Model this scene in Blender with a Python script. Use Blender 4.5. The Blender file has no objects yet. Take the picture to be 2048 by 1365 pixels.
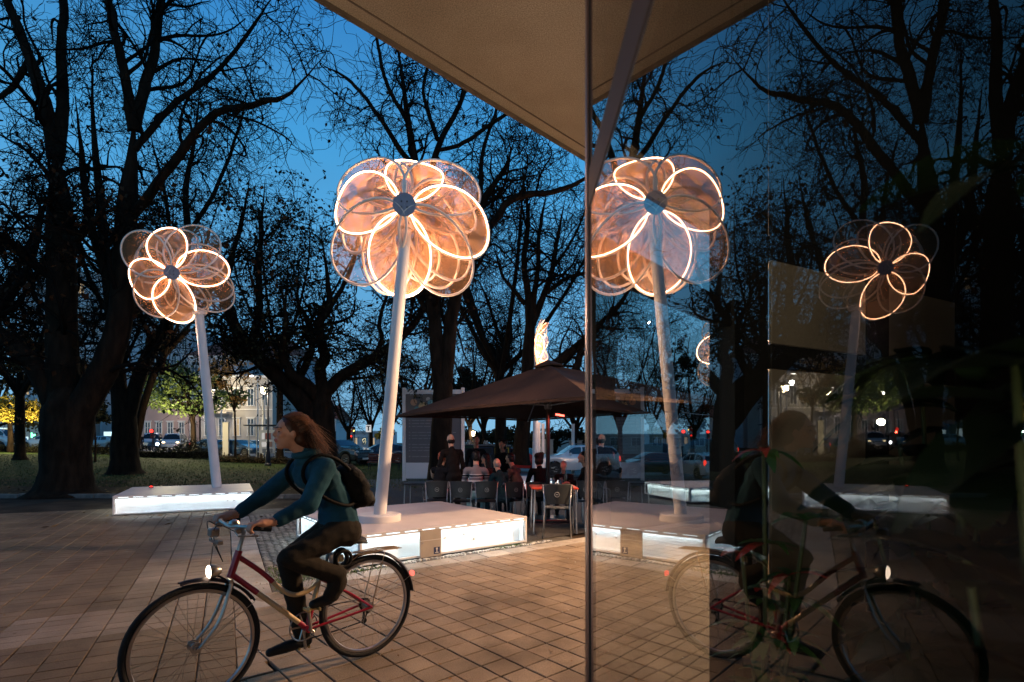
import bpy, bmesh, math, random
import numpy as np
from mathutils import Vector, Matrix, noise
R = math.radians
sc = bpy.context.scene
col = sc.collection
# ------------------------------------------------------------------ camera
CH, F, CX, HY = 1.45, 1067.0, 1024.0, 885.0
cam_d = bpy.data.cameras.new('camera')
cam = bpy.data.objects.new('camera', cam_d); col.objects.link(cam)
cam.location = (0, 0, CH); cam.rotation_euler = (R(90), 0, 0)
cam_d.sensor_width = 36; cam_d.lens = F / 2048 * 36; cam_d.shift_y = (HY - 682.5) / 2048
cam_d.clip_start = 0.02; cam_d.clip_end = 900
cam_d.dof.use_dof = True; cam_d.dof.focus_distance = 5.5; cam_d.dof.aperture_fstop = 4.0
sc.camera = cam
sc.view_settings.view_transform = 'Standard'; sc.view_settings.look = 'None'
sc.view_settings.exposure = 0; sc.view_settings.gamma = 1
sc.view_settings.use_curve_mapping = False
# ------------------------------------------------------------------ dusk sky
w = bpy.data.worlds.new('World'); sc.world = w; w.use_nodes = True
nt = w.node_tree; N = nt.nodes; Lk = nt.links; N.clear()
wo = N.new('ShaderNodeOutputWorld'); bg = N.new('ShaderNodeBackground')
tc = N.new('ShaderNodeTexCoord'); sx = N.new('ShaderNodeSeparateXYZ'); cr = N.new('ShaderNodeValToRGB')
cr.color_ramp.elements[0].position = 0.0; cr.color_ramp.elements[0].color = (.19, .40, .58, 1)
cr.color_ramp.elements[1].position = 1.0; cr.color_ramp.elements[1].color = (.003, .018, .06, 1)
e = cr.color_ramp.elements.new(.22); e.color = (.10, .315, .55, 1)
e = cr.color_ramp.elements.new(.45); e.color = (.048, .27, .55, 1)
e = cr.color_ramp.elements.new(.66); e.color = (.020, .145, .40, 1)
Lk.new(tc.outputs['Generated'], sx.inputs[0]); Lk.new(sx.outputs['Z'], cr.inputs[0])
mp = N.new('ShaderNodeMapping'); mp.inputs['Scale'].default_value = (1.2, 1.2, 4.5)
cn = N.new('ShaderNodeTexNoise'); cn.inputs['Scale'].default_value = 2.2; cn.inputs['Detail'].default_value = 6
cr2 = N.new('ShaderNodeValToRGB'); cr2.color_ramp.elements[0].position = .42; cr2.color_ramp.elements[1].position = .78
cr2.color_ramp.elements[0].color = (0, 0, 0, 1); cr2.color_ramp.elements[1].color = (.35, .35, .35, 1)
mxw = N.new('ShaderNodeMixRGB'); mxw.inputs[2].default_value = (.06, .17, .30, 1)
Lk.new(tc.outputs['Generated'], mp.inputs[0]); Lk.new(mp.outputs[0], cn.inputs['Vector'])
Lk.new(cn.outputs['Fac'], cr2.inputs[0]); Lk.new(cr2.outputs[0], mxw.inputs[0])
Lk.new(cr.outputs[0], mxw.inputs[1]); Lk.new(mxw.outputs[0], bg.inputs[0])
bg.inputs[1].default_value = 1.35
Lk.new(bg.outputs[0], wo.inputs[0])

def light(name, kind, loc, energy, color, radius=.1, to=None, **kw):
    d = bpy.data.lights.new(name, kind); o = bpy.data.objects.new(name, d); col.objects.link(o)
    o.location = loc; d.energy = energy; d.color = color
    if kind in ('POINT', 'SPOT'): d.shadow_soft_size = radius
    for k, v in kw.items(): setattr(d, k, v)
    if to is not None:
        o.rotation_euler = (Vector(to) - Vector(loc)).to_track_quat('-Z', 'Y').to_euler()
    return o
# floodlight under the roof edge, and an unseen fill added to tint the parasol
light('canopy_floodlight', 'SPOT', (4.3, 7.1, 3.3), 2750, (1, .61, .33), .07, to=(-1.4, 5.0, 0), spot_size=R(92), spot_blend=.5)
light('warm_fill_light', 'SPOT', (7.6, 8.5, 8.2), 1000, (1, .62, .36), .14, to=(0, 9.5, 2), spot_size=R(80), spot_blend=.9)
# unseen warm fills behind the camera, added for the soffit and ground
light('rear_fill_light', 'POINT', (-1.6, -2.2, 2.0), 34, (1, .76, .50), .12)
light('soffit_fill_light', 'SPOT', (-.9, -1.6, .9), 250, (1, .84, .64), .15, to=(.1, 2.6, 3.5), spot_size=R(75), spot_blend=.8)
light('warm_fill_light', 'SPOT', (-6.5, -5.5, 7.5), 130, (1, .66, .40), .25, to=(-3.5, 6.0, 0), spot_size=R(120), spot_blend=.7)
sc.render.engine = 'CYCLES'
cy = sc.cycles
cy.use_denoising = True
try: cy.denoiser = 'OPENIMAGEDENOISE'
except Exception: pass
cy.max_bounces = 8; cy.diffuse_bounces = 3; cy.glossy_bounces = 4; cy.transmission_bounces = 4
cy.transparent_max_bounces = 24; cy.sample_clamp_indirect = 30.0; cy.sample_clamp_direct = 0
cy.caustics_reflective = False; cy.caustics_refractive = False; cy.use_light_tree = True

rnd = random.Random(5); rg = np.random.default_rng(11)
# ------------------------------------------------------------------ terrain and picture geometry
def sstep(x, a, b):
    t = min(1, max(0, (x - a) / (b - a))); return t * t * (3 - 2 * t)
def gz(x, y):
    s = sstep(y, 12, 34)
    z = s * (-.0294 * x - .0103 * y)
    if x < -45: z = s * (-.0294 * -45 - .0103 * y)
    if x > 18: z = s * (-.0294 * 18 - .0103 * y)
    if y > 70: z = (-.0294 * max(-45, min(18, x)) - .0103 * 70)
    z -= .18 * sstep(y, 8.7, 11.5) * (1 - sstep(y, 18, 30)) * sstep(x, -3.5, -1.0)
    return z
def PT(px, py, Y): return Vector(((px - CX) / F * Y, Y, CH + (HY - py) / F * Y))
def GP(px, py):
    Y = CH * F / max(4, (py - HY))
    for _ in range(30):
        z = gz((px - CX) / F * Y, Y); Y = .5 * Y + .5 * (CH - z) * F / max(4, (py - HY))
    return Vector(((px - CX) / F * Y, Y, gz((px - CX) / F * Y, Y)))
def GX(px, Y):
    x = (px - CX) / F * Y; return Vector((x, Y, gz(x, Y)))
# ------------------------------------------------------------------ scene helpers
def empty(name, loc=(0, 0, 0), rz=0.0):
    o = bpy.data.objects.new(name, None); col.objects.link(o)
    o.location = loc; o.rotation_euler = (0, 0, rz); o.empty_display_size = .2; return o
def tag(o, label=None, cat=None, group=None, kind=None):
    if label: o['label'] = label
    if cat: o['category'] = cat
    if group: o['group'] = group
    if kind: o['kind'] = kind
    return o
def thing(name, label, cat, loc=(0, 0, 0), rz=0.0, group=None):
    return tag(empty(name, loc, rz), label, cat, group)
def link(name, me, parent=None, loc=None, rot=None, scale=None):
    o = bpy.data.objects.new(name, me); col.objects.link(o)
    if parent: o.parent = parent
    if loc is not None: o.location = loc
    if rot is not None: o.rotation_euler = rot
    if scale is not None: o.scale = scale
    return o
def copy_tree(o, parent=None):
    c = o.copy(); col.objects.link(c); c.parent = parent
    for ch in list(o.children): copy_tree(ch, c)
    return c
def mkmesh(name, verts, faces, mats, midx=None, smooth=False):
    """verts (n,3); faces: list of lists or (n,k) array"""
    me = bpy.data.meshes.new(name)
    verts = np.asarray(verts, dtype=np.float32).reshape(-1, 3)
    if isinstance(faces, np.ndarray):
        k = faces.shape[1]; nf = len(faces); loops = faces.astype(np.int32).ravel()
        starts = np.arange(nf, dtype=np.int32) * k; tot = np.full(nf, k, dtype=np.int32)
    else:
        tot = np.array([len(f) for f in faces], dtype=np.int32); nf = len(faces)
        loops = np.fromiter((i for f in faces for i in f), dtype=np.int32)
        starts = np.concatenate([[0], np.cumsum(tot)[:-1]]).astype(np.int32) if nf else np.zeros(0, np.int32)
    me.vertices.add(len(verts)); me.vertices.foreach_set('co', verts.ravel())
    me.loops.add(len(loops)); me.loops.foreach_set('vertex_index', loops)
    me.polygons.add(nf); me.polygons.foreach_set('loop_start', starts); me.polygons.foreach_set('loop_total', tot)
    for m in (mats if isinstance(mats, (list, tuple)) else [mats]):
        if m is not None: me.materials.append(m)
    if midx is not None: me.polygons.foreach_set('material_index', np.asarray(midx, dtype=np.int32))
    me.polygons.foreach_set('use_smooth', np.full(nf, bool(smooth)))
    me.update(calc_edges=True); me.validate(clean_customdata=False)
    return me
def frames(pts):
    """pts (n,m,3) -> two perpendicular unit fields"""
    t = np.gradient(pts, axis=1); t /= (np.linalg.norm(t, axis=2, keepdims=True) + 1e-9)
    ref = np.where(np.abs(t[..., 2:3]).mean(axis=1, keepdims=True) > .8, np.array([1., 0, 0]), np.array([0, 0, 1.]))
    u = np.cross(t, np.broadcast_to(ref, t.shape)); u /= (np.linalg.norm(u, axis=2, keepdims=True) + 1e-9)
    v = np.cross(t, u); return t, u, v
def tubes(pts, rad, k):
    pts = np.asarray(pts, float); rad = np.asarray(rad, float)
    n, m, _ = pts.shape; t, u, v = frames(pts)
    a = np.arange(k) * 2 * math.pi / k
    ring = pts[:, :, None, :] + rad[:, :, None, None] * (u[:, :, None, :] * np.cos(a)[None, None, :, None] + v[:, :, None, :] * np.sin(a)[None, None, :, None])
    V = ring.reshape(-1, 3)
    i = np.arange(n)[:, None, None] * m * k; j = np.arange(m - 1)[None, :, None] * k; q = np.arange(k)[None, None, :]
    q2 = (q + 1) % k
    Fc = np.stack([i + j + q, i + j + q2, i + j + k + q2, i + j + k + q], axis=-1).reshape(-1, 4)
    return V, Fc
def cr_spline(P, n):
    """catmull rom through rows of P (k,d) -> (n,d)"""
    P = np.asarray(P, float); k = len(P)
    if k == 2:
        t = np.linspace(0, 1, n)[:, None]; return P[0] * (1 - t) + P[1] * t
    E_ = np.vstack([2 * P[0] - P[1], P, 2 * P[-1] - P[-2]])
    s = np.linspace(0, k - 1 - 1e-6, n); i = s.astype(int); t = (s - i)[:, None]
    a, b, c, d = E_[i], E_[i + 1], E_[i + 2], E_[i + 3]
    return .5 * ((2 * b) + (-a + c) * t + (2 * a - 5 * b + 4 * c - d) * t ** 2 + (-a + 3 * b - 3 * c + d) * t ** 3)
class MB:
    def __init__(s): s.v = []; s.f = []; s.m = []; s.n = 0
    def add(s, V, Fs, m=0):
        V = np.asarray(V, float).reshape(-1, 3); b = s.n; s.v.append(V); s.n += len(V)
        for f in Fs: s.f.append([int(i) + b for i in f]); s.m.append(m)
        return s
    def box(s, c, d, rz=0.0, m=0, rot=None, bev=0.0):
        x, y, z = d[0] / 2, d[1] / 2, d[2] / 2
        if bev > 0:
            b = min(bev, x * .45, y * .45, z * .45); bm = bmesh.new(); bmesh.ops.create_cube(bm, size=1)
            for q in bm.verts: q.co = Vector((q.co.x * 2 * x, q.co.y * 2 * y, q.co.z * 2 * z))
            bmesh.ops.bevel(bm, geom=bm.edges[:], offset=b, segments=1, affect='EDGES')
            V = [tuple(q.co) for q in bm.verts]; bm.verts.index_update(); Fs = [[q.index for q in f.verts] for f in bm.faces]; bm.free()
        else:
            V = [(i, j, k) for k in (-z, z) for j in (-y, y) for i in (-x, x)]
            Fs = [(0, 2, 3, 1), (4, 5, 7, 6), (0, 1, 5, 4), (2, 6, 7, 3), (0, 4, 6, 2), (1, 3, 7, 5)]
        V = np.array(V, float)
        M = np.array(rot.to_matrix() if rot is not None and hasattr(rot, 'to_matrix') else (Matrix.Rotation(rz, 3, 'Z')))
        return s.add(V @ M.T + np.array(c, float), Fs, m)
    def tube(s, path, r, k=8, m=0, caps=True, close=False):
        P = np.array([tuple(p) for p in path], float); n = len(P)
        r = np.full(n, r, float) if np.isscalar(r) else np.array(r, float)
        if close:
            t = np.roll(P, -1, 0) - np.roll(P, 1, 0)
            t /= np.linalg.norm(t, axis=1, keepdims=True) + 1e-9
            nrm = np.cross(P - P.mean(0), t).mean(0); nrm /= np.linalg.norm(nrm) + 1e-9
            u = np.cross(t, nrm); u /= np.linalg.norm(u, axis=1, keepdims=True) + 1e-9; v = np.cross(t, u)
        else:
            t = np.gradient(P, axis=0); t /= np.linalg.norm(t, axis=1, keepdims=True) + 1e-9
            u = np.zeros_like(P); ref = np.array([0, 0, 1.]) if abs(t[0][2]) < .8 else np.array([1., 0, 0])
            c = np.cross(t[0], ref); u[0] = c / np.linalg.norm(c)
            for i in range(1, n):
                c = u[i - 1] - t[i] * np.dot(u[i - 1], t[i]); u[i] = c / (np.linalg.norm(c) + 1e-9)
            v = np.cross(t, u)
        a = np.arange(k) * 2 * math.pi / k
        V = (P[:, None] + r[:, None, None] * (u[:, None] * np.cos(a)[None, :, None] + v[:, None] * np.sin(a)[None, :, None])).reshape(-1, 3)
        Fs = []; last = n if close else n - 1
        for i in range(last):
            j = (i + 1) % n
            for q in range(k):
                q2 = (q + 1) % k; Fs.append((i * k + q, i * k + q2, j * k + q2, j * k + q))
        if caps and not close: Fs.append(tuple(range(k))[::-1]); Fs.append(tuple((n - 1) * k + q for q in range(k)))
        return s.add(V, Fs, m)
    def lathe(s, prof, c=(0, 0, 0), k=20, m=0, M=None):
        """prof [(r,z)...] around local z"""
        a = np.arange(k) * 2 * math.pi / k
        V = np.array([(r * math.cos(q), r * math.sin(q), z) for r, z in prof for q in a])
        if M is not None: V = V @ np.array(M.to_3x3()).T
        Fs = []
        for i in range(len(prof) - 1):
            for q in range(k):
                q2 = (q + 1) % k; Fs.append((i * k + q, i * k + q2, (i + 1) * k + q2, (i + 1) * k + q))
        if prof[0][0] > 1e-5: Fs.append(tuple(range(k))[::-1])
        if prof[-1][0] > 1e-5: Fs.append(tuple((len(prof) - 1) * k + q for q in range(k)))
        return s.add(V + np.array(tuple(c), float), Fs, m)
    def ell(s, c, r, k=12, rings=8, m=0, M=None):
        prof = [(max(1e-6, math.sin(math.pi * i / rings)), -math.cos(math.pi * i / rings)) for i in range(rings + 1)]
        a = np.arange(k) * 2 * math.pi / k
        V = np.array([(q0 * math.cos(q) * r[0], q0 * math.sin(q) * r[1], z * r[2]) for q0, z in prof for q in a])
        if M is not None: V = V @ np.array(M.to_3x3()).T
        Fs = []
        for i in range(rings):
            for q in range(k):
                q2 = (q + 1) % k; Fs.append((i * k + q, i * k + q2, (i + 1) * k + q2, (i + 1) * k + q))
        return s.add(V + np.array(tuple(c), float), Fs, m)
    def quad(s, a, b, c, d, m=0): return s.add([a, b, c, d], [(0, 1, 2, 3)], m)
    def prism(s, poly, h0, h1, m=0):
        n = len(poly); V = [(x, y, h0) for x, y in poly] + [(x, y, h1) for x, y in poly]
        Fs = [tuple(range(n))[::-1], tuple(range(n, 2 * n))] + [(i, (i + 1) % n, n + (i + 1) % n, n + i) for i in range(n)]
        return s.add(V, Fs, m)
    def mesh(s, name, mats, smooth=False):
        return mkmesh(name, np.vstack(s.v), s.f, mats, s.m, smooth)
    def build(s, name, mats, parent=None, smooth=False, off=None, **kw):
        V = np.vstack(s.v)
        if off is not None: V = V - np.array(tuple(off), float)
        me = mkmesh(name, V, s.f, mats, s.m, smooth)
        if smooth == 'auto':
            me.polygons.foreach_set('use_smooth', np.full(len(s.f), True)); me.set_sharp_from_angle(angle=R(40))
        return link(name, me, parent, **kw)
# ------------------------------------------------------------------ materials
MATS = {}
def mat(name, color, rough=.6, metal=0.0, var=.0, scale=8.0, color2=None, bump=0.0, bscale=None, objvar=0.0, isl=0.0,
        emit=None, es=0.0, coord='Object', stain=0.0, spec=.3, detail=5, trans=0.0, coat=0.0, stretch=None):
    if name in MATS: return MATS[name]
    m = bpy.data.materials.new(name); m.use_nodes = True; t = m.node_tree; n = t.nodes; l = t.links
    b = n['Principled BSDF']; b.inputs['Roughness'].default_value = rough; b.inputs['Metallic'].default_value = metal
    b.inputs['Specular IOR Level'].default_value = spec
    if coat: b.inputs['Coat Weight'].default_value = coat
    if trans: b.inputs['Transmission Weight'].default_value = trans
    c = (*color, 1); out = None
    if var or bump or color2:
        if coord == 'World': co = n.new('ShaderNodeNewGeometry'); src = co.outputs['Position']
        else: co = n.new('ShaderNodeTexCoord'); src = co.outputs[coord]
        if stretch:
            mpn = n.new('ShaderNodeMapping'); mpn.inputs['Scale'].default_value = stretch; l.new(src, mpn.inputs[0]); src = mpn.outputs[0]
        nz = n.new('ShaderNodeTexNoise'); nz.inputs['Scale'].default_value = scale; nz.inputs['Detail'].default_value = detail
        l.new(src, nz.inputs['Vector'])
        rp = n.new('ShaderNodeValToRGB'); rp.color_ramp.elements[0].position = .32; rp.color_ramp.elements[1].position = .70
        c2 = color2 or tuple(min(1, q * (1 + var)) for q in color); c1 = tuple(q * (1 - var) for q in color) if not color2 else color
        rp.color_ramp.elements[0].color = (*c1, 1); rp.color_ramp.elements[1].color = (*c2, 1)
        l.new(nz.outputs['Fac'], rp.inputs[0]); out = rp.outputs[0]
        if bump:
            nb = n.new('ShaderNodeTexNoise'); nb.inputs['Scale'].default_value = bscale or scale * 4; nb.inputs['Detail'].default_value = 4
            l.new(src, nb.inputs['Vector']); bp = n.new('ShaderNodeBump'); bp.inputs['Strength'].default_value = bump
            bp.inputs['Distance'].default_value = .02; l.new(nb.outputs['Fac'], bp.inputs['Height']); l.new(bp.outputs[0], b.inputs['Normal'])
    if stain:
        gs = n.new('ShaderNodeNewGeometry'); ns = n.new('ShaderNodeTexNoise'); ns.inputs['Scale'].default_value = 1.15; ns.inputs['Detail'].default_value = 9; ns.inputs['Roughness'].default_value = .62
        l.new(gs.outputs['Position'], ns.inputs['Vector']); rs_ = n.new('ShaderNodeValToRGB'); rs_.color_ramp.elements[0].position = .36; rs_.color_ramp.elements[1].position = .56
        k_ = 1 - stain; rs_.color_ramp.elements[0].color = (k_, k_ * .97, k_ * .94, 1); rs_.color_ramp.elements[1].color = (1, 1, 1, 1)
        nsp = n.new('ShaderNodeTexNoise'); nsp.inputs['Scale'].default_value = 170; nsp.inputs['Detail'].default_value = 2; l.new(gs.outputs['Position'], nsp.inputs['Vector'])
        rsp = n.new('ShaderNodeValToRGB'); rsp.color_ramp.elements[0].position = .30; rsp.color_ramp.elements[0].color = (.62, .60, .58, 1); rsp.color_ramp.elements[1].position = .72; rsp.color_ramp.elements[1].color = (1.35, 1.33, 1.3, 1)
        m_a = n.new('ShaderNodeMixRGB'); m_a.blend_type = 'MULTIPLY'; m_a.inputs[0].default_value = 1; m_b = n.new('ShaderNodeMixRGB'); m_b.blend_type = 'MULTIPLY'; m_b.inputs[0].default_value = 1
        l.new(ns.outputs['Fac'], rs_.inputs[0]); l.new(nsp.outputs['Fac'], rsp.inputs[0]); l.new(out, m_a.inputs[1]); l.new(rs_.outputs[0], m_a.inputs[2]); l.new(m_a.outputs[0], m_b.inputs[1]); l.new(rsp.outputs[0], m_b.inputs[2]); out = m_b.outputs[0]
    if objvar or isl:
        hs = n.new('ShaderNodeHueSaturation')
        if out is not None: l.new(out, hs.inputs['Color'])
        else: hs.inputs['Color'].default_value = c
        if objvar: oi = n.new('ShaderNodeObjectInfo'); rs = oi.outputs['Random']; am = objvar
        else: oi = n.new('ShaderNodeNewGeometry'); rs = oi.outputs['Random Per Island']; am = isl
        mr = n.new('ShaderNodeMapRange'); mr.inputs['To Min'].default_value = 1 - am; mr.inputs['To Max'].default_value = 1 + am
        l.new(rs, mr.inputs[0]); l.new(mr.outputs[0], hs.inputs['Value']); out = hs.outputs[0]
    if out is not None: l.new(out, b.inputs['Base Color'])
    else: b.inputs['Base Color'].default_value = c
    if emit: b.inputs['Emission Color'].default_value = (*emit, 1); b.inputs['Emission Strength'].default_value = es
    MATS[name] = m; return m
def emis(name, color, s):
    if name in MATS: return MATS[name]
    m = bpy.data.materials.new(name); m.use_nodes = True; t = m.node_tree; t.nodes.clear()
    o = t.nodes.new('ShaderNodeOutputMaterial'); e = t.nodes.new('ShaderNodeEmission')
    e.inputs[0].default_value = (*color, 1); e.inputs[1].default_value = s; t.links.new(e.outputs[0], o.inputs[0])
    MATS[name] = m; return m
# ================================================================== GROUND
M_dirt = mat('dirt', (.050, .036, .026), .95, spec=.05, var=.5, scale=1.4, bump=.5, bscale=30, coord='World')
M_road = mat('asphalt', (.045, .045, .050), .55, var=.3, scale=2.0, bump=.2, bscale=80, coord='World')
M_gravel = mat('gravel_tarmac', (.050, .045, .042), .75, var=.65, scale=45, bump=.8, bscale=70, coord='World')
M_pav = mat('brown_paver', (.22, .165, .115), .62, color2=(.33, .255, .185), scale=2.4, bump=.35, bscale=120, coord='World', objvar=.16, spec=.15, stain=.38)
M_pav_i = mat('brown_paver_far', (.22, .165, .115), .62, color2=(.33, .255, .185), scale=2.4, bump=.35, bscale=120, coord='World', isl=.16, spec=.15, stain=.38)
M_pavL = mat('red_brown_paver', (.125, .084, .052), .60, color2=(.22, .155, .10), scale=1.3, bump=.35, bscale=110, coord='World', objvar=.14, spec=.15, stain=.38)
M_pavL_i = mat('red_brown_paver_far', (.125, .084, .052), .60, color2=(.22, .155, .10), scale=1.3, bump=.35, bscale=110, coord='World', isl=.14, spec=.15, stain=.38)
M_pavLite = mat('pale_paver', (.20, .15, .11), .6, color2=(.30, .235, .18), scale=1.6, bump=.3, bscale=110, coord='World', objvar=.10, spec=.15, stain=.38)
M_slab = mat('grey_slab', (.30, .27, .24), .7, stain=.3, color2=(.42, .39, .35), scale=3, bump=.3, bscale=90, coord='World', isl=.12)
M_cob = mat('cobble', (.13, .12, .10), .7, color2=(.24, .23, .20), scale=5, bump=.5, bscale=90, coord='World', isl=.3)
M_stone = mat('white_pebble', (.55, .53, .50), .8, var=.2, scale=30, isl=.25)

def sheet(name, x0, x1, y0, y1, nx, ny, dz, m, o0=(0, 0), ax=(1, 0), ay=(0, 1), rough_z=0.0):
    X = np.linspace(x0, x1, nx + 1); Y = np.linspace(y0, y1, ny + 1); V = []
    for b in Y:
        for a in X:
            x = o0[0] + ax[0] * a + ay[0] * b; y = o0[1] + ax[1] * a + ay[1] * b
            z = gz(x, y) + dz
            if rough_z: z += rough_z * noise.noise((x * .6, y * .6, 0))
            V.append((x, y, z))
    Fs = [(j * (nx + 1) + i, j * (nx + 1) + i + 1, (j + 1) * (nx + 1) + i + 1, (j + 1) * (nx + 1) + i) for j in range(ny) for i in range(nx)]
    return tag(link(name, mkmesh(name, V, Fs, m, smooth=True)), kind='structure')
def gsheet(name, xs, ys, dz, m):
    V = [(x, y, gz(x, y) + dz) for y in ys for x in xs]; nx = len(xs) - 1
    Fs = [(j * (nx + 1) + i, j * (nx + 1) + i + 1, (j + 1) * (nx + 1) + i + 1, (j + 1) * (nx + 1) + i) for j in range(len(ys) - 1) for i in range(nx)]
    return tag(link(name, mkmesh(name, V, Fs, m, smooth=True)), kind='structure')
xs = [-400, -200, -110, -80, -60, -52] + list(np.arange(-45, 46, 1.5)) + [52, 60, 80, 110, 200, 400]
ys = [-60, -20, -8, -2, 2, 5, 7] + list(np.arange(8, 42, .75)) + list(np.arange(42, 72, 2)) + [80, 100, 150, 250, 600]
gsheet('ground', xs, ys, -.03, M_dirt)

# lawn: grass with leaf litter towards its near edge
ml = bpy.data.materials.new('lawn'); ml.use_nodes = True; t_ = ml.node_tree; n_ = t_.nodes; l_ = t_.links; b_ = n_['Principled BSDF']
g_ = n_.new('ShaderNodeNewGeometry'); s_ = n_.new('ShaderNodeSeparateXYZ'); l_.new(g_.outputs['Position'], s_.inputs[0])
n1 = n_.new('ShaderNodeTexNoise'); n1.inputs['Scale'].default_value = .5; n1.inputs['Detail'].default_value = 8; l_.new(g_.outputs['Position'], n1.inputs['Vector'])
mr_ = n_.new('ShaderNodeMapRange'); mr_.inputs['From Min'].default_value = 15; mr_.inputs['From Max'].default_value = 27; l_.new(s_.outputs['Y'], mr_.inputs[0])
ad_ = n_.new('ShaderNodeMath'); ad_.operation = 'ADD'; l_.new(n1.outputs['Fac'], ad_.inputs[0]); l_.new(mr_.outputs[0], ad_.inputs[1])
rp_ = n_.new('ShaderNodeValToRGB'); rp_.color_ramp.elements[0].position = .72; rp_.color_ramp.elements[0].color = (.045, .026, .014, 1)
rp_.color_ramp.elements[1].position = 1.15 / 1.5 + .2; rp_.color_ramp.elements[1].color = (.030, .048, .012, 1); l_.new(ad_.outputs[0], rp_.inputs[0])
n2 = n_.new('ShaderNodeTexNoise'); n2.inputs['Scale'].default_value = 14; n2.inputs['Detail'].default_value = 6; l_.new(g_.outputs['Position'], n2.inputs['Vector'])
mx_ = n_.new('ShaderNodeMixRGB'); mx_.blend_type = 'MULTIPLY'; mx_.inputs[0].default_value = .9
r2_ = n_.new('ShaderNodeValToRGB'); r2_.color_ramp.elements[0].position = .35; r2_.color_ramp.elements[0].color = (.35, .35, .35, 1); r2_.color_ramp.elements[1].position = .7; r2_.color_ramp.elements[1].color = (1.5, 1.4, 1.2, 1)
l_.new(n2.outputs['Fac'], r2_.inputs[0]); l_.new(rp_.outputs[0], mx_.inputs[1]); l_.new(r2_.outputs[0], mx_.inputs[2]); l_.new(mx_.outputs[0], b_.inputs['Base Color'])
b_.inputs['Roughness'].default_value = .95; b_.inputs['Specular IOR Level'].default_value = .05; MATS['lawn'] = ml
gsheet('lawn', list(np.arange(-60, -44, 2)) + list(np.arange(-44, -1, 1.0)), list(np.arange(14.2, 44, .8)), -.004, ml)
gsheet('lawn', list(np.arange(-1, 3, 1.0)), list(np.arange(19, 27, .8)), -.004, ml)
gsheet('road', list(np.arange(-90, 61, 3.0)), list(np.arange(47, 66, 1.5)), -.010, M_road)
gsheet('road', list(np.arange(-12, 60, 2.0)), list(np.arange(27.5, 47.01, 1.0)), -.012, M_road)
gsheet('pavement_verge', list(np.arange(-90, 61, 3.0)), list(np.arange(66, 71, 1.2)), .06, M_slab)

# picture-measured directions of the two paving fields
PA = Vector((-1.757, 6.14)); PB = Vector((.237, 7.68))
FD = (PB - PA).normalized(); FN = Vector((FD.y, -FD.x))              # along / out of the main plinth's front
LO = Vector((-1.658, 3.223)); LP = Vector((-.4726, .8813)); LQ = Vector((.8813, .4726))
def clip(poly, p, nrm, off):
    """keep the side dot(x-p,nrm) > off"""
    out = []
    for i in range(len(poly)):
        a, b = poly[i], poly[(i + 1) % len(poly)]; da = (a - p).dot(nrm) - off; db = (b - p).dot(nrm) - off
        if da >= 0: out.append(a)
        if (da >= 0) != (db >= 0): out.append(a + (b - a) * (da / (da - db)))
    return out
def area2(p): return abs(sum(p[i].x * p[(i + 1) % len(p)].y - p[(i + 1) % len(p)].x * p[i].y for i in range(len(p)))) / 2
def slab_geo(mb, poly, top, h=.028, inset=.004, tilt=(0, 0), gap=.004):
    """poly local 2D; adds a stone with chamfered top"""
    c = sum(poly, Vector((0, 0))) / len(poly); n = len(poly); rows = []
    for sc_, z in ((gap, top - h), (gap, top - inset), (gap + inset, top)):
        for q in poly:
            d = (c - q); q2 = q + d * min(.5, sc_ * 1.4 / max(.02, d.length))
            rows.append((q2.x, q2.y, z + (q2.x - c.x) * tilt[0] + (q2.y - c.y) * tilt[1]))
    Fs = [tuple(2 * n + i for i in range(n))]
    for k in range(2):
        for i in range(n):
            j = (i + 1) % n; Fs.append((k * n + i, k * n + j, (k + 1) * n + j, (k + 1) * n + i))
    mb.add(rows, Fs); return mb
def ccw(p):
    s = sum(p[i].x * p[(i + 1) % len(p)].y - p[(i + 1) % len(p)].x * p[i].y for i in range(len(p)))
    return p if s > 0 else p[::-1]
def pxof(P, z=0): return (CX + F * P.x / P.y, HY + F * (CH - z) / P.y)
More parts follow.
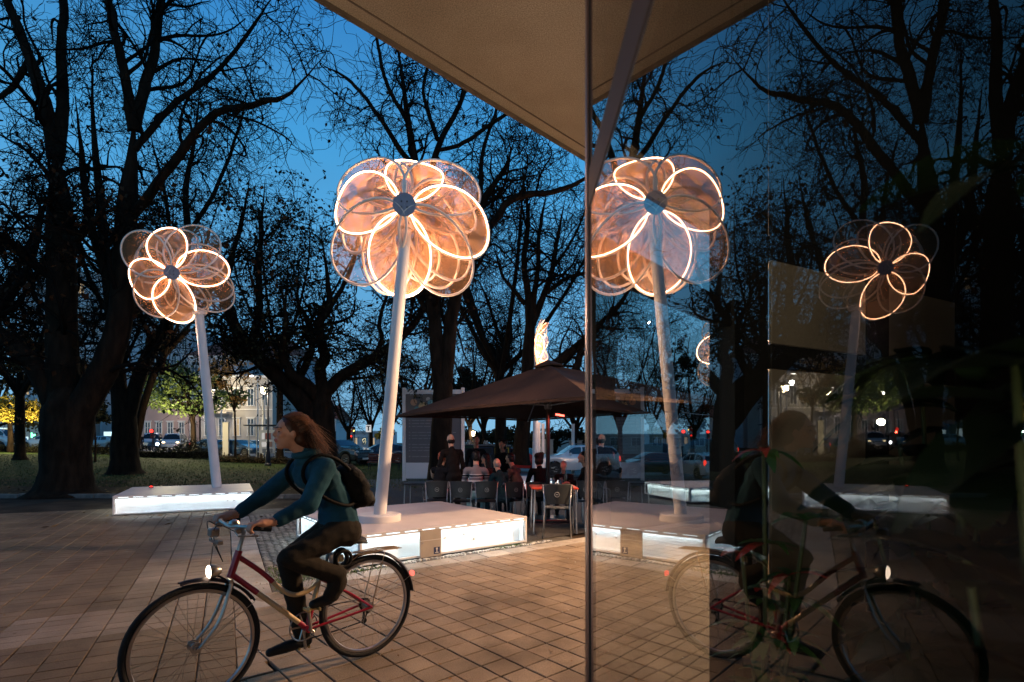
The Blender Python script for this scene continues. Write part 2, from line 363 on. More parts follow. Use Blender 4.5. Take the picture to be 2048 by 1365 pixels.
def pave(name, label, O, U, V, du, dv, rngu, rngv, clips, mats_near, mat_far, pick, maxn=300, stagger=0.0, partname='paver', jit=.0015, cut=None):
    base = tag(empty(name, (0, 0, 0)), kind='structure'); base['label'] = label
    cells = []
    for i in range(*rngu):
        for j in range(*rngv):
            o = O + U * (i * du + (stagger * du if j % 2 else 0)) + V * (j * dv)
            poly = [o, o + U * du, o + U * du + V * dv, o + V * dv]
            full = True
            for (p, nn, off) in clips:
                q = clip(poly, p, nn, off)
                if len(q) < 3: poly = []; break
                poly = q
            if len(poly) < 3 or area2(poly) < .004: continue
            c = sum(poly, Vector((0, 0))) / len(poly)
            if cut and cut(c): continue
            x, y = pxof(c) if c.y > .3 else (-9999, 0)
            vis = 0 < x < 1190 and y < 1372
            cells.append((0 if vis else 1, c.length, ccw(poly), c, (i, j), area2(poly) > .98 * du * dv))
    cells.sort(key=lambda q: (q[0], q[1]))
    cache = {}
    ang = math.atan2(U.y, U.x); far = MB()
    for n, (v, d, poly, c, ij, full) in enumerate(cells):
        rr = random.Random(ij[0] * 7919 + ij[1] * 31 + 5)
        if n < maxn:
            mt = mats_near(c)
            if full:
                key = (mt.name, rr.randrange(6))
                if key not in cache:
                    q = random.Random(key[1] + 3); mb = MB(); a, b = du / 2, dv / 2
                    pl = [Vector((-a, -b)), Vector((a, -b)), Vector((a, b)), Vector((-a, b))]
                    pl = [p + Vector((q.uniform(-1, 1), q.uniform(-1, 1))) * .0022 for p in pl]
                    slab_geo(mb, pl, 0, tilt=(q.uniform(-.008, .008), q.uniform(-.008, .008)), gap=.0045 if du < .21 else .003)
                    cache[key] = mb.mesh(partname, mt)
                link(partname, cache[key], base, loc=(c.x, c.y, rr.uniform(-jit, jit)), rot=(0, 0, ang + rr.uniform(-.008, .008)))
            else:
                mb = MB(); slab_geo(mb, [p - c for p in poly], 0, gap=.0045)
                link(partname, mb.mesh(partname, mt), base, loc=(c.x, c.y, rr.uniform(-jit, jit)))
        else:
            slab_geo(far, poly, rr.uniform(-jit, jit), tilt=(rr.uniform(-.008, .008), rr.uniform(-.008, .008)), gap=.0045)
    if far.n: tag(far.build(partname + 's', mat_far, base), kind='stuff')
    return base
U1 = Vector((math.sin(R(48.5)), math.cos(R(48.5)))); V1 = Vector((-math.cos(R(48.5)), math.sin(R(48.5))))
pave('plaza_pavement', 'square brown pavers laid diagonally in front of the glowing plinths', Vector((-.036, 3.872)), U1, V1, .2, .2, (-22, 34), (-24, 22),
     [(PA, FN, .44), (LO, LQ, 0.0), (Vector((0, .9)), Vector((0, 1)), 0), (Vector((5.5, 0)), Vector((-1, 0)), 0)],
     lambda c: M_pav, M_pav_i, None)
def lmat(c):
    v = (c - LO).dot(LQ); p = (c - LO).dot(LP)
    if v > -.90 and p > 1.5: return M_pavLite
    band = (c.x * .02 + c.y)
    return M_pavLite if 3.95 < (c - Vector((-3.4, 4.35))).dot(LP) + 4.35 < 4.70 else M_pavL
def lpick(c): return True
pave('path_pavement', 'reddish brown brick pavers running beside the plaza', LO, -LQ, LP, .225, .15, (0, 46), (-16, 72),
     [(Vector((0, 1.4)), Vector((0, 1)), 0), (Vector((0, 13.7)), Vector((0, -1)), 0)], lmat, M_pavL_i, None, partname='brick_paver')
# pale slabs beside the path, and the slab row in front of the main plinth
sp = tag(empty('slab_strip'), kind='structure'); sp['label'] = 'pale slab strip between the brick path and the cobbles'
mb0 = MB(); pl = [Vector((-.165, -.2)), Vector((.165, -.2)), Vector((.165, .2)), Vector((-.165, .2))]; slab_geo(mb0, pl, 0)
sm0 = mb0.mesh('slab', mat('pale_slab_near', (.30, .27, .235), .7, stain=.35, color2=(.46, .42, .37), scale=3, bump=.3, bscale=90, coord='World', objvar=.1))
for j in range(16):
    c = LO + LQ * .168 + LP * (1.75 + j * .405)
    link('slab', sm0, sp, loc=(c.x, c.y, rnd.uniform(-.002, .001)), rot=(0, 0, math.atan2(LQ.y, LQ.x)))
sp = tag(empty('kerb_slabs'), kind='structure'); sp['label'] = 'light grey slab row in front of the main plinth'
mb0 = MB(); pl = [Vector((-.2, -.145)), Vector((.2, -.145)), Vector((.2, .145)), Vector((-.2, .145))]; slab_geo(mb0, pl, 0)
sm1 = mb0.mesh('slab', MATS['pale_slab_near'])
for j in range(-2, 18):
    c = PA + FN * .29 + FD * (j * .405 + .1)
    link('slab', sm1, sp, loc=(c.x, c.y, rnd.uniform(-.002, .001)), rot=(0, 0, math.atan2(FD.y, FD.x)))
# pebbles in the gap against the plinth
mb = MB()
for i in range(420):
    a = rnd.uniform(-.4, 2.9); b = abs(rnd.gauss(0, .035)) + .01
    if b > .13: continue
    c = PA + FD * a + FN * b; r = rnd.uniform(.008, .024)
    mb.ell((c.x, c.y, -.012 + r * .4), (r, r * rnd.uniform(.6, 1), r * .6), 6, 4)
tag(mb.build('pebbles', M_stone, smooth=True), kind='stuff', label='white pebbles along the foot of the main plinth')
# cobbles left of the main plinth
sheet('cobble_bed', .34, 4.6, 1.6, 9.2, 14, 24, -.0105, mat('cobble_bed', (.075, .068, .058), .9, color2=(.13, .12, .10), scale=9, bump=.5, bscale=60, coord='World'), (LO.x, LO.y), (LQ.x, LQ.y), (LP.x, LP.y))
mb = MB(); cw = .095
for i in range(0, 60):
    for j in range(0, 74):
        c = LO + LQ * (.34 + (i + .5) * cw) + LP * (1.2 + (j + .5) * cw + (cw / 2 if i % 2 else 0))
        d = c - PA
        if d.dot(FN) > .12 + (.30 if d.dot(FD) > -.4 else .0): continue
        if d.dot(FD) > -.1 and d.dot(FN) > -2.5: continue
        if c.y > 11.2 or c.x > 0: continue
        a = cw * .5; ro = rnd.uniform(-.22, .22); cj = c + LQ * rnd.uniform(-.012, .012) + LP * rnd.uniform(-.012, .012)
        pl = []
        for k in range(6):
            q = k * math.pi / 3 + .5 + ro + rnd.uniform(-.22, .22); rr_ = a * rnd.uniform(.86, 1.12); pl.append(cj + LQ * math.cos(q) * rr_ + LP * math.sin(q) * rr_)
        slab_geo(mb, ccw(pl), rnd.uniform(-.007, -.001), h=.014, inset=.004, gap=.001)
cob = tag(empty('cobbled_strip'), kind='structure'); cob['label'] = 'worn mossy cobbles left of the main plinth'
tag(mb.build('cobbles', M_cob, cob), kind='stuff')
M_moss = mat('moss', (.05, .10, .015), .9, color2=(.10, .19, .03), scale=20, isl=.4)
mb = MB()
for i in range(1500):
    if i < 700: c = LO + LQ * (.36 + abs(rnd.gauss(0, .25))) + LP * rnd.uniform(1.9, 3.2)
    elif i < 1250: c = PA + FD * rnd.gauss(-.25, .3) + FN * rnd.gauss(.10, .07)
    else: c = PA + FD * rnd.gauss(2.15, .18) + FN * abs(rnd.gauss(.03, .02))
    h = rnd.uniform(.008, .03); a = rnd.uniform(0, 6.3); wv = Vector((math.cos(a), math.sin(a))) * .004; ln = Vector((rnd.uniform(-1, 1), rnd.uniform(-1, 1))) * .02
    mb.add([(c.x - wv.x, c.y - wv.y, -.008), (c.x + wv.x, c.y + wv.y, -.008), (c.x + ln.x, c.y + ln.y, h)], [(0, 1, 2)])
tag(mb.build('moss', M_moss), kind='stuff', label='green moss and weeds between the stones')
# cafe ground
sheet('cafe_ground', 2.52, 12, .13, 14, 20, 40, .002, M_gravel, (PA.x, PA.y), (FD.x, FD.y), (-FN.x, -FN.y))
sheet('cafe_ground', -.3, 2.52, 2.62, 5.4, 8, 14, -.014, M_gravel, (PA.x, PA.y), (FD.x, FD.y), (-FN.x, -FN.y))
# lawn kerb
kb = tag(empty('lawn_kerb'), kind='structure'); kb['label'] = 'low stone kerb along the near edge of the lawn'
kbm = MB().box((0, 0, 0), (.98, .14, .12), bev=.012).mesh('kerb_stone', mat('kerb_stone', (.12, .11, .10), .8, var=.3, scale=6, bump=.3, objvar=.2))
for i in range(-40, -4): link('kerb_stone', kbm, kb, loc=(i + .5, 14.1, gz(i + .5, 14.1) + .02), rot=(0, R(1.2) if i % 3 else 0, rnd.uniform(-.01, .01)))
# fallen leaves
M_leaf_dead = mat('fallen_leaf', (.10, .045, .015), .8, color2=(.24, .13, .04), scale=3, isl=.4, coord='World')
mb = MB()
for i in range(2600):
    k = rnd.random()
    if k < .80: x, y = rnd.uniform(-32, -2.5), 14.5 + abs(rnd.gauss(0, 7))
    elif k < .9: x, y = rnd.uniform(-9, -1.5), rnd.uniform(3.2, 14)
    else: x, y = rnd.uniform(-1, 2.2), rnd.uniform(2.6, 7.5)
    sz = rnd.uniform(.03, .07) if y > 9 else rnd.uniform(.008, .02)
    if y < 9 and rnd.random() < .45: continue
    a = rnd.uniform(0, 6.3); z = gz(x, y) + (.003 if y < 14 else .006); u = Vector((math.cos(a), math.sin(a), rnd.uniform(-.3, .3))) * sz; v = Vector((-math.sin(a), math.cos(a), rnd.uniform(-.2, .5))) * sz * .6
    c = Vector((x, y, z + abs(u.z)))
    mb.add([c - u, c + v, c + u, c - v], [(0, 1, 2), (0, 2, 3)])
tag(mb.build('fallen_leaves', M_leaf_dead), kind='stuff', label='scattered brown fallen leaves')
# grass tufts on the lawn
nb = 26000; gx_ = rg.uniform(-34, -2, nb); gy_ = 17 + 24 * rg.random(nb) ** 1.3; gzv = np.array([gz(a, b) for a, b in zip(gx_, gy_)])
ha = rg.uniform(.03, .09, nb); aa = rg.uniform(0, 6.3, nb); wd = .012
V = np.stack([np.stack([gx_ - np.cos(aa) * wd, gy_ - np.sin(aa) * wd, gzv], 1), np.stack([gx_ + np.cos(aa) * wd, gy_ + np.sin(aa) * wd, gzv], 1),
              np.stack([gx_ + rg.normal(0, .02, nb), gy_ + rg.normal(0, .02, nb), gzv + ha], 1)], 1).reshape(-1, 3)
M_grass = mat('grass_blade', (.025, .042, .010), .8, color2=(.05, .07, .018), scale=.6, coord='World', isl=.3)
tag(link('grass', mkmesh('grass', V, np.arange(nb * 3).reshape(-1, 3), M_grass)), kind='stuff', label='short grass growing on the lawn')

# ================================================================== LIT PLINTHS
M_white = mat('white_metal', (.62, .58, .56), .42, var=.06, scale=3, bump=.05, bscale=60)
M_top = mat('plinth_top', (.56, .50, .48), .50, var=.10, scale=1.6, bump=.10, bscale=140, spec=.5)
M_panel = mat('plinth_panel', (.80, .82, .82), .45, var=.05, scale=5)
M_led = emis('cool_led', (.80, .95, 1.0), 30)
M_boxgrey = mat('hatch_metal', (.40, .34, .28), .45, metal=.2, var=.08, scale=4)
M_navy = mat('navy_sticker', (.03, .04, .10), .5)
M_dark = mat('dark_metal', (.03, .03, .035), .4, metal=.6)
M_bolt = mat('bolt_steel', (.35, .35, .38), .35, metal=.9)
def plinth(label, loc, rz, hatch=None, beacon=False):
    """local: x along the front 0..2.5, y backwards 0..2.5"""
    t = thing('light_plinth', label, 'light platform', loc, rz, 'glowing plinths that carry the flower lamps')
    S, H = 2.5, .385
    MB().box((S / 2, S / 2, H - .011), (S, S, .022), bev=.004).build('top_panel', M_top, t)
    fr = MB()
    for x, y in ((.02, .02), (S - .02, .02), (S - .02, S - .02), (.02, S - .02)): fr.box((x, y, H / 2 - .006), (.032, .032, H - .036), bev=.003)
    for z in (.034, H - .040):
        hh = .02 if z < .1 else .034
        fr.box((S / 2, .016, z), (S - .075, .024, hh)); fr.box((S / 2, S - .016, z), (S - .075, .024, hh))
        fr.box((.016, S / 2, z), (.024, S - .075, hh)); fr.box((S - .016, S / 2, z), (.024, S - .075, hh))
    fr.build('frame', M_white, t)
    ms1 = MB().box((0, 0, 0), (.17, .006, .006)).mesh('light_slot', emis('slot_glow', (.80, .95, 1.0), 3.0))
    for k in range(10):
        link('light_slot', ms1, t, loc=(.18 + k * .24, -.0005, H - .0255))
        link('light_slot', ms1, t, loc=(-.0005, .18 + k * .24, H - .0255), rot=(0, 0, R(90))); link('light_slot', ms1, t, loc=(S + .0005, .18 + k * .24, H - .0255), rot=(0, 0, R(90)))
    din = .14
    for nm, q in (('front', ((din, din), (S - din, din))), ('left', ((din, S - din), (din, din))), ('right', ((S - din, din), (S - din, S - din))), ('back', ((S - din, S - din), (din, S - din)))):
        if nm in ('front', 'back'): q = ((.036 if nm == 'front' else S - .036, q[0][1]), (S - .036 if nm == 'front' else .036, q[1][1]))
        (ax_, ay_), (bx_, by_) = q; m_ = MB(); L_ = math.hypot(bx_ - ax_, by_ - ay_)
        m_.box(((ax_ + bx_) / 2, (ay_ + by_) / 2, H / 2 - .005), (L_ if ay_ == by_ else .012, .012 if ay_ == by_ else L_ - .02, H - .06)); m_.build('side_panel', M_panel, t)
    for x_ in (.046, S - .046): MB().box((x_, .083, H / 2 - .005), (.008, .10, H - .06)).build('corner_return', M_panel, t)
    MB().box((S / 2, S / 2, .015), (S - .09, S - .09, .012)).build('floor_tray', M_panel, t)
    for (cx_, cy_, lx, ly) in ((S / 2, .075, S - .09, .022), (.075, S / 2, .022, S - .26), (S - .075, S / 2, .022, S - .26), (S / 2, S - .075, S - .09, .022)):
        MB().box((cx_, cy_, H - .034), (lx, ly, .010)).build('led_strip', M_led, t)
    bl = []
    for fx, fz in ((.93, .10), (1.20, .21), (1.50, .23), (1.66, .14)) if hatch else ((2.12, .2), (2.0, .2)):
        k_ = MB(); k_.lathe([(.012, 0), (.012, .02), (.02, .022), (.016, .032), (0, .034)], k=8, M=Matrix.Rotation(R(90), 3, 'X')); k_.build('bolt', M_white, t, loc=(fx, din - .006, fz))
    if hatch:
        h = MB(); h.box((hatch, -.010, .185), (.30, .018, .345), bev=.004); hb = h.build('hatch_box', M_boxgrey, t)
        MB().box((hatch, -.021, .225), (.292, .004, .006)).build('hatch_seam', M_white, hb)
        st = MB(); st.box((hatch + .085, -.0205, .085), (.085, .003, .085)); so = st.build('sticker', M_navy, hb)
        mk = MB(); mk.box((hatch + .085, -.0225, .06), (.05, .002, .008)); mk.lathe([(.0, 0), (.014, 0), (.014, .002), (0, .002)], c=(hatch + .085, -.0215, .108), k=10, M=Matrix.Rotation(R(90), 3, 'X'))
        mk.box((hatch + .085, -.0225, .082), (.012, .002, .03)); mk.build('emblem', M_white, hb)
        MB().lathe([(.009, 0), (.009, .01), (0, .011)], k=8, M=Matrix.Rotation(R(90), 3, 'X')).build('lock', M_bolt, hb, loc=(hatch - .115, -.019, .2))
    return t
pm = plinth('large glowing white plinth with a grey hatch box behind the cyclist', (PA.x, PA.y, 0), math.atan2(FD.y, FD.x), hatch=.92)
LA = Vector((-7.84, 10.46)); LB = Vector((-5.64, 11.63)); LD = (LB - LA).normalized()
pl_ = plinth('glowing white plinth at the left with a red light on its top', (LA.x, LA.y, gz(LA.x, LA.y)), math.atan2(LD.y, LD.x))
M_redglow = emis('red_beacon', (1, .03, .02), 3.5)
rb = thing('red_marker_light', 'small red marker light lying on the left plinth top', 'marker light', (-8.42, 12.45, .388 + gz(LA.x, LA.y)))
MB().lathe([(.045, 0), (.045, .012), (.03, .02), (0, .02)], k=14).build('base', M_dark, rb)
MB().lathe([(.028, .0205), (.028, .035), (.016, .045), (0, .047)], k=12).build('lens', M_redglow, rb)
plinth('glowing white plinth seen through the pavilion glass', (4.65, 13.9, gz(4.65, 13.9) + .05), R(14))
plinth('glowing plinth hidden behind the cafe tables', (-.4, 17.0, gz(0, 17.5)), R(30))
# hub flange and poles are in the flower section

# ================================================================== FLOWER LAMPS
M_hoop = mat('hoop_white', (.78, .66, .56), .45)
M_pole = mat('pole_white', (.66, .62, .60), .38, var=.05, scale=3)
M_ledw = emis('warm_led', (1.0, .53, .30), 24)
M_disc = mat('disc_grey', (.22, .22, .27), .5, var=.1, scale=20)
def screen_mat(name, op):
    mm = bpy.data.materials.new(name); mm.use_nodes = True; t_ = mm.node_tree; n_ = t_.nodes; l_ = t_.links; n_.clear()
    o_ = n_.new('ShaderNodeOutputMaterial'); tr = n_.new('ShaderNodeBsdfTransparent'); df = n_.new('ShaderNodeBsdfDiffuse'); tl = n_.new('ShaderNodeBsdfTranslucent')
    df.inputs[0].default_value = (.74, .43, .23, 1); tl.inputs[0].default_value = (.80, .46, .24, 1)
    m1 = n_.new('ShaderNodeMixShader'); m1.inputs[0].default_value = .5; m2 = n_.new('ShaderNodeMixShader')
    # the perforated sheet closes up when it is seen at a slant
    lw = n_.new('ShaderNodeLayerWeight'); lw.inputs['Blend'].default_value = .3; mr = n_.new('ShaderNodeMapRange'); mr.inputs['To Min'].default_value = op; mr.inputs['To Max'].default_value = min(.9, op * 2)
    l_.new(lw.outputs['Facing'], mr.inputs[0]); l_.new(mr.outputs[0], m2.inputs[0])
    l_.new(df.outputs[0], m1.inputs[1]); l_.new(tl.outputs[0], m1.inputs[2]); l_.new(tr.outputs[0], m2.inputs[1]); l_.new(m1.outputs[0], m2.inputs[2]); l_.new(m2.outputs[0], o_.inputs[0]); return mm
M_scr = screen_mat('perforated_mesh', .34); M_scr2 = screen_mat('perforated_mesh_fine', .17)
def petal_pt(ang, r0, r1, b, cup, fold, z0, u, q=1.0):
    """ellipse hoop point; q<1 is inside the hoop"""
    a = (r1 - r0) / 2; rc = (r1 + r0) / 2; lx = a * math.cos(u) * q; ly = b * math.sin(u) * q * (1 + .10 * math.cos(u))
    r = rc + lx; z = z0 + cup * (max(0, r) / r1) ** 1.7 + fold * (ly / b) ** 2 * (max(0, r) / r1)
    ca, sa = math.cos(ang), math.sin(ang)
    return (r * ca - ly * sa, r * sa + ly * ca, z)
def petal(parent, ang, r0, r1, b, cup, fold, z0, lit, rt=.017, mesh_fill=True):
    n = 40; us = [2 * math.pi * i / n for i in range(n)]
    path = [petal_pt(ang, r0, r1, b, cup, fold, z0, u) for u in us]
    h = MB().tube(path, rt, 6, close=True).build('petal', M_hoop, parent, smooth=True)
    if mesh_fill:
        V = []; Q = [.03, .35, .68, .98]
        for q in Q: V += [petal_pt(ang, r0, r1, b, cup, fold, z0, u, q) for u in us]
        Fs = [tuple(range(n))]
        for k in range(3):
            for i in range(n): j = (i + 1) % n; Fs.append((k * n + i, (k + 1) * n + i, (k + 1) * n + j, k * n + j))
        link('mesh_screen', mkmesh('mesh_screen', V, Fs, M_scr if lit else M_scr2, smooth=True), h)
    if lit:
        path = [petal_pt(ang, r0, r1, b, cup, fold, z0 + .021, u, .972) for u in us]
        MB().tube(path, .0085, 6, close=True).build('led_strip', M_ledw, h, smooth=True)
    return h
def flower(label, base, hub, axis, s=1.0, zs_=1.0, seed=1, rot=0.0, pole_to=None, pole_r=.085, fl=True, glow=120, angs=None):
    base = Vector(base); hub = Vector(hub)
    t = thing('flower_lamp', label, 'flower lamp', base, 0, 'giant illuminated flower lamps on white poles')
    ax = Vector(axis).normalized()
    up = Vector((0, 0, 1)); X = up.cross(ax).normalized(); Y = ax.cross(X).normalized()
    # local x = right as seen by a viewer facing the disc
    M = Matrix((X, Y, ax)).transposed().to_4x4()
    hd = bpy.data.objects.new('flower_head', None); col.objects.link(hd); hd.parent = t
    rr = random.Random(seed)
    jt = lambda q: rr.uniform(-q, q)
    MM = Matrix.Translation(hub - base) @ M @ Matrix.Diagonal((s, s, s * zs_, 1))
    A = angs or dict(led=((82, 1, -.8), (172, 1.05, -.8), (352, 1.05, -.8), (262, 1.05, -.8)), big=((38, 1.2, -.7), (128, 1.2, -.7), (218, 1.2, -.5), (312, 1.2, -.5)), small=(60, 150, 240, 330), tiny=(20, 110, 200, 290))
    bpy.data.objects.remove(hd)
    def put(o):
        o.matrix_local = MM; return o
    for a, ln, cp_ in A['led']: put(petal(t, R(a + jt(3)) + rot, .07, ln, .40 * ln + jt(.02), cp_, .06, .0, True, rt=.019))
    for a, ln, cp_ in A['big']: put(petal(t, R(a + jt(3)) + rot, .06, ln, .45 + jt(.03), cp_, -.18, .10, False, rt=.019))
    for a in A['small']: put(petal(t, R(a + jt(8)) + rot, .07, .98 + jt(.06), .37, -1.10 + jt(.05), .12, -.05, False, rt=.021))
    for a in A['tiny']: put(petal(t, R(a + jt(8)) + rot, .07, .76 + jt(.06), .30, -1.0 + jt(.05), .10, -.10, False, rt=.019, mesh_fill=False))
    d = MB().lathe([(.148, -.012), (.15, 0), (.148, .012), (.0, .013)], k=28).build('hub_disc', M_disc, t, smooth='auto'); put(d); d.matrix_local = MM @ Matrix.Translation((0, 0, .10))
    for i in range(4):
        bo = MB().lathe([(.011, .0), (.011, .014), (0, .016)], k=8).build('bolt', M_dark, d, loc=(.036 * (1 if i % 2 else -1), .036 * (1 if i < 2 else -1), .008))
    MB().lathe([(.05, -.02), (.05, .03), (0, .032)], k=12).build('nub', M_bolt, d, loc=(0, 0, 0), scale=(.12, .12, .6))
    st = MB().lathe([(.07, -.30), (.07, .08), (0, .085)], k=18).build('hub_stem', M_pole, t, smooth='auto'); put(st)
    # pole
    top = Vector(pole_to) if pole_to else hub
    p0 = Vector((0, 0, .0)); p1 = top - base
    MB().tube([p0, p0.lerp(p1, .5), p1], [pole_r, pole_r * .97, pole_r * .93], 20).build('pole', M_pole, t, smooth='auto')
    dr = (p1 - p0).normalized()
    c = MB().tube([p1 - dr * .03, p1 + dr * .05], [pole_r * 1.32, pole_r * 1.32], 20); co_ = c.build('collar', M_hoop, t, smooth='auto')
    for i in range(6):
        a = i * math.pi / 3; MB().ell(p1 + Vector((math.cos(a) * pole_r * 1.3, math.sin(a) * pole_r * 1.3, .02)), (.012, .012, .012), 6, 4).build('bolt', M_dark, co_)
    if (top - hub).length > .02: MB().tube([p1, hub - base], .06, 12).build('bracket', M_pole, t, smooth='auto')
    light('flower_fill', 'POINT', tuple(hub - ax * .30), 320 if glow > 50 else 420, (1, .58, .36), .004); light('flower_fill', 'POINT', tuple(hub - ax * .75 - Vector((0, 0, 1.45))), glow, (1, .62, .42), .004)  # added fill points in place of the petals' LED light; lower one hangs free
    if fl:
        f_ = MB().lathe([(.285, 0), (.285, .082), (.275, .092), (0, .093)], k=40).build('flange', M_pole, t, smooth='auto')
    return t
zt = .387
mb_ = Vector((-1.80, 7.24, zt)); mh = PT(810, 415, 7.05)
flower('tall lit flower lamp facing the camera on the plinth behind the cyclist', mb_, mh, (.12, -1, -.10), 1.0, 1.0, 3, pole_to=PT(812, 455, 7.16), pole_r=.084,
       angs=dict(led=((80, .98, -1.0), (170, 1.06, -.80), (352, 1.18, -.80), (264, 1.05, -.75)), big=((40, 1.22, -1.05), (140, 1.18, -1.05), (218, 1.24, -.55), (308, 1.24, -.55)), small=(15, 62, 120, 196, 240, 300, 325), tiny=(20, 110, 200, 290)))
lb_ = Vector((-6.98, 12.62, zt + gz(LA.x, LA.y))); lh = PT(346, 546, 11.75)
flower('lit flower lamp turned sideways on the left plinth', lb_, lh, (.34, -.93, -.24), 1.04, 1.0, 9, pole_to=PT(398, 628, 12.5), pole_r=.105,
       angs=dict(led=((104, 1.0, -.8), (200, 1.0, -.7), (20, .98, -1.0), (262, 1.08, -.8)), big=((60, 1.2, -1.0), (150, 1.15, -.6), (230, 1.1, -.6), (330, 1.15, -.9)), small=(40, 80, 140, 170, 225, 290, 350), tiny=(40, 130, 210, 300)), fl=False, glow=22)
flower('pale lit flower lamp seen edge-on above the brown parasol', (.77, 18.2, gz(.77, 18) + .39), PT(1071, 694, 17.5), (-1, .05, .0), .86, .42, 5, pole_r=.09, pole_to=PT(1073, 745, 17.8), fl=False)
flower('lit flower lamp seen only through the pavilion glass', (5.55, 14.6, gz(5.5, 14.6) + .44), PT(1478, 700, 14.2), (-.3, -1, 0), 1.0, 1.0, 6, pole_r=.085, fl=False)

# pale chips and crumbs lying in the paving joints
mb = MB()
for i in range(150):
    a, b = rnd.randint(-14, 16), rnd.randint(-12, 20); f_ = rnd.random() if rnd.random() < .5 else 0
    c = Vector((-.036, 3.872)) + U1 * (a + f_) * .2 + V1 * b * .2
    if (c - PA).dot(FN) < .5 or (c - LO).dot(LQ) < 0 or c.y < 1.2: continue
    r = rnd.uniform(.003, .0065); mb.ell((c.x, c.y, .001), (r * 1.5, r, r * .6), 6, 4)
tag(mb.build('pale_chips', M_stone, smooth=True), kind='stuff', label='pale chips lying in the paving joints')
# ================================================================== PAVILION (the glass box the camera leans against)
M_conc = mat('soffit_concrete', (.41, .34, .265), .85, stain=.16, color2=(.50, .43, .345), scale=1.2, bump=.35, bscale=160, coord='World')
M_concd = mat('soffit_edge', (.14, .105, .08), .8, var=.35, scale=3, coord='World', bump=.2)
M_frame = mat('bronze_frame', (.034, .020, .019), .6, metal=.1, spec=.2, var=.15, scale=4)
M_black = mat('black_gasket', (.012, .012, .013), .5)
M_alu = mat('aluminium_edge', (.22, .14, .125), .38, metal=.9)
M_beige = mat('beige_panel', (.24, .19, .145), .8, var=.12, scale=1.5)
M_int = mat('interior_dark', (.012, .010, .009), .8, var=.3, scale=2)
mg = bpy.data.materials.new('window_glass'); mg.use_nodes = True; t_ = mg.node_tree; n_ = t_.nodes; l_ = t_.links; n_.clear()
o_ = n_.new('ShaderNodeOutputMaterial'); tr = n_.new('ShaderNodeBsdfTransparent'); gl = n_.new('ShaderNodeBsdfGlossy')
tr.inputs[0].default_value = (.74, .77, .76, 1); gl.inputs['Roughness'].default_value = 0.0; gl.inputs[0].default_value = (1, .98, .97, 1)
lw = n_.new('ShaderNodeLayerWeight'); lw.inputs['Blend'].default_value = .5
# two-surface Fresnel reflectance of a clear pane from the facing angle
pw = n_.new('ShaderNodeMath'); pw.operation = 'POWER'; pw.inputs[1].default_value = 4.3
ml_ = n_.new('ShaderNodeMath'); ml_.operation = 'MULTIPLY_ADD'; ml_.inputs[1].default_value = .90; ml_.inputs[2].default_value = .065; ml_.use_clamp = True
mx = n_.new('ShaderNodeMixShader')
l_.new(lw.outputs['Facing'], pw.inputs[0]); l_.new(pw.outputs[0], ml_.inputs[0]); l_.new(ml_.outputs[0], mx.inputs[0])
l_.new(tr.outputs[0], mx.inputs[1]); l_.new(gl.outputs[0], mx.inputs[2]); l_.new(mx.outputs[0], o_.inputs[0])
mgc = bpy.data.materials.new('glass_core'); mgc.use_nodes = True; t_ = mgc.node_tree; t_.nodes.clear()
o_ = t_.nodes.new('ShaderNodeOutputMaterial'); tr = t_.nodes.new('ShaderNodeBsdfTransparent'); tr.inputs[0].default_value = (.97, .98, .97, 1); t_.links.new(tr.outputs[0], o_.inputs[0])
pav = thing('glass_pavilion', 'glass walled pavilion with a wide overhanging concrete roof', 'building', (0, 0, 0))
ED = Vector((.715, .699)).normalized(); E0 = Vector((-.866, 2.47)); EN = Vector((-ED.y, ED.x))
zs = 3.5
a_ = E0 - ED * 7.5; b_ = E0 + ED * 13
roof = MB().prism([(a_.x, a_.y), (a_.x - 0, -9), (b_.x + 3, -9), (b_.x + 3, b_.y), (b_.x, b_.y)], zs, zs + .42)
ro = roof.build('roof', M_conc, pav)
def strip(off, wd, z0, z1, name, m, parent):
    c0 = a_ + EN * off; c1 = b_ + EN * off; mid = (c0 + c1) / 2; L_ = (c1 - c0).length
    return MB().box((mid.x, mid.y, (z0 + z1) / 2), (L_, wd, z1 - z0), rz=math.atan2(ED.y, ED.x)).build(name, m, parent)
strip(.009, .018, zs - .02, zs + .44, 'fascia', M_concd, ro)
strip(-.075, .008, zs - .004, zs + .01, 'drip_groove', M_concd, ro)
GA0 = Vector((.14, 0)); GD = Vector((.0136, .9999)).normalized(); GN = Vector((GD.y, -GD.x))   # GN points indoors (+x)
def pane(p, d, s0, s1, z0, z1, name='glass_pane', th=.008, parent=None, tilt=0.0):
    """p start, d unit direction; the outer face carries the reflection"""
    nn = Vector((d.y, -d.x)); V = []
    for off in (0, th):
        for s, z in ((s0, z0), (s1, z0), (s1, z1), (s0, z1)):
            q = p + d * s + nn * (off + tilt * (z - 1.45)); V.append((q.x, q.y, z))
    Fs = [(3, 2, 1, 0), (4, 5, 6, 7), (0, 1, 5, 4), (1, 2, 6, 5), (2, 3, 7, 6), (3, 0, 4, 7)]
    me = mkmesh(name, V, Fs, [mg, mgc], [0, 1, 1, 1, 1, 1]); return link(name, me, parent or pav)
ye = 1.06
pane(GA0, GD, -2.2, ye - .006, .03, 1.905, tilt=-.0022)
pane(GA0, GD, -2.2, ye - .006, 1.99, zs - .03, tilt=0)
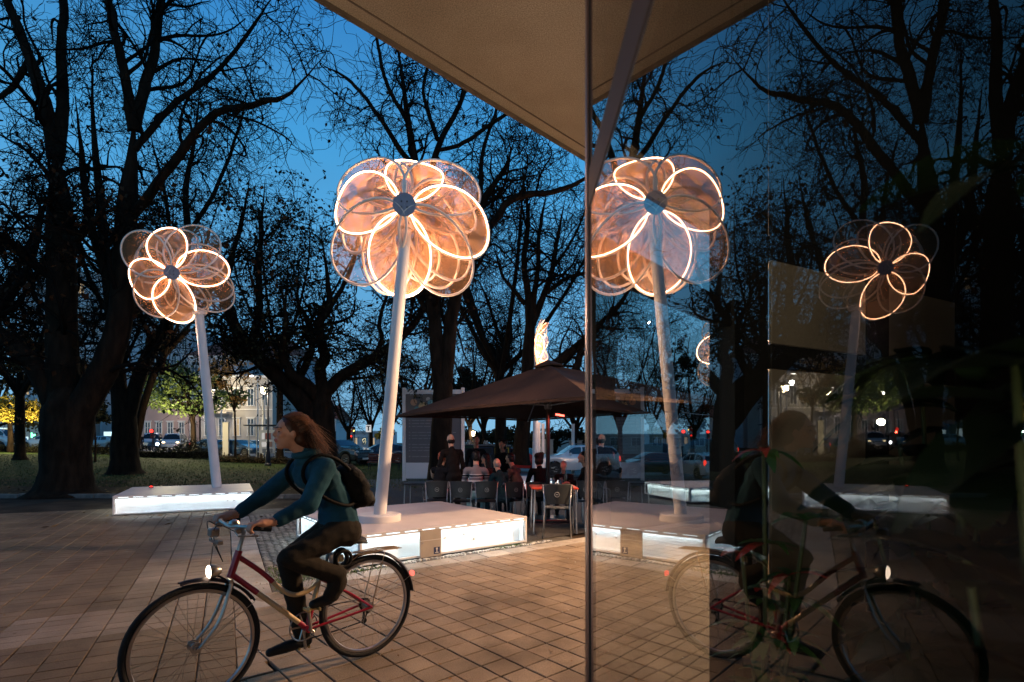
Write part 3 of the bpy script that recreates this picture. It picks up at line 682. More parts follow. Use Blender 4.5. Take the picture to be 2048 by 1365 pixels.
# frame of the long side
def bar(p, d, s0, s1, w_, z0, z1, name, m, off=0.0, parent=None):
    nn = Vector((d.y, -d.x)); c = p + d * ((s0 + s1) / 2) + nn * off
    return MB().box((c.x, c.y, (z0 + z1) / 2), (s1 - s0, w_, z1 - z0), rz=math.atan2(d.y, d.x), bev=.0015).build(name, m, parent or pav)
bar(GA0, GD, -2.2, ye - .004, .030, 1.912, 1.985, 'transom', M_frame, .012)
bar(GA0, GD, -2.2, ye - .004, .010, 1.9045, 1.9115, 'gasket', M_black, .004)
bar(GA0, GD, -2.2, ye - .004, .03, 0.0, .03, 'sill', M_frame, .012)
bar(GA0, GD, ye - .004, ye + .030, .013, 0, zs, 'corner_post', M_black, .006)
bar(GA0, GD, ye + .002, ye + .028, .0045, 0, zs - .001, 'edge_trim', M_alu, -.0035)
GC = GA0 + GD * (ye + .02) + GN * .012
BD = Vector((.67, .742)).normalized()
pane(GC, BD, .01, .66, .03, 1.785); pane(GC, BD, .01, .66, 1.865, 2.12); bar(GC, BD, .0, .68, .035, 2.12, zs, 'dark_panel', M_int, .01)  # opaque dark panel added over the pane to hide the bright outside
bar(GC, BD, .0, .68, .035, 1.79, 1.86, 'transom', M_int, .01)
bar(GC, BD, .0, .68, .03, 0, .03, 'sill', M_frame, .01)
PC = GC + BD * .72
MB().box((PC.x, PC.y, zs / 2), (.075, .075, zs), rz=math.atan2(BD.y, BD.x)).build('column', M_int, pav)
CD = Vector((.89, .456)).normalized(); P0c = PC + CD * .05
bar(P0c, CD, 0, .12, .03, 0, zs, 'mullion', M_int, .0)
for s0, s1 in ((.12, .62), (.76, 1.24)):
    bar(P0c, CD, s0, s1, .012, 1.76, 2.02, 'blind_panel', M_beige, .02); bar(P0c, CD, s0, s1, .012, .05, 1.68, 'blind_panel', M_beige, .02)
    bar(P0c, CD, s0, s1, .03, 1.682, 1.758, 'transom', M_int, .01); bar(P0c, CD, s0, s1, .03, 2.022, 2.10, 'transom', M_int, .01)
    bar(P0c, CD, s0, s1, .012, 2.102, zs, 'dark_panel', M_int, .02)
bar(P0c, CD, .62, .76, .04, 0, zs, 'mullion', M_int, .01); bar(P0c, CD, 1.24, 1.9, .04, 0, zs, 'dark_panel', M_int, .01)
P1c = P0c + CD * 1.9
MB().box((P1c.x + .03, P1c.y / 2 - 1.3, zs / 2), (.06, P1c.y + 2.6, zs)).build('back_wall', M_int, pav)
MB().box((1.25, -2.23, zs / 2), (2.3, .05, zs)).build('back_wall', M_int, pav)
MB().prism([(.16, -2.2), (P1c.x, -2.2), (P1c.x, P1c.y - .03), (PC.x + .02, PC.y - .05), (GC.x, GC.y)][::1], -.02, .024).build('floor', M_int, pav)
light('interior_fill', 'AREA', (.75, .55, 3.3), 2.6, (1, .72, .48), to=(.7, 1.1, 0), shape='DISK', size=.35)  # unseen warm fill added for the blind panels and houseplants

# plants indoors
M_lf = mat('plant_leaf', (.025, .075, .02), .45, color2=(.06, .14, .035), scale=6, isl=.3)
M_lfb = mat('broad_leaf', (.004, .011, .003), .5, color2=(.010, .020, .005), scale=6, isl=.3)
M_redl = mat('red_bract', (.30, .015, .02), .5, color2=(.42, .05, .03), scale=9, isl=.3)
M_stem = mat('plant_stem', (.05, .06, .02), .6)
M_pot = mat('plant_pot', (.10, .06, .045), .6, var=.2, scale=5)
def leaf(mb, p, d, L_, W_, droop=.3, m=0, up=Vector((0, 0, 1)), seg=6):
    d = d.normalized(); side = d.cross(up)
    if side.length < .1: side = d.cross(Vector((1, 0, 0)))
    side.normalize(); nn = side.cross(d); V = []; c = Vector(p)
    for i in range(seg + 1):
        t = i / seg; wv = W_ / 2 * math.sin(math.pi * min(1, t * .92 + .06)) ** .75 * (1 - .35 * t)
        cc = c + d * L_ * t + Vector((0, 0, -1)) * droop * L_ * t * t
        V += [tuple(cc + side * wv + nn * wv * .25), tuple(cc), tuple(cc - side * wv + nn * wv * .25)]
    Fs = []
    for i in range(seg):
        a = i * 3; Fs += [(a, a + 1, a + 4, a + 3), (a + 1, a + 2, a + 5, a + 4)]
    mb.add(V, Fs, m)
def potted(label, loc, r_, hp, stems, leaf_m, L_, W_, n_whorl, name='potted_plant', seed=1, red=0, pot=True):
    q = random.Random(seed); t = thing(name, label, 'plant', loc)
    if pot: MB().lathe([(r_ * .7, 0), (r_, hp), (r_ * 1.06, hp), (r_ * 1.06, hp + .03), (r_ * .95, hp + .03), (r_ * .9, hp - .02), (0, hp - .02)], k=24).build('pot', M_pot, t, smooth='auto')
    for (tx, ty, tz) in stems:
        s = MB(); p = [Vector((0, 0, hp - .03)), Vector((tx * .4, ty * .4, hp + (tz - hp) * .5)), Vector((tx, ty, tz))]
        path = cr_spline(p, 10); s.tube(path, [.007 - .0003 * i for i in range(10)], 6); s.build('stem', M_stem, t, smooth=True)
        for i in range(n_whorl):
            pp = Vector(path[min(9, 3 + int(i * 6.0 / max(1, n_whorl - 1)))]); kk = 6 if i > n_whorl - 3 else 4
            for k in range(kk):
                a = k * 2 * math.pi / kk + q.uniform(-.4, .4) + i; mb = MB()
                leaf(mb, (0, 0, 0), Vector((math.cos(a), math.sin(a), q.uniform(-.1, .7))), L_ * q.uniform(.7, 1.15), W_ * q.uniform(.8, 1.1), q.uniform(.2, .7))
                isr = red and q.random() < red
                mb.build('leaf', M_redl if isr else leaf_m, t, smooth=True, loc=tuple(pp))
    return t
potted('leafy houseplant with red bracts standing inside the glass', (.585, 1.22, .026), .13, .45, [(.0, .02, 1.40), (.07, -.03, 1.25), (-.05, .02, 1.16), (.03, .06, 1.04), (-.03, -.04, .98), (.05, .0, 1.12)], M_lf, .095, .034, 6, seed=4, red=.13)
potted('broad-leaved houseplant close behind the glass at the right', (.52, .50, .026), .12, .5, [(.06, .06, 1.72), (.16, -.05, 1.60), (-.02, .03, 1.50), (.02, .15, 1.38), (.2, .1, 1.5)], M_lfb, .20, .13, 4, seed=8)
potted('dark bushy houseplant beside the beige blind panels', (1.02, 1.28, .026), .14, .5, [(.0, .05, 1.62), (-.10, 0, 1.50), (.12, .06, 1.45), (.02, -.1, 1.3), (-.18, -.04, 1.25)], M_lfb, .19, .10, 5, seed=13)

# ================================================================== PARASOL
M_canopy = mat('brown_canvas', (.037, .021, .0145), .85, spec=.1, color2=(.056, .031, .021), scale=1.2, bump=.15, bscale=220, coord='World')
M_strut = mat('strut_grey', (.16, .16, .17), .4, metal=.6)
M_mast = mat('mast_black', (.018, .016, .016), .4, metal=.4)
ps = thing('cafe_parasol', 'large square brown parasol over the cafe tables', 'parasol', (.71, 10.5, gz(.71, 10.5)))
po = ps.location.copy()
def W2(x, y, z): return Vector((x, y, z)) - po
cn = [Vector((-2.65, 12.07, 2.05)), Vector((1.0, 6.88, 2.05)), Vector((4.07, 9.03, 2.05)), Vector((.42, 14.2, 2.05))]   # left, near, right, back
ap = Vector((.71, 10.5, 2.99))
cp = MB(); NN = 10
for i in range(4):
    A_, B_ = cn[i], cn[(i + 1) % 4]; V = []
    for a in range(NN + 1):
        for b in range(NN + 1):
            t = a / NN; e_ = A_.lerp(B_, b / NN); p = ap.lerp(e_, t)
            sag = -.10 * math.sin(math.pi * t) * (math.sin(math.pi * b / NN)) + .03 * t * t * math.sin(math.pi * b / NN)
            V.append(tuple(p + Vector((0, 0, sag)) - po))
    Fs = [(a * (NN + 1) + b, (a + 1) * (NN + 1) + b, (a + 1) * (NN + 1) + b + 1, a * (NN + 1) + b + 1) for a in range(NN) for b in range(NN)]
    me = mkmesh('canopy_panel', V, Fs, M_canopy, smooth=True); link('canopy_panel', me, ps)
    v = MB(); vv = []
    for b in range(NN + 1):
        e_ = A_.lerp(B_, b / NN) + Vector((0, 0, .03 * math.sin(math.pi * b / NN))); vv.append(e_)
    V = [tuple(p - po + Vector((0, 0, -.002))) for p in vv] + [tuple(p - po - Vector((0, 0, .045))) for p in vv]
    link('valance', mkmesh('valance', V, [(b, b + 1, NN + 2 + b, NN + 1 + b) for b in range(NN)], M_canopy), ps)
    rib = MB(); rib.tube([ap - po - Vector((0, 0, .06)), ap.lerp(A_, .5) - po - Vector((0, 0, .06)), A_ - po - Vector((0, 0, .045))], .016, 6); rib.build('rib', M_strut, ps)
    mid = ap.lerp(A_, .52) - po - Vector((0, 0, .07)); hubp = Vector((.71, 10.5, 2.17)) - po
    MB().tube([hubp, mid], .013, 6).build('strut', M_strut, ps)
    mid = ap.lerp(A_.lerp(B_, .5), .55) - po - Vector((0, 0, .14)); MB().tube([hubp, mid], .011, 6).build('strut', M_strut, ps)
V = []; c4 = []
for i in range(4): c4.append(ap.lerp(cn[i], .085) - po + Vector((0, 0, .055)))
cap_ = MB(); tp = ap - po + Vector((0, 0, .085))
for i in range(4): cap_.add([tp, c4[i], c4[(i + 1) % 4]], [(0, 1, 2)])
for i in range(4): cap_.quad(c4[i], c4[(i + 1) % 4], c4[(i + 1) % 4] - Vector((0, 0, .03)), c4[i] - Vector((0, 0, .03)))
cap_.build('top_cap', M_canopy, ps)
MB().tube([(0, .02, 0), (0, .02, 3.02 - po.z)], .042, 14).build('mast', M_mast, ps, smooth='auto')
MB().box((0, .02, .05), (.7, .7, .09), bev=.02).build('base', M_dark, ps)
MB().lathe([(.06, 0), (.075, .02), (.075, .10), (.06, .12)], c=(0, .02, 2.10 - po.z), k=14).build('runner', M_strut, ps)
hp_ = PT(1120, 832, 10.2) - po
ht = MB(); ht.box((0, 0, 0), (.24, .05, .07), bev=.008); ho = ht.build('heater', M_dark, ps, loc=hp_ + Vector((0, .045, .012)), rot=(R(-12), R(10), 0))
MB().box((0, 0, 0), (.17, .012, .035), bev=.004).build('heater_element', emis('heater_red', (1, .09, .06), 7), ho, loc=(0, -.032, -.005))
MB().tube([hp_ + Vector((0, .06, 0)), Vector((0, .02, hp_.z + .02))], .012, 6).build('heater_arm', M_dark, ps)
light('heater_glow', 'SPOT', tuple(hp_ + po + Vector((0, -.03, -.05))), 42, (1, .09, .05), .08, to=(.1, 11.4, .6), spot_size=R(130), spot_blend=.8)

# ================================================================== CAFE FURNITURE
M_tube = mat('chair_tube', (.30, .31, .33), .3, metal=.85)
M_seat = mat('chair_grey', (.022, .027, .031), .5, var=.15, scale=5)
M_logo = mat('chair_logo', (.28, .28, .28), .5)
M_tred = mat('red_tabletop', (.42, .045, .025), .45, var=.1, scale=3)
M_tdark = mat('dark_tabletop', (.03, .028, .03), .4)
def chair(label, loc, rz, seatm=None):
    """faces local +y; back at -y"""
    t = thing('cafe_chair', label, 'chair', loc, rz, 'metal cafe chairs under the parasol')
    sm_ = seatm or M_seat
    V = []; nx, ny = 8, 6
    s = MB(); pts = [[(-.20 + .40 * i / nx, -.19 + .40 * j / ny, .44 - .02 * math.sin(math.pi * i / nx) * math.sin(math.pi * j / ny)) for i in range(nx + 1)] for j in range(ny + 1)]
    for dz in (0, -.014): V += [(x, y, z + dz) for row in pts for (x, y, z) in row]
    W_ = nx + 1; B_ = W_ * (ny + 1); Fs = []
    for j in range(ny):
        for i in range(nx): a = j * W_ + i; Fs += [(a, a + 1, a + W_ + 1, a + W_), (B_ + a, B_ + a + W_, B_ + a + W_ + 1, B_ + a + 1)]
    s.add(V, Fs); s.build('seat', sm_, t, smooth='auto')
    V = []
    for j in range(6):
        z = .50 + .30 * j / 5; wv = .17 + .045 * j / 5
        for i in range(9):
            u = -1 + 2 * i / 8; V.append((wv * u, -.215 - .035 * j / 5 + .055 * u * u, z + .012 * (1 - u * u)))
    Fs = [(j * 9 + i, j * 9 + i + 1, (j + 1) * 9 + i + 1, (j + 1) * 9 + i) for j in range(5) for i in range(8)]
    V2 = [(x, y - .012, z) for x, y, z in V]; b = MB(); b.add(V, Fs); b.add(V2, [f[::-1] for f in Fs]); b.tube([V[45 + i] for i in range(9)], .010, 6)
    bo = b.build('backrest', sm_, t, smooth='auto')
    lg = MB(); a = [i * 2 * math.pi / 18 for i in range(18)]
    lg.tube([(.036 * math.cos(q), -.252 - .012, .66 + .036 * math.sin(q)) for q in a], .004, 5, close=True); lg.box((0, -.264, .66), (.038, .003, .012)); lg.build('round_logo', M_logo, bo)
    for sx_ in (-1, 1):
        f = MB(); f.tube(cr_spline([(sx_ * .225, -.19, .80), (sx_ * .235, -.05, .69), (sx_ * .24, .14, .66), (sx_ * .235, .20, .60), (sx_ * .225, .22, .3), (sx_ * .235, .245, 0)], 18), .010, 7); f.build('leg', M_tube, t, smooth=True)
        f = MB(); f.tube([(sx_ * .21, -.20, .80), (sx_ * .19, -.215, .46), (sx_ * .215, -.30, 0)], .010, 7); f.build('leg', M_tube, t, smooth=True)
    MB().tube([(-.225, .21, .42), (.225, .21, .42)], .009, 6).build('stretcher', M_tube, t)
    return t
def table(label, loc, rz, top, w_=.72, d_=.72, h=.73):
    t = thing('cafe_table', label, 'table', loc, rz, 'cafe tables under the parasol')
    MB().box((0, 0, h - .012), (w_, d_, .026), bev=.008).build('tabletop', top, t)
    for sx_ in (-1, 1):
        for sy_ in (-1, 1):
            MB().tube([(sx_ * (w_ / 2 - .05), sy_ * (d_ / 2 - .05), h - .03), (sx_ * (w_ / 2 - .03), sy_ * (d_ / 2 - .03), 0)], .014, 8).build('leg', M_tube, t)
    for sy_ in (-1, 1): MB().tube([(-(w_ / 2 - .05), sy_ * (d_ / 2 - .05), h - .04), ((w_ / 2 - .05), sy_ * (d_ / 2 - .05), h - .04)], .01, 6).build('apron', M_tube, t)
    return t
def G3(px, Y): v = GX(px, Y); return (v.x, v.y, v.z)
table('empty red topped cafe table with a chair tucked in front', G3(1106, 8.75), R(2), M_tred, .74, .70)
chair('empty chair with its back to the camera at the near red table', G3(1116, 8.30), R(-8))
table('dark cafe table cluttered with glasses behind the red one', G3(1128, 10.6), R(-6), M_tdark, .8, .8, .76)
table('dark cafe table in the middle of the seated group', G3(968, 11.0), R(5), M_tdark, 1.3, .7)
table('dark side table at the left end of the cafe', G3(848, 11.4), R(-3), M_tdark, .8, .6, .72)
table('dark cafe table behind the striped sweater', G3(905, 12.2), R(8), M_tdark, 1.2, .7)
for lab, px, Y, rz in (('grey chair in front of the person with orange hair', 872, 10.25, 12), ('grey chair with a round logo under the striped sweater', 926, 10.15, -6),
        ('grey chair under the person in teal', 970, 10.05, 10), ('grey chair under the person in the grey jacket', 1018, 10.5, 32), ('chair under the curly haired person', 1068, 10.9, 10),
        ('chair on the far side of the cluttered table', 1160, 11.0, 150), ('chair half hidden by the glass edge', 1186, 9.6, -40), ('chair beside the middle table', 1002, 11.9, 175)):
    chair(lab, G3(px, Y), R(rz))
M_glass = mat('drinking_glass', (.6, .6, .6), .08, spec=.8, trans=.8)
M_ash = mat('white_plate', (.7, .68, .66), .4)
def tabletop_item(kind, label, cat, px, Y, z, q=1.0):
    x = (px - CX) / F * Y; t = None
    if kind == 'glass': prof = [(.026, 0), (.030, .005), (.034, .12), (.032, .12), (.028, .01), (0, .01)]; m = M_glass
    elif kind == 'plate': prof = [(.05, 0), (.10, .014), (.10, .018), (.05, .006), (0, .006)]; m = M_ash
    else: prof = [(.03, 0), (.032, .01), (.032, .15), (.012, .2), (.012, .25), (0, .25)]; m = mat('bottle_glass', (.05, .09, .04), .1, spec=.8)
    o = MB().lathe([(a * q, b * q) for a, b in prof], k=14).build({'glass': 'drinking_glass', 'plate': 'plate', 'bottle': 'bottle'}[kind], m, None, smooth='auto', loc=(x, Y, z))
    return tag(o, label, cat)
zt_ = gz(1.0, 10.6) + .762
tabletop_item('glass', 'left drinking glass on the cluttered dark table', 'glass', 1107, 10.45, zt_)
tabletop_item('glass', 'drinking glass beside the white plate', 'glass', 1122, 10.55, zt_)
tabletop_item('plate', 'white plate on the cluttered dark table', 'plate', 1140, 10.6, zt_)
tabletop_item('bottle', 'green bottle on the cluttered dark table', 'bottle', 1131, 10.8, zt_)
tabletop_item('glass', 'drinking glass on the middle table beside the striped sweater', 'glass', 962, 10.9, gz(-.6, 11) + .732)
tabletop_item('glass', 'second drinking glass on the middle table', 'glass', 985, 11.0, gz(-.4, 11) + .732)
tabletop_item('plate', 'small ashtray on the near red table', 'ashtray', 1108, 8.6, gz(.66, 8.6) + .732, .45)
# ================================================================== PEOPLE
def prim_mesh(mb, p):
    if p['k'] == 'e':
        mb.ell(p['c'], p['r'], 16, 12, M=p.get('M'))
    else:
        a, b = Vector(p['a']), Vector(p['b']); ra, rb = p['ra'], p['rb']; d = b - a; L_ = max(1e-4, d.length); d /= L_
        path, rr = [], []
        for t in (-1, -.85, -.6, -.3): path.append(a + d * ra * t); rr.append(ra * math.sqrt(max(1e-4, 1 - t * t)))
        for t in (0, .25, .5, .75, 1): path.append(a.lerp(b, t)); rr.append(ra + (rb - ra) * t)
        for t in (.3, .6, .85, 1): path.append(b + d * rb * t); rr.append(rb * math.sqrt(max(1e-4, 1 - t * t)))
        n0 = mb.n; mb.tube(path, rr, 14)
        if p.get('fl'):
            ax_, f = p['fl']; ax_ = Vector(ax_).normalized(); V = mb.v[-1]; A = np.array(ax_); c = np.array(a)
            q = V - c; dd = np.array(d); along = (q @ dd)[:, None] * dd; perp = q - along; comp = (perp @ A)[:, None] * A
            mb.v[-1] = c + along + perp + comp * (f - 1)
def C_(a, b, ra, rb, m=0, fl=None): return dict(k='c', a=a, b=b, ra=ra, rb=rb, m=m, fl=fl)
def E_(c, r, m=0, M=None): return dict(k='e', c=c, r=r, m=m, M=M)
def body_mesh(name, prims, voxel, mats, smooth_it=4, folds=None):
    mb = MB()
    for p in prims: prim_mesh(mb, p)
    me0 = mb.mesh('tmp', []); ob = bpy.data.objects.new('tmp', me0); col.objects.link(ob)
    md = ob.modifiers.new('r', 'REMESH'); md.mode = 'VOXEL'; md.voxel_size = voxel; md.use_smooth_shade = True
    ms = ob.modifiers.new('s', 'SMOOTH'); ms.iterations = smooth_it; ms.factor = .5
    dg = bpy.context.evaluated_depsgraph_get(); me = bpy.data.meshes.new_from_object(ob.evaluated_get(dg)); me.name = name
    bpy.data.objects.remove(ob); bpy.data.meshes.remove(me0)
    me.materials.clear()
    for m in mats: me.materials.append(m)
    n = len(me.polygons); C = np.zeros(n * 3); me.polygons.foreach_get('center', C); C = C.reshape(-1, 3); best = np.full(n, 1e9); idx = np.zeros(n, int)
    def dist(P, p):
        if p['k'] == 'e':
            q = P - np.array(tuple(p['c'])); 
            if p.get('M') is not None: q = q @ np.array(p['M'].to_3x3())
            r = np.array(p['r']); return (np.linalg.norm(q / r, axis=1) - 1) * r.min()
        a, b = np.array(tuple(p['a'])), np.array(tuple(p['b'])); d = b - a; t = np.clip(((P - a) @ d) / max(1e-9, d @ d), 0, 1)
        q = P - (a + t[:, None] * d)
        if p.get('fl'):
            A = np.array(Vector(p['fl'][0]).normalized()); q = q - (q @ A)[:, None] * A * (1 - 1 / p['fl'][1])
        return np.linalg.norm(q, axis=1) - (p['ra'] + (p['rb'] - p['ra']) * t)
    for p in prims:
        dd = dist(C, p); k = dd < best; best[k] = dd[k]; idx[k] = p['m']
    me.polygons.foreach_set('material_index', idx.astype(np.int32)); me.polygons.foreach_set('use_smooth', np.ones(n, bool))
    if folds:
        fm = set(folds['m']); amp = folds['a']; fr = folds['f']; vc = set()
        for pl_ in me.polygons:
            if pl_.material_index in fm: vc.update(pl_.vertices)
        nr = [tuple(v.normal) for v in me.vertices]
        for i in vc:
            v = me.vertices[i]; c = v.co
            q = noise.noise(Vector((c.x * fr[0], c.y * fr[1], c.z * fr[2]))) + .5 * noise.noise(Vector((c.x * fr[0] * 2.3 + 7, c.y * fr[1] * 2.3, c.z * fr[2] * 2.3)))
            q = q - 1.2 * abs(noise.noise(Vector((c.x * fr[0] * .8 + 3, c.y * fr[1] * .8, c.z * fr[2] * 1.1)))) + .25
            v.co = c + Vector(nr[i]) * amp * q
    me.update(); return me
def cloth(name, c, var=.2, sc_=14): return mat(name, c, .85, spec=.12, var=var, scale=sc_, bump=.3, bscale=300)
M_skin = mat('skin', (.46, .23, .15), .5, var=.08, scale=12)
M_skin2 = mat('skin_light', (.62, .36, .25), .5, var=.08, scale=12)
M_eye = mat('eye_dark', (.02, .012, .01), .2)
M_hairb = mat('hair_auburn', (.045, .016, .008), .42, var=.5, scale=40, coord='Object')
M_hair2 = mat('hair_tips', (.17, .065, .026), .42, var=.4, scale=30)
M_hairk = mat('hair_black', (.010, .008, .007), .5)
M_hairg = mat('hair_grey', (.30, .27, .24), .6)
M_shoe = mat('shoe_black', (.008, .008, .009), .55)
M_teal = cloth('jacket_teal', (.015, .062, .090), .25, 9)
M_trou = cloth('trousers_brown', (.028, .022, .016), .10, 30)

# ---- cyclist and bicycle share one frame: x forward, y to the rider's left (towards the camera), z up
BR = Vector((-.98, 3.62)); BA = math.atan2(-.7046, -.7096)
bike = thing('bicycle', 'red and cream step-through bicycle ridden across the paving', 'bicycle', (BR.x, BR.y, .002), BA)
M_red = mat('bike_red', (.36, .008, .03), .28, coat=.6, var=.1, scale=6)
M_cream = mat('bike_cream', (.62, .43, .22), .3, coat=.5, var=.1, scale=6)
M_chrome = mat('chrome', (.42, .39, .36), .28, metal=.9)
M_tyre = mat('tyre_rubber', (.014, .013, .013), .75, bump=.4, bscale=120, var=.2, scale=30)
M_rim = mat('rim_alu', (.45, .43, .42), .3, metal=.95)
M_rub = mat('black_rubber', (.012, .011, .011), .6)
WB, WR = 1.04, .342
def wheel(cx_, label=None):
    w_ = MB(); a = [i * 2 * math.pi / 56 for i in range(56)]
    hub = MB().tube([(0, -.045, 0), (0, .045, 0)], .017, 12); hub.tube([(0, -.034, 0), (0, -.030, 0)], .030, 14); hub.tube([(0, .030, 0), (0, .034, 0)], .030, 14); hub.tube([(0, -.062, 0), (0, .062, 0)], .006, 8)
    wo_ = hub.build('wheel', M_rim, bike, smooth='auto', loc=(cx_, 0, WR), rot=(0, R(7 if cx_ else 19), 0))
    MB().tube([((WR - .018) * math.cos(q), 0, (WR - .018) * math.sin(q)) for q in a], .0175, 10, close=True).build('tyre', M_tyre, wo_, smooth=True)
    rm = MB(); k = len(a)
    prof = [(-.011, WR - .036), (-.011, WR - .050), (0, WR - .055), (.011, WR - .050), (.011, WR - .036)]
    V = [(r * math.cos(q), y, r * math.sin(q)) for q in a for (y, r) in prof]
    Fs = [(i * 5 + j, ((i + 1) % k) * 5 + j, ((i + 1) % k) * 5 + j + 1, i * 5 + j + 1) for i in range(k) for j in range(4)]
    rm.add(V, Fs); rm.build('rim', M_rim, wo_, smooth='auto')
    sp_me = {}
    for s in (-1, 1):
        for cr_ in (-1, 1):
            q0 = cr_ * .9
            sp_me[(s, cr_)] = MB().tube([(.028 * math.cos(q0), s * .032, .028 * math.sin(q0)), (WR - .05, 0, 0)], .0011, 3, caps=False).mesh('spoke', M_chrome)
    for i in range(32):
        s = 1 if i % 2 else -1; cr_ = 1 if (i // 2) % 2 else -1
        link('spoke', sp_me[(s, cr_)], wo_, rot=(0, -i * 2 * math.pi / 32, 0))
    MB().tube([(WR - .05, 0, 0), (WR - .085, 0, 0)], .003, 5).build('valve', M_chrome, wo_)
    return wo_
wheel(0.0); wheel(WB)
BB = Vector((.42, 0, .29)); HT = Vector((.815, 0, .83)); HB = Vector((.862, 0, .685)); ST = Vector((.335, 0, .60)); SP = Vector((.262, 0, .775))
fr = MB()
fr.tube([HT, HB], .020, 14, m=0)
dt0 = HB + (HT - HB) * .12; tt0 = HB + (HT - HB) * .80
fr.tube([dt0, dt0.lerp(BB, .32)], .0165, 12, m=0); fr.tube([dt0.lerp(BB, .32), dt0.lerp(BB, .88)], .0160, 12, m=1); fr.tube([dt0.lerp(BB, .88), BB], .0165, 12, m=0)
tt = cr_spline([tt0, (.69, 0, .685), (.57, 0, .556), (.49, 0, .512), (.41, 0, .522), (.345, 0, .565)], 28)
fr.tube(tt[:9], .0150, 12, m=0); fr.tube(tt[8:], .0146, 12, m=1)
fr.tube([BB, BB.lerp(ST, .36)], .0150, 12, m=0); fr.tube([BB.lerp(ST, .36), ST], .0150, 12, m=1)
fr.tube([BB - Vector((0, .034, 0)), BB + Vector((0, .034, 0))], .021, 14, m=0)
for s in (-1, 1):
    fr.tube([BB + Vector((-.01, s * .026, 0)), Vector((.2, s * .042, .315)), Vector((0, s * .058, WR))], .0085, 8, m=0)
    fr.tube([ST + Vector((0, s * .014, -.02)), Vector((.14, s * .040, .455)), Vector((0, s * .058, WR))], .0075, 8, m=0)
fr.build('frame', [M_red, M_cream], bike, smooth='auto')
fk = MB()
for s in (-1, 1): fk.tube(cr_spline([HB + Vector((.004, s * .03, -.03)), (.905, s * .046, .53), (.955, s * .05, .43), (WB - .008, s * .054, WR)], 12), [.012 - .0005 * i for i in range(12)], 8)
fk.tube([HB + Vector((.004, -.036, -.022)), HB + Vector((.004, .036, -.022))], .013, 10); fk.build('fork', M_chrome, bike, smooth='auto')
def mudguard(cx_, a0, a1):
    m = MB(); k = 30; V = []
    for i in range(k + 1):
        a = R(a0 + (a1 - a0) * i / k)
        for (y, r) in ((-.028, WR + .010), (-.016, WR + .024), (0, WR + .028), (.016, WR + .024), (.028, WR + .010)): V.append((cx_ + r * math.cos(a), y, WR + r * math.sin(a)))
    m.add(V, [(i * 5 + j, (i + 1) * 5 + j, (i + 1) * 5 + j + 1, i * 5 + j + 1) for i in range(k) for j in range(4)])
    return m.build('mudguard', mat('mudguard_dark', (.045, .035, .035), .3, metal=.5), bike, smooth=True)
mudguard(0, 35, 176); mudguard(WB, 78, 148)
for s in (-1, 1):
    MB().tube([(0, s * .06, WR), (-.335, s * .03, .50)], .0022, 5).build('mudguard_stay', M_chrome, bike)
    MB().tube([(WB, s * .058, WR), (WB - .30, s * .03, .53)], .0022, 5).build('mudguard_stay', M_chrome, bike)
sd = MB(); path = [(-.02, 0, .80), (.04, 0, .812), (.12, 0, .806), (.20, 0, .802), (.27, 0, .798)]
V = []
for i, (x, y, z) in enumerate(path):
    wv = (.06, .082, .058, .026, .014)[i]
    for a in range(10): q = 2 * math.pi * a / 10; V.append((x + .10, y + wv * math.cos(q), z - .01 + (.026 if math.sin(q) > 0 else .018) * math.sin(q) - .012 * abs(math.cos(q))))
sd.add(V, [(i * 10 + j, i * 10 + (j + 1) % 10, (i + 1) * 10 + (j + 1) % 10, (i + 1) * 10 + j) for i in range(4) for j in range(10)] + [tuple(range(10))[::-1], tuple(40 + j for j in range(10))])
so = sd.build('saddle', M_rub, bike, smooth=True); so.location = (-.05, 0, 0)
MB().tube([ST - Vector((0, 0, .02)), SP], .0125, 10).build('seat_post', M_chrome, bike)
hb = MB()
hb.tube([HT - (HB - HT) * -.05, HT + Vector((-.028, 0, .105)), HT + Vector((-.01, 0, .135)), HT + Vector((.045, 0, .142))], .0125, 10)
hbp = cr_spline([(.74, .255, .975), (.80, .245, .985), (.865, .16, .99), (.86, 0, .972), (.865, -.16, .99), (.80, -.245, .985), (.74, -.255, .975)], 40)
hb.tube(hbp, .0112, 9); hbo = hb.build('handlebar', M_chrome, bike, smooth='auto')
for s in (-1, 1):
    MB().tube([(.732, s * .256, .974), (.80, s * .245, .985), (.832, s * .215, .988)], .0165, 12).build('grip', M_rub, hbo, smooth='auto')
    lv = MB(); lv.box((.872, s * .165, .968), (.035, .02, .03), bev=.005); lv.tube([(.885, s * .165, .962), (.885, s * .205, .945), (.80, s * .262, .945)], .0048, 6); lv.build('brake_lever', M_chrome, hbo)
    MB().tube(cr_spline([(.885, s * .16, .965), (.95, s * .10, 1.0), (.955, s * .03, .93), (.90, 0, .78)], 16), .0026, 5).build('brake_cable', M_rub, hbo, smooth=True)
MB().lathe([(.030, 0), (.030, .006), (.024, .02), (.008, .028), (0, .029)], k=16).build('bell', M_chrome, hbo, loc=(.862, .07, .992))
bk_ = MB(); bk_.box((.935, .0, .90), (.03, .16, .022), bev=.004); bk_.box((.955, .03, .955), (.05, .05, .05), bev=.008); bk_.box((.94, -.04, .935), (.04, .06, .03), bev=.006); bk_.build('bar_bracket', M_chrome, bike)
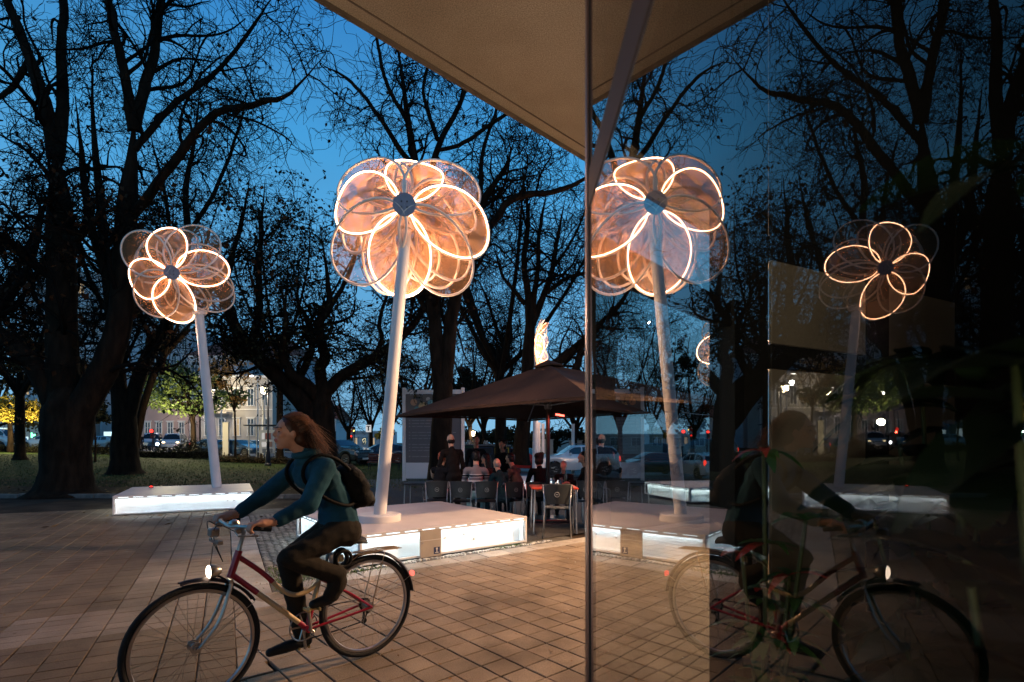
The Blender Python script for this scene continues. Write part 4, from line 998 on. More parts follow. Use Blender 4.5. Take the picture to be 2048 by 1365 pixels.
# headlamp
hl = MB().lathe([(0, -.05), (.02, -.045), (.036, -.02), (.040, .010), (.038, .014)], k=18, M=Matrix.Rotation(R(90), 3, 'Y')).build('headlight', M_chrome, bike, smooth='auto', loc=(.955, 0, .735))
MB().ell((.014, 0, 0), (.014, .036, .036), 16, 8).build('lens', emis('headlight_warm', (1, .78, .58), 9), hl, smooth=True)
MB().tube([(.955, 0, .715), (.915, 0, .70), (.872, 0, .665)], .006, 6).build('headlight_bracket', M_rub, bike)
tl_ = MB().box((0, 0, 0), (.022, .036, .036), bev=.006).build('tail_light', emis('tail_red', (1, .14, .10), 2.2), bike, loc=(-.358, 0, .500))
# rack
rk = MB()
for y in (-.055, -.02, .02, .055): rk.tube([(.10, y, .705), (-.10, y, .712), (-.24, y * .8, .705)], .0038, 5)
for x in (.05, -.08, -.2): rk.tube([(x, -.055, .705), (x, .055, .705)], .0038, 5)
for s in (-1, 1): rk.tube([(-.10, s * .055, .70), (0, s * .06, WR + .01)], .0036, 5); rk.tube([(.10, s * .05, .70), (.24, s * .02, .60)], .0036, 5)
rk.build('luggage_rack', mat('rack_brass', (.45, .33, .22), .3, metal=.8), bike, smooth='auto')
# crankset: right side is the far side (y<0)
ck = MB(); av = Vector((.02, 0, .165)).normalized() * .150
ck.tube([BB + Vector((0, -.06, 0)), BB + Vector((0, .06, 0))], .010, 10)
ck.tube([BB + Vector((0, .058, 0)), BB + Vector((0, .062, 0)) + av], .0105, 8); ck.tube([BB + Vector((0, -.058, 0)), BB + Vector((0, -.062, 0)) - av], .0105, 8)
a = [i * 2 * math.pi / 40 for i in range(40)]
ck.tube([BB + Vector((.088 * math.cos(q), -.046, .088 * math.sin(q))) for q in a], .005, 5, close=True)
for i in range(5): q = i * 1.2566; ck.tube([BB + Vector((0, -.046, 0)), BB + Vector((.088 * math.cos(q), -.046, .088 * math.sin(q)))], .006, 5)
co_ = ck.build('crankset', M_chrome, bike, smooth='auto')
M_pedal = mat('pedal_gold', (.52, .40, .18), .35, metal=.7)
for s in (1, -1):
    c = BB + av * s + Vector((0, s * .115, 0)); p = MB(); p.box(c + Vector((.032, 0, 0)), (.014, .085, .020), bev=.003); p.box(c - Vector((.032, 0, 0)), (.014, .085, .020), bev=.003); p.box(c, (.07, .012, .016)); p.tube([c - Vector((0, s * .055, 0)), c], .006, 6)
    p.build('pedal', M_pedal, co_)
ch = MB()
ch.tube([(.42, -.046, .378), (.2, -.046, .385), (0, -.046, WR + .038)], .0045, 5); ch.tube([(0, -.046, WR + .038), (-.035, -.046, WR + .01), (-.038, -.046, WR - .02), (-.01, -.046, .245), (.0, -.046, .225), (.2, -.046, .21), (.42, -.046, .202)], .0045, 5); ch.build('chain', M_dark, bike, smooth=True)
cs = MB()
for i, r in enumerate((.042, .036, .030, .026)): cs.tube([(0, -.040 - i * .005, WR), (0, -.042 - i * .005, WR)], r, 20)
cs.build('cassette', M_dark, bike, smooth='auto')
dr_ = MB(); dr_.tube([(0, -.06, WR), (-.012, -.065, .29), (.005, -.05, .235)], .009, 7); dr_.lathe([(.018, -.004), (.02, 0), (.018, .004), (0, .004)], c=(.0, -.046, .228), k=12, M=Matrix.Rotation(R(90), 3, 'X')); dr_.lathe([(.018, -.004), (.02, 0), (.018, .004), (0, .004)], c=(-.03, -.046, .288), k=12, M=Matrix.Rotation(R(90), 3, 'X')); dr_.build('derailleur', M_rub, bike)
# coil lock with tag hanging under the saddle
lk = thing('coil_lock', 'black coil lock looped under the bicycle saddle', 'bike lock', (BR.x, BR.y, 0), BA)
a = [i * 2 * math.pi / 30 for i in range(30)]
for n, (dx, ry, rz_) in enumerate(((0, .050, .062), (.01, .046, .056), (-.012, .052, .050))):
    MB().tube([(.215 + dx + ry * math.cos(q), .035 + .012 * n, .700 + rz_ * math.sin(q)) for q in a], .0105, 7, close=True).build('cable_loop', M_rub, lk, smooth=True)
MB().box((.225, .045, .705), (.05, .02, .045), bev=.008).build('lock_body', M_cream, lk)
MB().box((.285, .05, .70), (.022, .02, .09), bev=.004, rot=Matrix.Rotation(R(20), 3, 'Y')).build('reflective_band', M_white, lk)

cyc = thing('person', 'cyclist in a teal jacket and dark trousers with long auburn hair blown back', 'person', (BR.x, BR.y, .002), BA)
P = []
hx, hz = .535, 1.502
# head (facing +x, tipped slightly down)
P += [E_((hx - .012, 0, hz + .018), (.098, .077, .100), 1), E_((hx + .018, 0, hz - .035), (.072, .060, .075), 1), C_((hx + .055, 0, hz - .086), (hx + .066, 0, hz - .088), .024, .020, 1),
      C_((hx - .01, -.03, hz - .066), (hx + .052, -.01, hz - .092), .024, .02, 1), C_((hx - .01, .03, hz - .066), (hx + .052, .01, hz - .092), .024, .02, 1),
      C_((hx + .080, 0, hz + .022), (hx + .100, 0, hz - .010), .009, .0115, 1), E_((hx + .092, 0, hz - .014), (.012, .016, .009), 1),
      E_((hx + .088, 0, hz - .042), (.011, .022, .0065), 2), E_((hx + .086, 0, hz - .054), (.011, .020, .0075), 2), E_((hx + .072, .030, hz + .034), (.020, .026, .010), 1), E_((hx + .072, -.030, hz + .034), (.020, .026, .010), 1),
      E_((hx + .060, .040, hz - .012), (.028, .022, .024), 1), E_((hx + .060, -.040, hz - .012), (.028, .022, .024), 1),
      E_((hx - .006, .076, hz - .004), (.017, .010, .030), 1), E_((hx - .006, -.076, hz - .004), (.017, .010, .030), 1),
      C_((.425, 0, 1.375), (hx - .022, 0, hz - .055), .050, .052, 1)]
HS = .87
def hsc(v): return tuple(Vector((hx, 0, hz)) + (Vector(v) - Vector((hx, 0, hz))) * HS)
for p in P[:-1]:
    if p['k'] == 'e': p['c'] = hsc(p['c']); p['r'] = tuple(q * HS for q in p['r'])
    else: p['a'] = hsc(p['a']); p['b'] = hsc(p['b']); p['ra'] *= HS; p['rb'] *= HS
P[-1]['b'] = hsc(P[-1]['b']); P[-1]['ra'] = .046; P[-1]['rb'] = .047
def head_scale(o):
    for v in o.data.vertices: v.co = hsc(v.co)
    return o
# torso
P += [C_((.205, 0, .95), (.245, 0, 1.07), .108, .100, 0, ((0, 1, 0), 1.28)), C_((.245, 0, 1.07), (.325, 0, 1.215), .100, .110, 0, ((0, 1, 0), 1.30)), C_((.325, 0, 1.215), (.375, 0, 1.295), .108, .084, 0, ((0, 1, 0), 1.55)),
      C_((.39, -.15, 1.285), (.39, .15, 1.285), .068, .068, 0), C_((.385, 0, 1.345), (.425, 0, 1.385), .072, .062, 0), E_((.42, 0, 1.25), (.08, .11, .10), 0), E_((.435, 0, 1.325), (.062, .075, .05), 0), C_((.205, 0, .925), (.22, 0, .985), .120, .114, 0, ((0, 1, 0), 1.24))]
for s, el, wr, ha in ((1, (.515, .235, 1.085), (.700, .232, 1.008), (.772, .238, 1.004)), (-1, (.585, -.235, 1.115), (.745, -.240, 1.012), (.802, -.236, 1.006))):
    sh = (.385, s * .170, 1.292)
    P += [C_(sh, el, .066, .054, 0), C_(el, tuple(Vector(el).lerp(Vector(wr), .9)), .054, .040, 0), C_(tuple(Vector(el).lerp(Vector(wr), .85)), wr, .027, .025, 1)]
    g0 = Vector(wr); pc = Vector(ha); P += [C_(tuple(g0), tuple(pc), .026, .028, 1, ((0, 1, 0), 1.25)), E_(tuple(pc + Vector((.008, 0, .004))), (.034, .040, .020), 1)]
    dirn = Vector((.93, -s * .25, .05)).normalized()
    for k, ln in enumerate((.95, 1.05, 1.0, .82)):
        b0 = pc + Vector((.030 - .019 * k * 0 + .004, 0, 0)) + Vector((0, s * (.030 - .0205 * k), .006)); b0 = pc + Vector((.032, s * (.030 - .021 * k), .006))
        p1 = b0 + Vector((.030 * ln, 0, -.006)); p2 = p1 + Vector((.012, 0, -.026 * ln)); p3 = p2 + Vector((-.014, 0, -.016 * ln))
        P += [C_(tuple(b0), tuple(p1), .0098, .0092, 1), C_(tuple(p1), tuple(p2), .0092, .0086, 1), C_(tuple(p2), tuple(p3), .0086, .0078, 1)]
    t0 = pc + Vector((-.004, -s * .034, 0)); t1 = t0 + Vector((.03, -s * .012, -.014)); t2 = t1 + Vector((.026, s * .004, -.016)); P += [C_(tuple(t0), tuple(t1), .0125, .0105, 1), C_(tuple(t1), tuple(t2), .0105, .009, 1)]
# hips and legs
P += [E_((.205, 0, .895), (.130, .155, .095), 3), C_((.195, -.07, .875), (.195, .07, .875), .102, .102, 3)]
kn, an = (.572, .105, .765), (.275, .112, .612)
P += [C_((.215, .080, .885), kn, .094, .064, 3), C_(kn, tuple(Vector(kn).lerp(Vector(an), .45)), .063, .062, 3), C_(tuple(Vector(kn).lerp(Vector(an), .45)), an, .062, .058, 3), C_(an, (.285, .112, .545), .058, .056, 3), C_((.262, .112, .575), (.315, .112, .500), .052, .050, 3),
      C_((.268, .112, .540), (.330, .113, .478), .036, .038, 4), C_((.330, .113, .478), (.430, .116, .466), .038, .028, 4), C_((.262, .112, .560), (.285, .112, .520), .036, .034, 4)]
kf, af = (.500, -.100, .715), (.405, -.108, .245)
P += [C_((.215, -.080, .885), kf, .092, .064, 3), C_(kf, tuple(Vector(kf).lerp(Vector(af), .5)), .062, .060, 3), C_(tuple(Vector(kf).lerp(Vector(af), .5)), af, .060, .058, 3), C_(af, (.400, -.110, .195), .036, .036, 4), C_((.372, -.112, .172), (.50, -.115, .165), .036, .039, 4), C_((.50, -.115, .165), (.600, -.118, .155), .038, .027, 4)]
M_lip = mat('lips', (.38, .12, .09), .5)
me = body_mesh('body', P, .0062, [M_teal, M_skin, M_lip, M_trou, M_shoe], 3, dict(m=(0, 3), a=.0055, f=(10, 10, 12)))
link('body', me, cyc)
for s in (-1, 1): MB().ell((hx + .0775, s * .033, hz + .010), (.007, .012, .0055), 10, 6).build('eye', M_eye, cyc, smooth=True); MB().tube([(hx + .094, s * .012, hz + .036), (hx + .088, s * .033, hz + .042), (hx + .068, s * .054, hz + .034)], .0032, 5).build('eyebrow', M_hairk, cyc)
M_col = MB(); a = [i * 2 * math.pi / 20 for i in range(20)]
M_col.tube([(.425 + .066 * math.cos(q) - .012 * math.sin(q) * 0, .066 * math.sin(q), 1.382 - .035 * math.cos(q) * .5) for q in a], .022, 8, close=True); M_col.build('collar', M_teal, cyc, smooth=True)
# hair: scalp cap plus wind-blown strands
hm = MB(); q = random.Random(3)
capp = body_mesh('hair_cap', [E_((hx - .026, 0, hz + .030), (.100, .086, .100), 0), E_((hx - .060, 0, hz - .01), (.072, .083, .085), 0), C_((hx - .07, -.03, hz - .04), (hx - .15, -.02, hz - .10), .055, .035, 0), C_((hx - .07, .03, hz - .04), (hx - .15, .03, hz - .10), .055, .035, 0)], .009, [M_hairb], 4)
# keep the face free
bm = bmesh.new(); bm.from_mesh(capp)
for v in bm.verts:
    if v.co.x > hx + .050 + (v.co.z - hz - .06) * .45: v.co.x = hx + .050 + (v.co.z - hz - .06) * .45
bm.to_mesh(capp); bm.free()
ho_ = link('hair', capp, cyc)
def strands(n, c, rr, end, spread, name, m, seed, th=.0022):
    q = random.Random(seed); pts = []; rad = []
    for i in range(n):
        a = q.uniform(-1.15, 1.15); b = q.uniform(-.15, 1.35)
        d = Vector((-.15 * math.cos(b) + q.uniform(-.1, .75) * math.sin(b), math.sin(a) * math.cos(b * .6), math.sin(b))).normalized()
        p0 = Vector(c) + Vector((d.x * rr[0], d.y * rr[1], d.z * rr[2])) * 1.0
        ln = q.uniform(.55, 1.12); e_ = Vector(end); p3 = p0.lerp(e_ + Vector((q.gauss(0, spread), q.gauss(0, spread * 1.1) + p0.y * .6, q.gauss(0, spread))), ln)
        p1 = p0 + Vector((-.055, p0.y * .25, .012)); p2 = p0.lerp(p3, .62) + Vector((0, q.gauss(0, .012), .030 + q.gauss(0, .01)))
        pts.append(cr_spline([p0, p1, p2, p3], 9)); rad.append([th * f for f in (1.0, 1.2, 1.3, 1.3, 1.2, 1.1, .9, .6, .2)])
    V, Fs = tubes(np.array(pts), np.array(rad), 3); return link(name, mkmesh(name, V, Fs, m, smooth=True), ho_)
strands(1500, (hx - .020, 0, hz + .028), (.100, .086, .098), (hx - .195, 0, hz - .118), .040, 'hair_strands', M_hairb, 4, .0015)
strands(900, (hx - .022, 0, hz + .032), (.104, .090, .102), (hx - .222, .02, hz - .105), .044, 'hair_strands', M_hair2, 7, .0013)
for o in [c for c in list(cyc.children) + list(ho_.children) if c.name.split('.')[0] in ('eye', 'eyebrow', 'hair', 'hair_strands')]: head_scale(o)
# backpack
bp_ = thing('backpack', 'black and tan backpack on the cyclist back', 'backpack', (BR.x - .7096 * .03, BR.y - .7046 * .03, .002), BA)
me = body_mesh('bag', [C_((.095, -.06, 1.22), (.095, .06, 1.22), .060, .060, 0), C_((.065, -.07, 1.15), (.065, .07, 1.15), .068, .068, 0), C_((.045, -.07, 1.08), (.045, .07, 1.08), .068, .068, 0), C_((.12, 0, 1.24), (.08, 0, 1.07), .068, .068, 0, ((0, 1, 0), 1.7))], .010, [mat('bag_black', (.006, .0055, .0055), .7, spec=.1, var=.3, scale=9, bump=.3, bscale=90)], 4, dict(m=(0,), a=.006, f=(12, 12, 12)))
link('bag', me, bp_)
me = body_mesh('bag_pocket', [C_((-.010, -.06, 1.06), (-.010, .06, 1.06), .042, .042, 0), C_((.0, -.06, 1.10), (.0, .06, 1.10), .035, .035, 0)], .010, [mat('bag_brown', (.007, .005, .004), .6, spec=.12, var=.3, scale=9)], 4)
link('bag_pocket', me, bp_)
MB().tube(cr_spline([(.115, .0, 1.285), (.07, .015, 1.265), (.008, .02, 1.20), (-.018, .02, 1.12)], 12), [.006, .010, .012, .013, .013, .013, .013, .013, .012, .011, .009, .006], 6).build('zip_flap', mat('bag_tan', (.36, .25, .18), .5), bp_, smooth=True)
for s in (-1, 1):
    MB().tube(cr_spline([(.15, s * .095, 1.27), (.24, s * .115, 1.335), (.36, s * .125, 1.372), (.455, s * .120, 1.31), (.455, s * .125, 1.21), (.33, s * .150, 1.10), (.20, s * .140, 1.05), (.11, s * .10, 1.06)], 26), .012, 6).build('strap', MATS['bag_black'], bp_, smooth=True)

# ---- the cafe crowd and pedestrians; local +y is where a person faces
def head_prims(c, face=1, hair=2, tilt=0.0):
    x, y, z = c
    return [E_((x, y - .005, z + .012), (.074, .092, .100), face), E_((x, y + .022, z - .040), (.055, .062, .066), face), E_((x, y + .095, z - .006), (.011, .018, .020), face), E_((x, y + .078, z - .088), (.024, .022, .018), face),
            E_((x + .074, y - .004, z - .005), (.010, .017, .028), face), E_((x - .074, y - .004, z - .005), (.010, .017, .028), face), E_((x, y + .074, z - .052), (.020, .013, .007), face), E_((x, y + .072, z + .028), (.055, .018, .010), face)]
def arm(P, sh, el, wr, m, r=(.058, .048, .036), skin=1, fingers=True):
    P += [C_(sh, el, r[0], r[1], m), C_(el, tuple(Vector(el).lerp(Vector(wr), .92)), r[1], r[2], m)]
    w_ = Vector(wr); d = (w_ - Vector(el)).normalized(); side = d.cross(Vector((0, 0, 1)));
    if side.length < .1: side = Vector((1, 0, 0))
    side.normalize(); hc = w_ + d * .055; P += [C_(tuple(w_ - d * .02), tuple(hc), .024, .032, skin, (tuple(d.cross(side)), .6))]
    for k in range(4):
        b0 = hc + d * .022 + side * (-.027 + .018 * k); b1 = b0 + d * (.030, .034, .032, .026)[k] + Vector((0, 0, -.012)); P += [C_(tuple(b0), tuple(b1), .0105, .010, skin), C_(tuple(b1), tuple(b1 + d * .014 + Vector((0, 0, -.022))), .010, .009, skin)]
    P += [C_(tuple(w_ + side * .022), tuple(w_ + side * .044 + d * .05 - Vector((0, 0, .01))), .012, .010, skin)]
def person(label, loc, rz, pose='sit', top=(.02, .02, .02), legs=(.015, .015, .02), skin=None, hair='short', hairm=None, scale=1.0, group=None, arms='table', lean=.08, turn=0, topm=None, far=False):
    t = thing('person', label, 'person', loc, rz, group)
    sk = skin or M_skin2; tm = topm or cloth('top_%d_%d_%d' % tuple(int(v * 1000) for v in top), top); lm = cloth('legs_%d_%d_%d' % tuple(int(v * 1000) for v in legs), legs)
    P = []; s_ = scale
    if pose == 'sit':
        pz, sy = .56, 0.0; ch_ = Vector((0, lean, pz + .47)); hd_ = Vector((0, lean * 1.5 + .03, pz + .685))
        P += [E_((0, 0, pz - .01), (.175, .15, .12), 3), C_((0, 0, pz + .04), (0, lean * .5, pz + .24), .145, .140, 0, ((0, 1, 0), .78)), C_((0, lean * .5, pz + .24), tuple(ch_ - Vector((0, 0, .06))), .148, .125, 0, ((0, 1, 0), .80)), C_(tuple(ch_ + Vector((-.16, 0, -.02))), tuple(ch_ + Vector((.16, 0, -.02))), .074, .074, 0)]
        for sx_ in (-1, 1):
            kn_ = (sx_ * .13, .44, pz + .0); P += [C_((sx_ * .09, 0, pz - .02), kn_, .092, .066, 3), C_(kn_, (sx_ * .14, .40, .10), .062, .044, 3), C_((sx_ * .14, .37, .045), (sx_ * .15, .53, .035), .042, .036, 4)]
    else:
        pz = .92; ch_ = Vector((0, lean, pz + .50)); hd_ = Vector((0, lean * 1.5 + .02, pz + .72))
        P += [E_((0, 0, pz), (.165, .12, .13), 3), C_((0, 0, pz + .03), (0, lean * .5, pz + .24), .140, .140, 0, ((0, 1, 0), .75)), C_((0, lean * .5, pz + .24), tuple(ch_ - Vector((0, 0, .06))), .148, .130, 0, ((0, 1, 0), .78)), C_(tuple(ch_ + Vector((-.165, 0, -.02))), tuple(ch_ + Vector((.165, 0, -.02))), .074, .074, 0)]
        st_ = .10 if pose == 'stand' else .26
        for sx_ in (-1, 1):
            f_ = sx_ * st_ * .6; P += [C_((sx_ * .085, 0, pz - .04), (sx_ * .10, f_ * .6 + .04, .50), .090, .062, 3), C_((sx_ * .10, f_ * .6 + .04, .50), (sx_ * .11, f_, .10), .060, .044, 3), C_((sx_ * .11, f_ - .04, .045), (sx_ * .12, f_ + .13, .035), .042, .036, 4)]
    for sx_ in (-1, 1):
        sh = tuple(ch_ + Vector((sx_ * .19, 0, -.03)))
        if arms == 'table': arm(P, sh, (sx_ * .24, ch_.y + .10, ch_.z - .26), (sx_ * .12, ch_.y + .34, pz + .22), 0)
        elif arms == 'up' and sx_ == 1: arm(P, sh, (.27, ch_.y + .16, ch_.z - .12), (.15, ch_.y + .20, ch_.z + .12), 0)
        elif arms == 'glass' and sx_ == -1: arm(P, sh, (-.25, ch_.y + .04, ch_.z - .27), (-.20, ch_.y + .28, ch_.z - .30), 0)
        elif arms == 'bare' : arm(P, sh, (sx_ * .27, ch_.y + .12, ch_.z - .16), (sx_ * .08, ch_.y + .26, ch_.z + .0), 1 if sx_ == -1 else 0)
        else: arm(P, sh, (sx_ * .23, ch_.y - .02, ch_.z - .30), (sx_ * .22, ch_.y + .05, ch_.z - .55), 0)
    P += [C_(tuple(ch_ + Vector((0, 0, .02))), tuple(hd_ - Vector((0, .01, .04))), .056, .054, 1), C_(tuple(ch_ + Vector((0, 0, .02))), tuple(ch_ + Vector((0, .01, .055))), .078, .062, 0)]
    P += head_prims(tuple(hd_ + Vector((0, 0, .03))), 1)
    me = body_mesh('body', P, .019 if far else .0125, [tm, sk, sk, lm, M_shoe], 2, None if far else dict(m=(0, 3), a=.008, f=(11, 11, 12)))
    bo = link('body', me, t)
    hm_ = hairm or M_hairk; hc = hd_ + Vector((0, 0, .03))
    if hair != 'bald':
        H = [E_((hc.x, hc.y - .022, hc.z + .038), (.084, .092, .088), 0), E_((hc.x, hc.y - .045, hc.z - .01), (.080, .066, .080), 0)]
        if hair == 'long': H += [C_((hc.x - .04, hc.y - .06, hc.z - .04), (hc.x - .05, hc.y - .07, hc.z - .22), .05, .035, 0), C_((hc.x + .04, hc.y - .06, hc.z - .04), (hc.x + .05, hc.y - .07, hc.z - .22), .05, .035, 0), C_((hc.x, hc.y - .07, hc.z), (hc.x, hc.y - .08, hc.z - .2), .06, .05, 0)]
        if hair == 'curly': H += [E_((hc.x + .06 * math.cos(i), hc.y - .03 + .05 * math.sin(i * 1.7), hc.z + .05 + .05 * math.sin(i * 2.3)), (.055, .05, .05), 0) for i in range(9)] + [E_((hc.x, hc.y - .05, hc.z - .05), (.10, .07, .09), 0)]
        if hair == 'fringe': H = [E_((hc.x, hc.y - .045, hc.z - .035), (.081, .062, .062), 0)]
        hme = body_mesh('hair', H, .015, [hm_], 2, dict(m=(0,), a=.010, f=(40, 40, 40))); link('hair', hme, t)
    if turn:
        pass
    t.scale = (s_, s_, s_); return t
M_str = bpy.data.materials.new('striped_knit'); M_str.use_nodes = True; t_ = M_str.node_tree; n_ = t_.nodes; l_ = t_.links; b_ = n_['Principled BSDF']; b_.inputs['Roughness'].default_value = .9
tc_ = n_.new('ShaderNodeTexCoord'); s_ = n_.new('ShaderNodeSeparateXYZ'); l_.new(tc_.outputs['Object'], s_.inputs[0]); r_ = n_.new('ShaderNodeValToRGB'); r_.color_ramp.interpolation = 'CONSTANT'
mr_ = n_.new('ShaderNodeMapRange'); mr_.inputs['From Min'].default_value = .56; mr_.inputs['From Max'].default_value = 1.1; l_.new(s_.outputs['Z'], mr_.inputs[0]); l_.new(mr_.outputs[0], r_.inputs[0])
els = [(0, (.012, .012, .016)), (.40, (.60, .58, .58)), (.50, (.14, .12, .14)), (.60, (.55, .52, .52)), (.62, (.012, .012, .02)), (.68, (.60, .58, .58)), (.71, (.22, .19, .20))]
while len(r_.color_ramp.elements) < len(els): r_.color_ramp.elements.new(.5)
for e_, (p_, c_) in zip(r_.color_ramp.elements, els): e_.position = p_; e_.color = (*c_, 1)
l_.new(r_.outputs[0], b_.inputs['Base Color'])
GRP = 'people gathered at the cafe tables'
person('seated person seen from behind in a striped knit sweater and pale jeans', G3(952, 10.35), R(4), 'sit', topm=M_str, legs=(.20, .36, .40), group=GRP)
person('standing bald man in a dark jacket with a white shirt hem', G3(908, 10.75), R(24), 'stand', top=(.012, .010, .010), legs=(.014, .013, .013), hair='fringe', arms='glass', lean=.14, scale=.99, group=GRP)
person('seated person with orange hair and bare arm at the left table end', G3(877, 10.75), R(-28), 'sit', top=(.010, .010, .012), hair='short', hairm=mat('hair_orange', (.34, .07, .03), .6), arms='bare', group=GRP)
person('standing man facing the camera with red light on his face', G3(952, 12.5), R(186), 'stand', top=(.012, .016, .018), arms='down', lean=.05, scale=1.0, group=GRP, skin=M_skin)
person('seated dark haired person turned left in dark red beside the striped sweater', G3(984, 11.35), R(70), 'sit', top=(.045, .010, .010), hair='long', group=GRP, skin=M_skin)
person('person in black with a hood standing behind the middle table', G3(1010, 12.3), R(150), 'stand', top=(.006, .006, .006), hair='curly', arms='down', scale=.94, group=GRP, skin=M_skin)
person('seated person in a dark teal jacket with thin pale hair', G3(1008, 10.35), R(38), 'sit', top=(.010, .035, .045), legs=(.012, .03, .045), hair='fringe', hairm=M_hairg, scale=.90, lean=.16, group=GRP)
person('seated person in a grey jacket leaning left at the middle table', G3(1040, 11.0), R(60), 'sit', top=(.075, .062, .058), legs=(.012, .02, .035), hair='short', lean=.14, group=GRP, skin=M_skin)
person('seated person in black with curly dark hair left of the parasol mast', G3(1082, 11.2), R(20), 'sit', top=(.008, .008, .009), hair='curly', group=GRP, skin=M_skin)
person('seated person with grey hair right of the parasol mast', G3(1128, 11.6), R(170), 'sit', top=(.012, .012, .014), hair='short', hairm=M_hairg, scale=.88, group=GRP)
person('seated long haired person in black at the glass edge', G3(1181, 10.4), R(95), 'sit', top=(.008, .007, .007), hair='long', group=GRP, skin=M_skin)
GP2 = 'pedestrians beyond the lawn'
def ped(lab, px, Y, rz, top=(.01, .01, .012), **k): return person(lab, G3(px, Y), R(rz), 'walk', top=top, arms='down', far=True, group=GP2, **k)
ped('dark clothed pedestrian beside the white van', 322, 62, 170)
ped('dark clothed pedestrian left of the red traffic light', 282, 55, 40)
ped('pedestrian beside the parked white van at the far left', 26, 44, 90)
ped('second pedestrian in dark clothes behind the left lawn hedge', 45, 44, 120, top=(.03, .02, .02))
ped('pedestrian in a grey coat near the far left shop', 72, 60, 10, top=(.08, .08, .09))
# ================================================================== TREES
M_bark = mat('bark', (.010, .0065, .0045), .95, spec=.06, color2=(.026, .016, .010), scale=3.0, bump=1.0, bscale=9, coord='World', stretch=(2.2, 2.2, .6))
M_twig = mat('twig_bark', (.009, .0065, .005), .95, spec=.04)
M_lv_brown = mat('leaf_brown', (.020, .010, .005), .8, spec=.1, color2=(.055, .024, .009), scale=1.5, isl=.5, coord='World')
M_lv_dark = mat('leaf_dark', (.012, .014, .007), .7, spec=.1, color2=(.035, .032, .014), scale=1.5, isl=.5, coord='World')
M_lv_green = mat('leaf_green', (.05, .085, .022), .7, color2=(.10, .13, .03), scale=1.0, isl=.4, coord='World')
M_lv_yel = mat('leaf_yellow', (.28, .20, .025), .7, color2=(.42, .30, .04), scale=1.0, isl=.4, coord='World')
M_lv_orange = mat('leaf_orange', (.20, .11, .03), .7, color2=(.33, .19, .05), scale=1.0, isl=.5, coord='World')
def nrm(v): return v / (np.linalg.norm(v, axis=-1, keepdims=True) + 1e-9)
def grow(P, D, L_, R_, nseg, wig, trop, g, taper=.35, curl=.78):
    pts = [P]; d = D.copy(); a = np.zeros_like(D)
    for i in range(nseg):
        a = curl * a + g.normal(0, wig, D.shape); d = nrm(d + a + np.array([0, 0, trop])); P = P + d * (L_ / nseg)[:, None]; pts.append(P)
    pts = np.stack(pts, 1); t = np.linspace(0, 1, nseg + 1)[None]
    return pts, R_[:, None] * (1 - (1 - taper) * t)
def spawn(pts, rad, n, tmin, ang, g, lmul, rmul, tmax=1.0, base_len=None, rmin=.004):
    """n children drawn over all the branches, weighted by length"""
    nb, m, _ = pts.shape; ln = np.linalg.norm(np.diff(pts, axis=1), axis=2).sum(1); p = ln / ln.sum()
    b = g.choice(nb, n, p=p); t = (tmin + (tmax - tmin) * g.random(n) ** .8) * (m - 1) * .9999; i = t.astype(int); f = (t - i)[:, None]
    P = pts[b, i] * (1 - f) + pts[b, i + 1] * f; tg = nrm(pts[b, i + 1] - pts[b, i]); r0 = rad[b, i]
    q = g.normal(0, 1, (n, 3)); q -= (q * tg).sum(1, keepdims=True) * tg; q = nrm(q); a = np.radians(g.uniform(ang[0], ang[1], n))[:, None]
    D = nrm(tg * np.cos(a) + q * np.sin(a)); L_ = (base_len if base_len is not None else ln[b]) * g.uniform(lmul[0], lmul[1], n) * (1 - .35 * (t / (m - 1)))
    return P, D, L_, np.maximum(rmin, r0 * rmul)
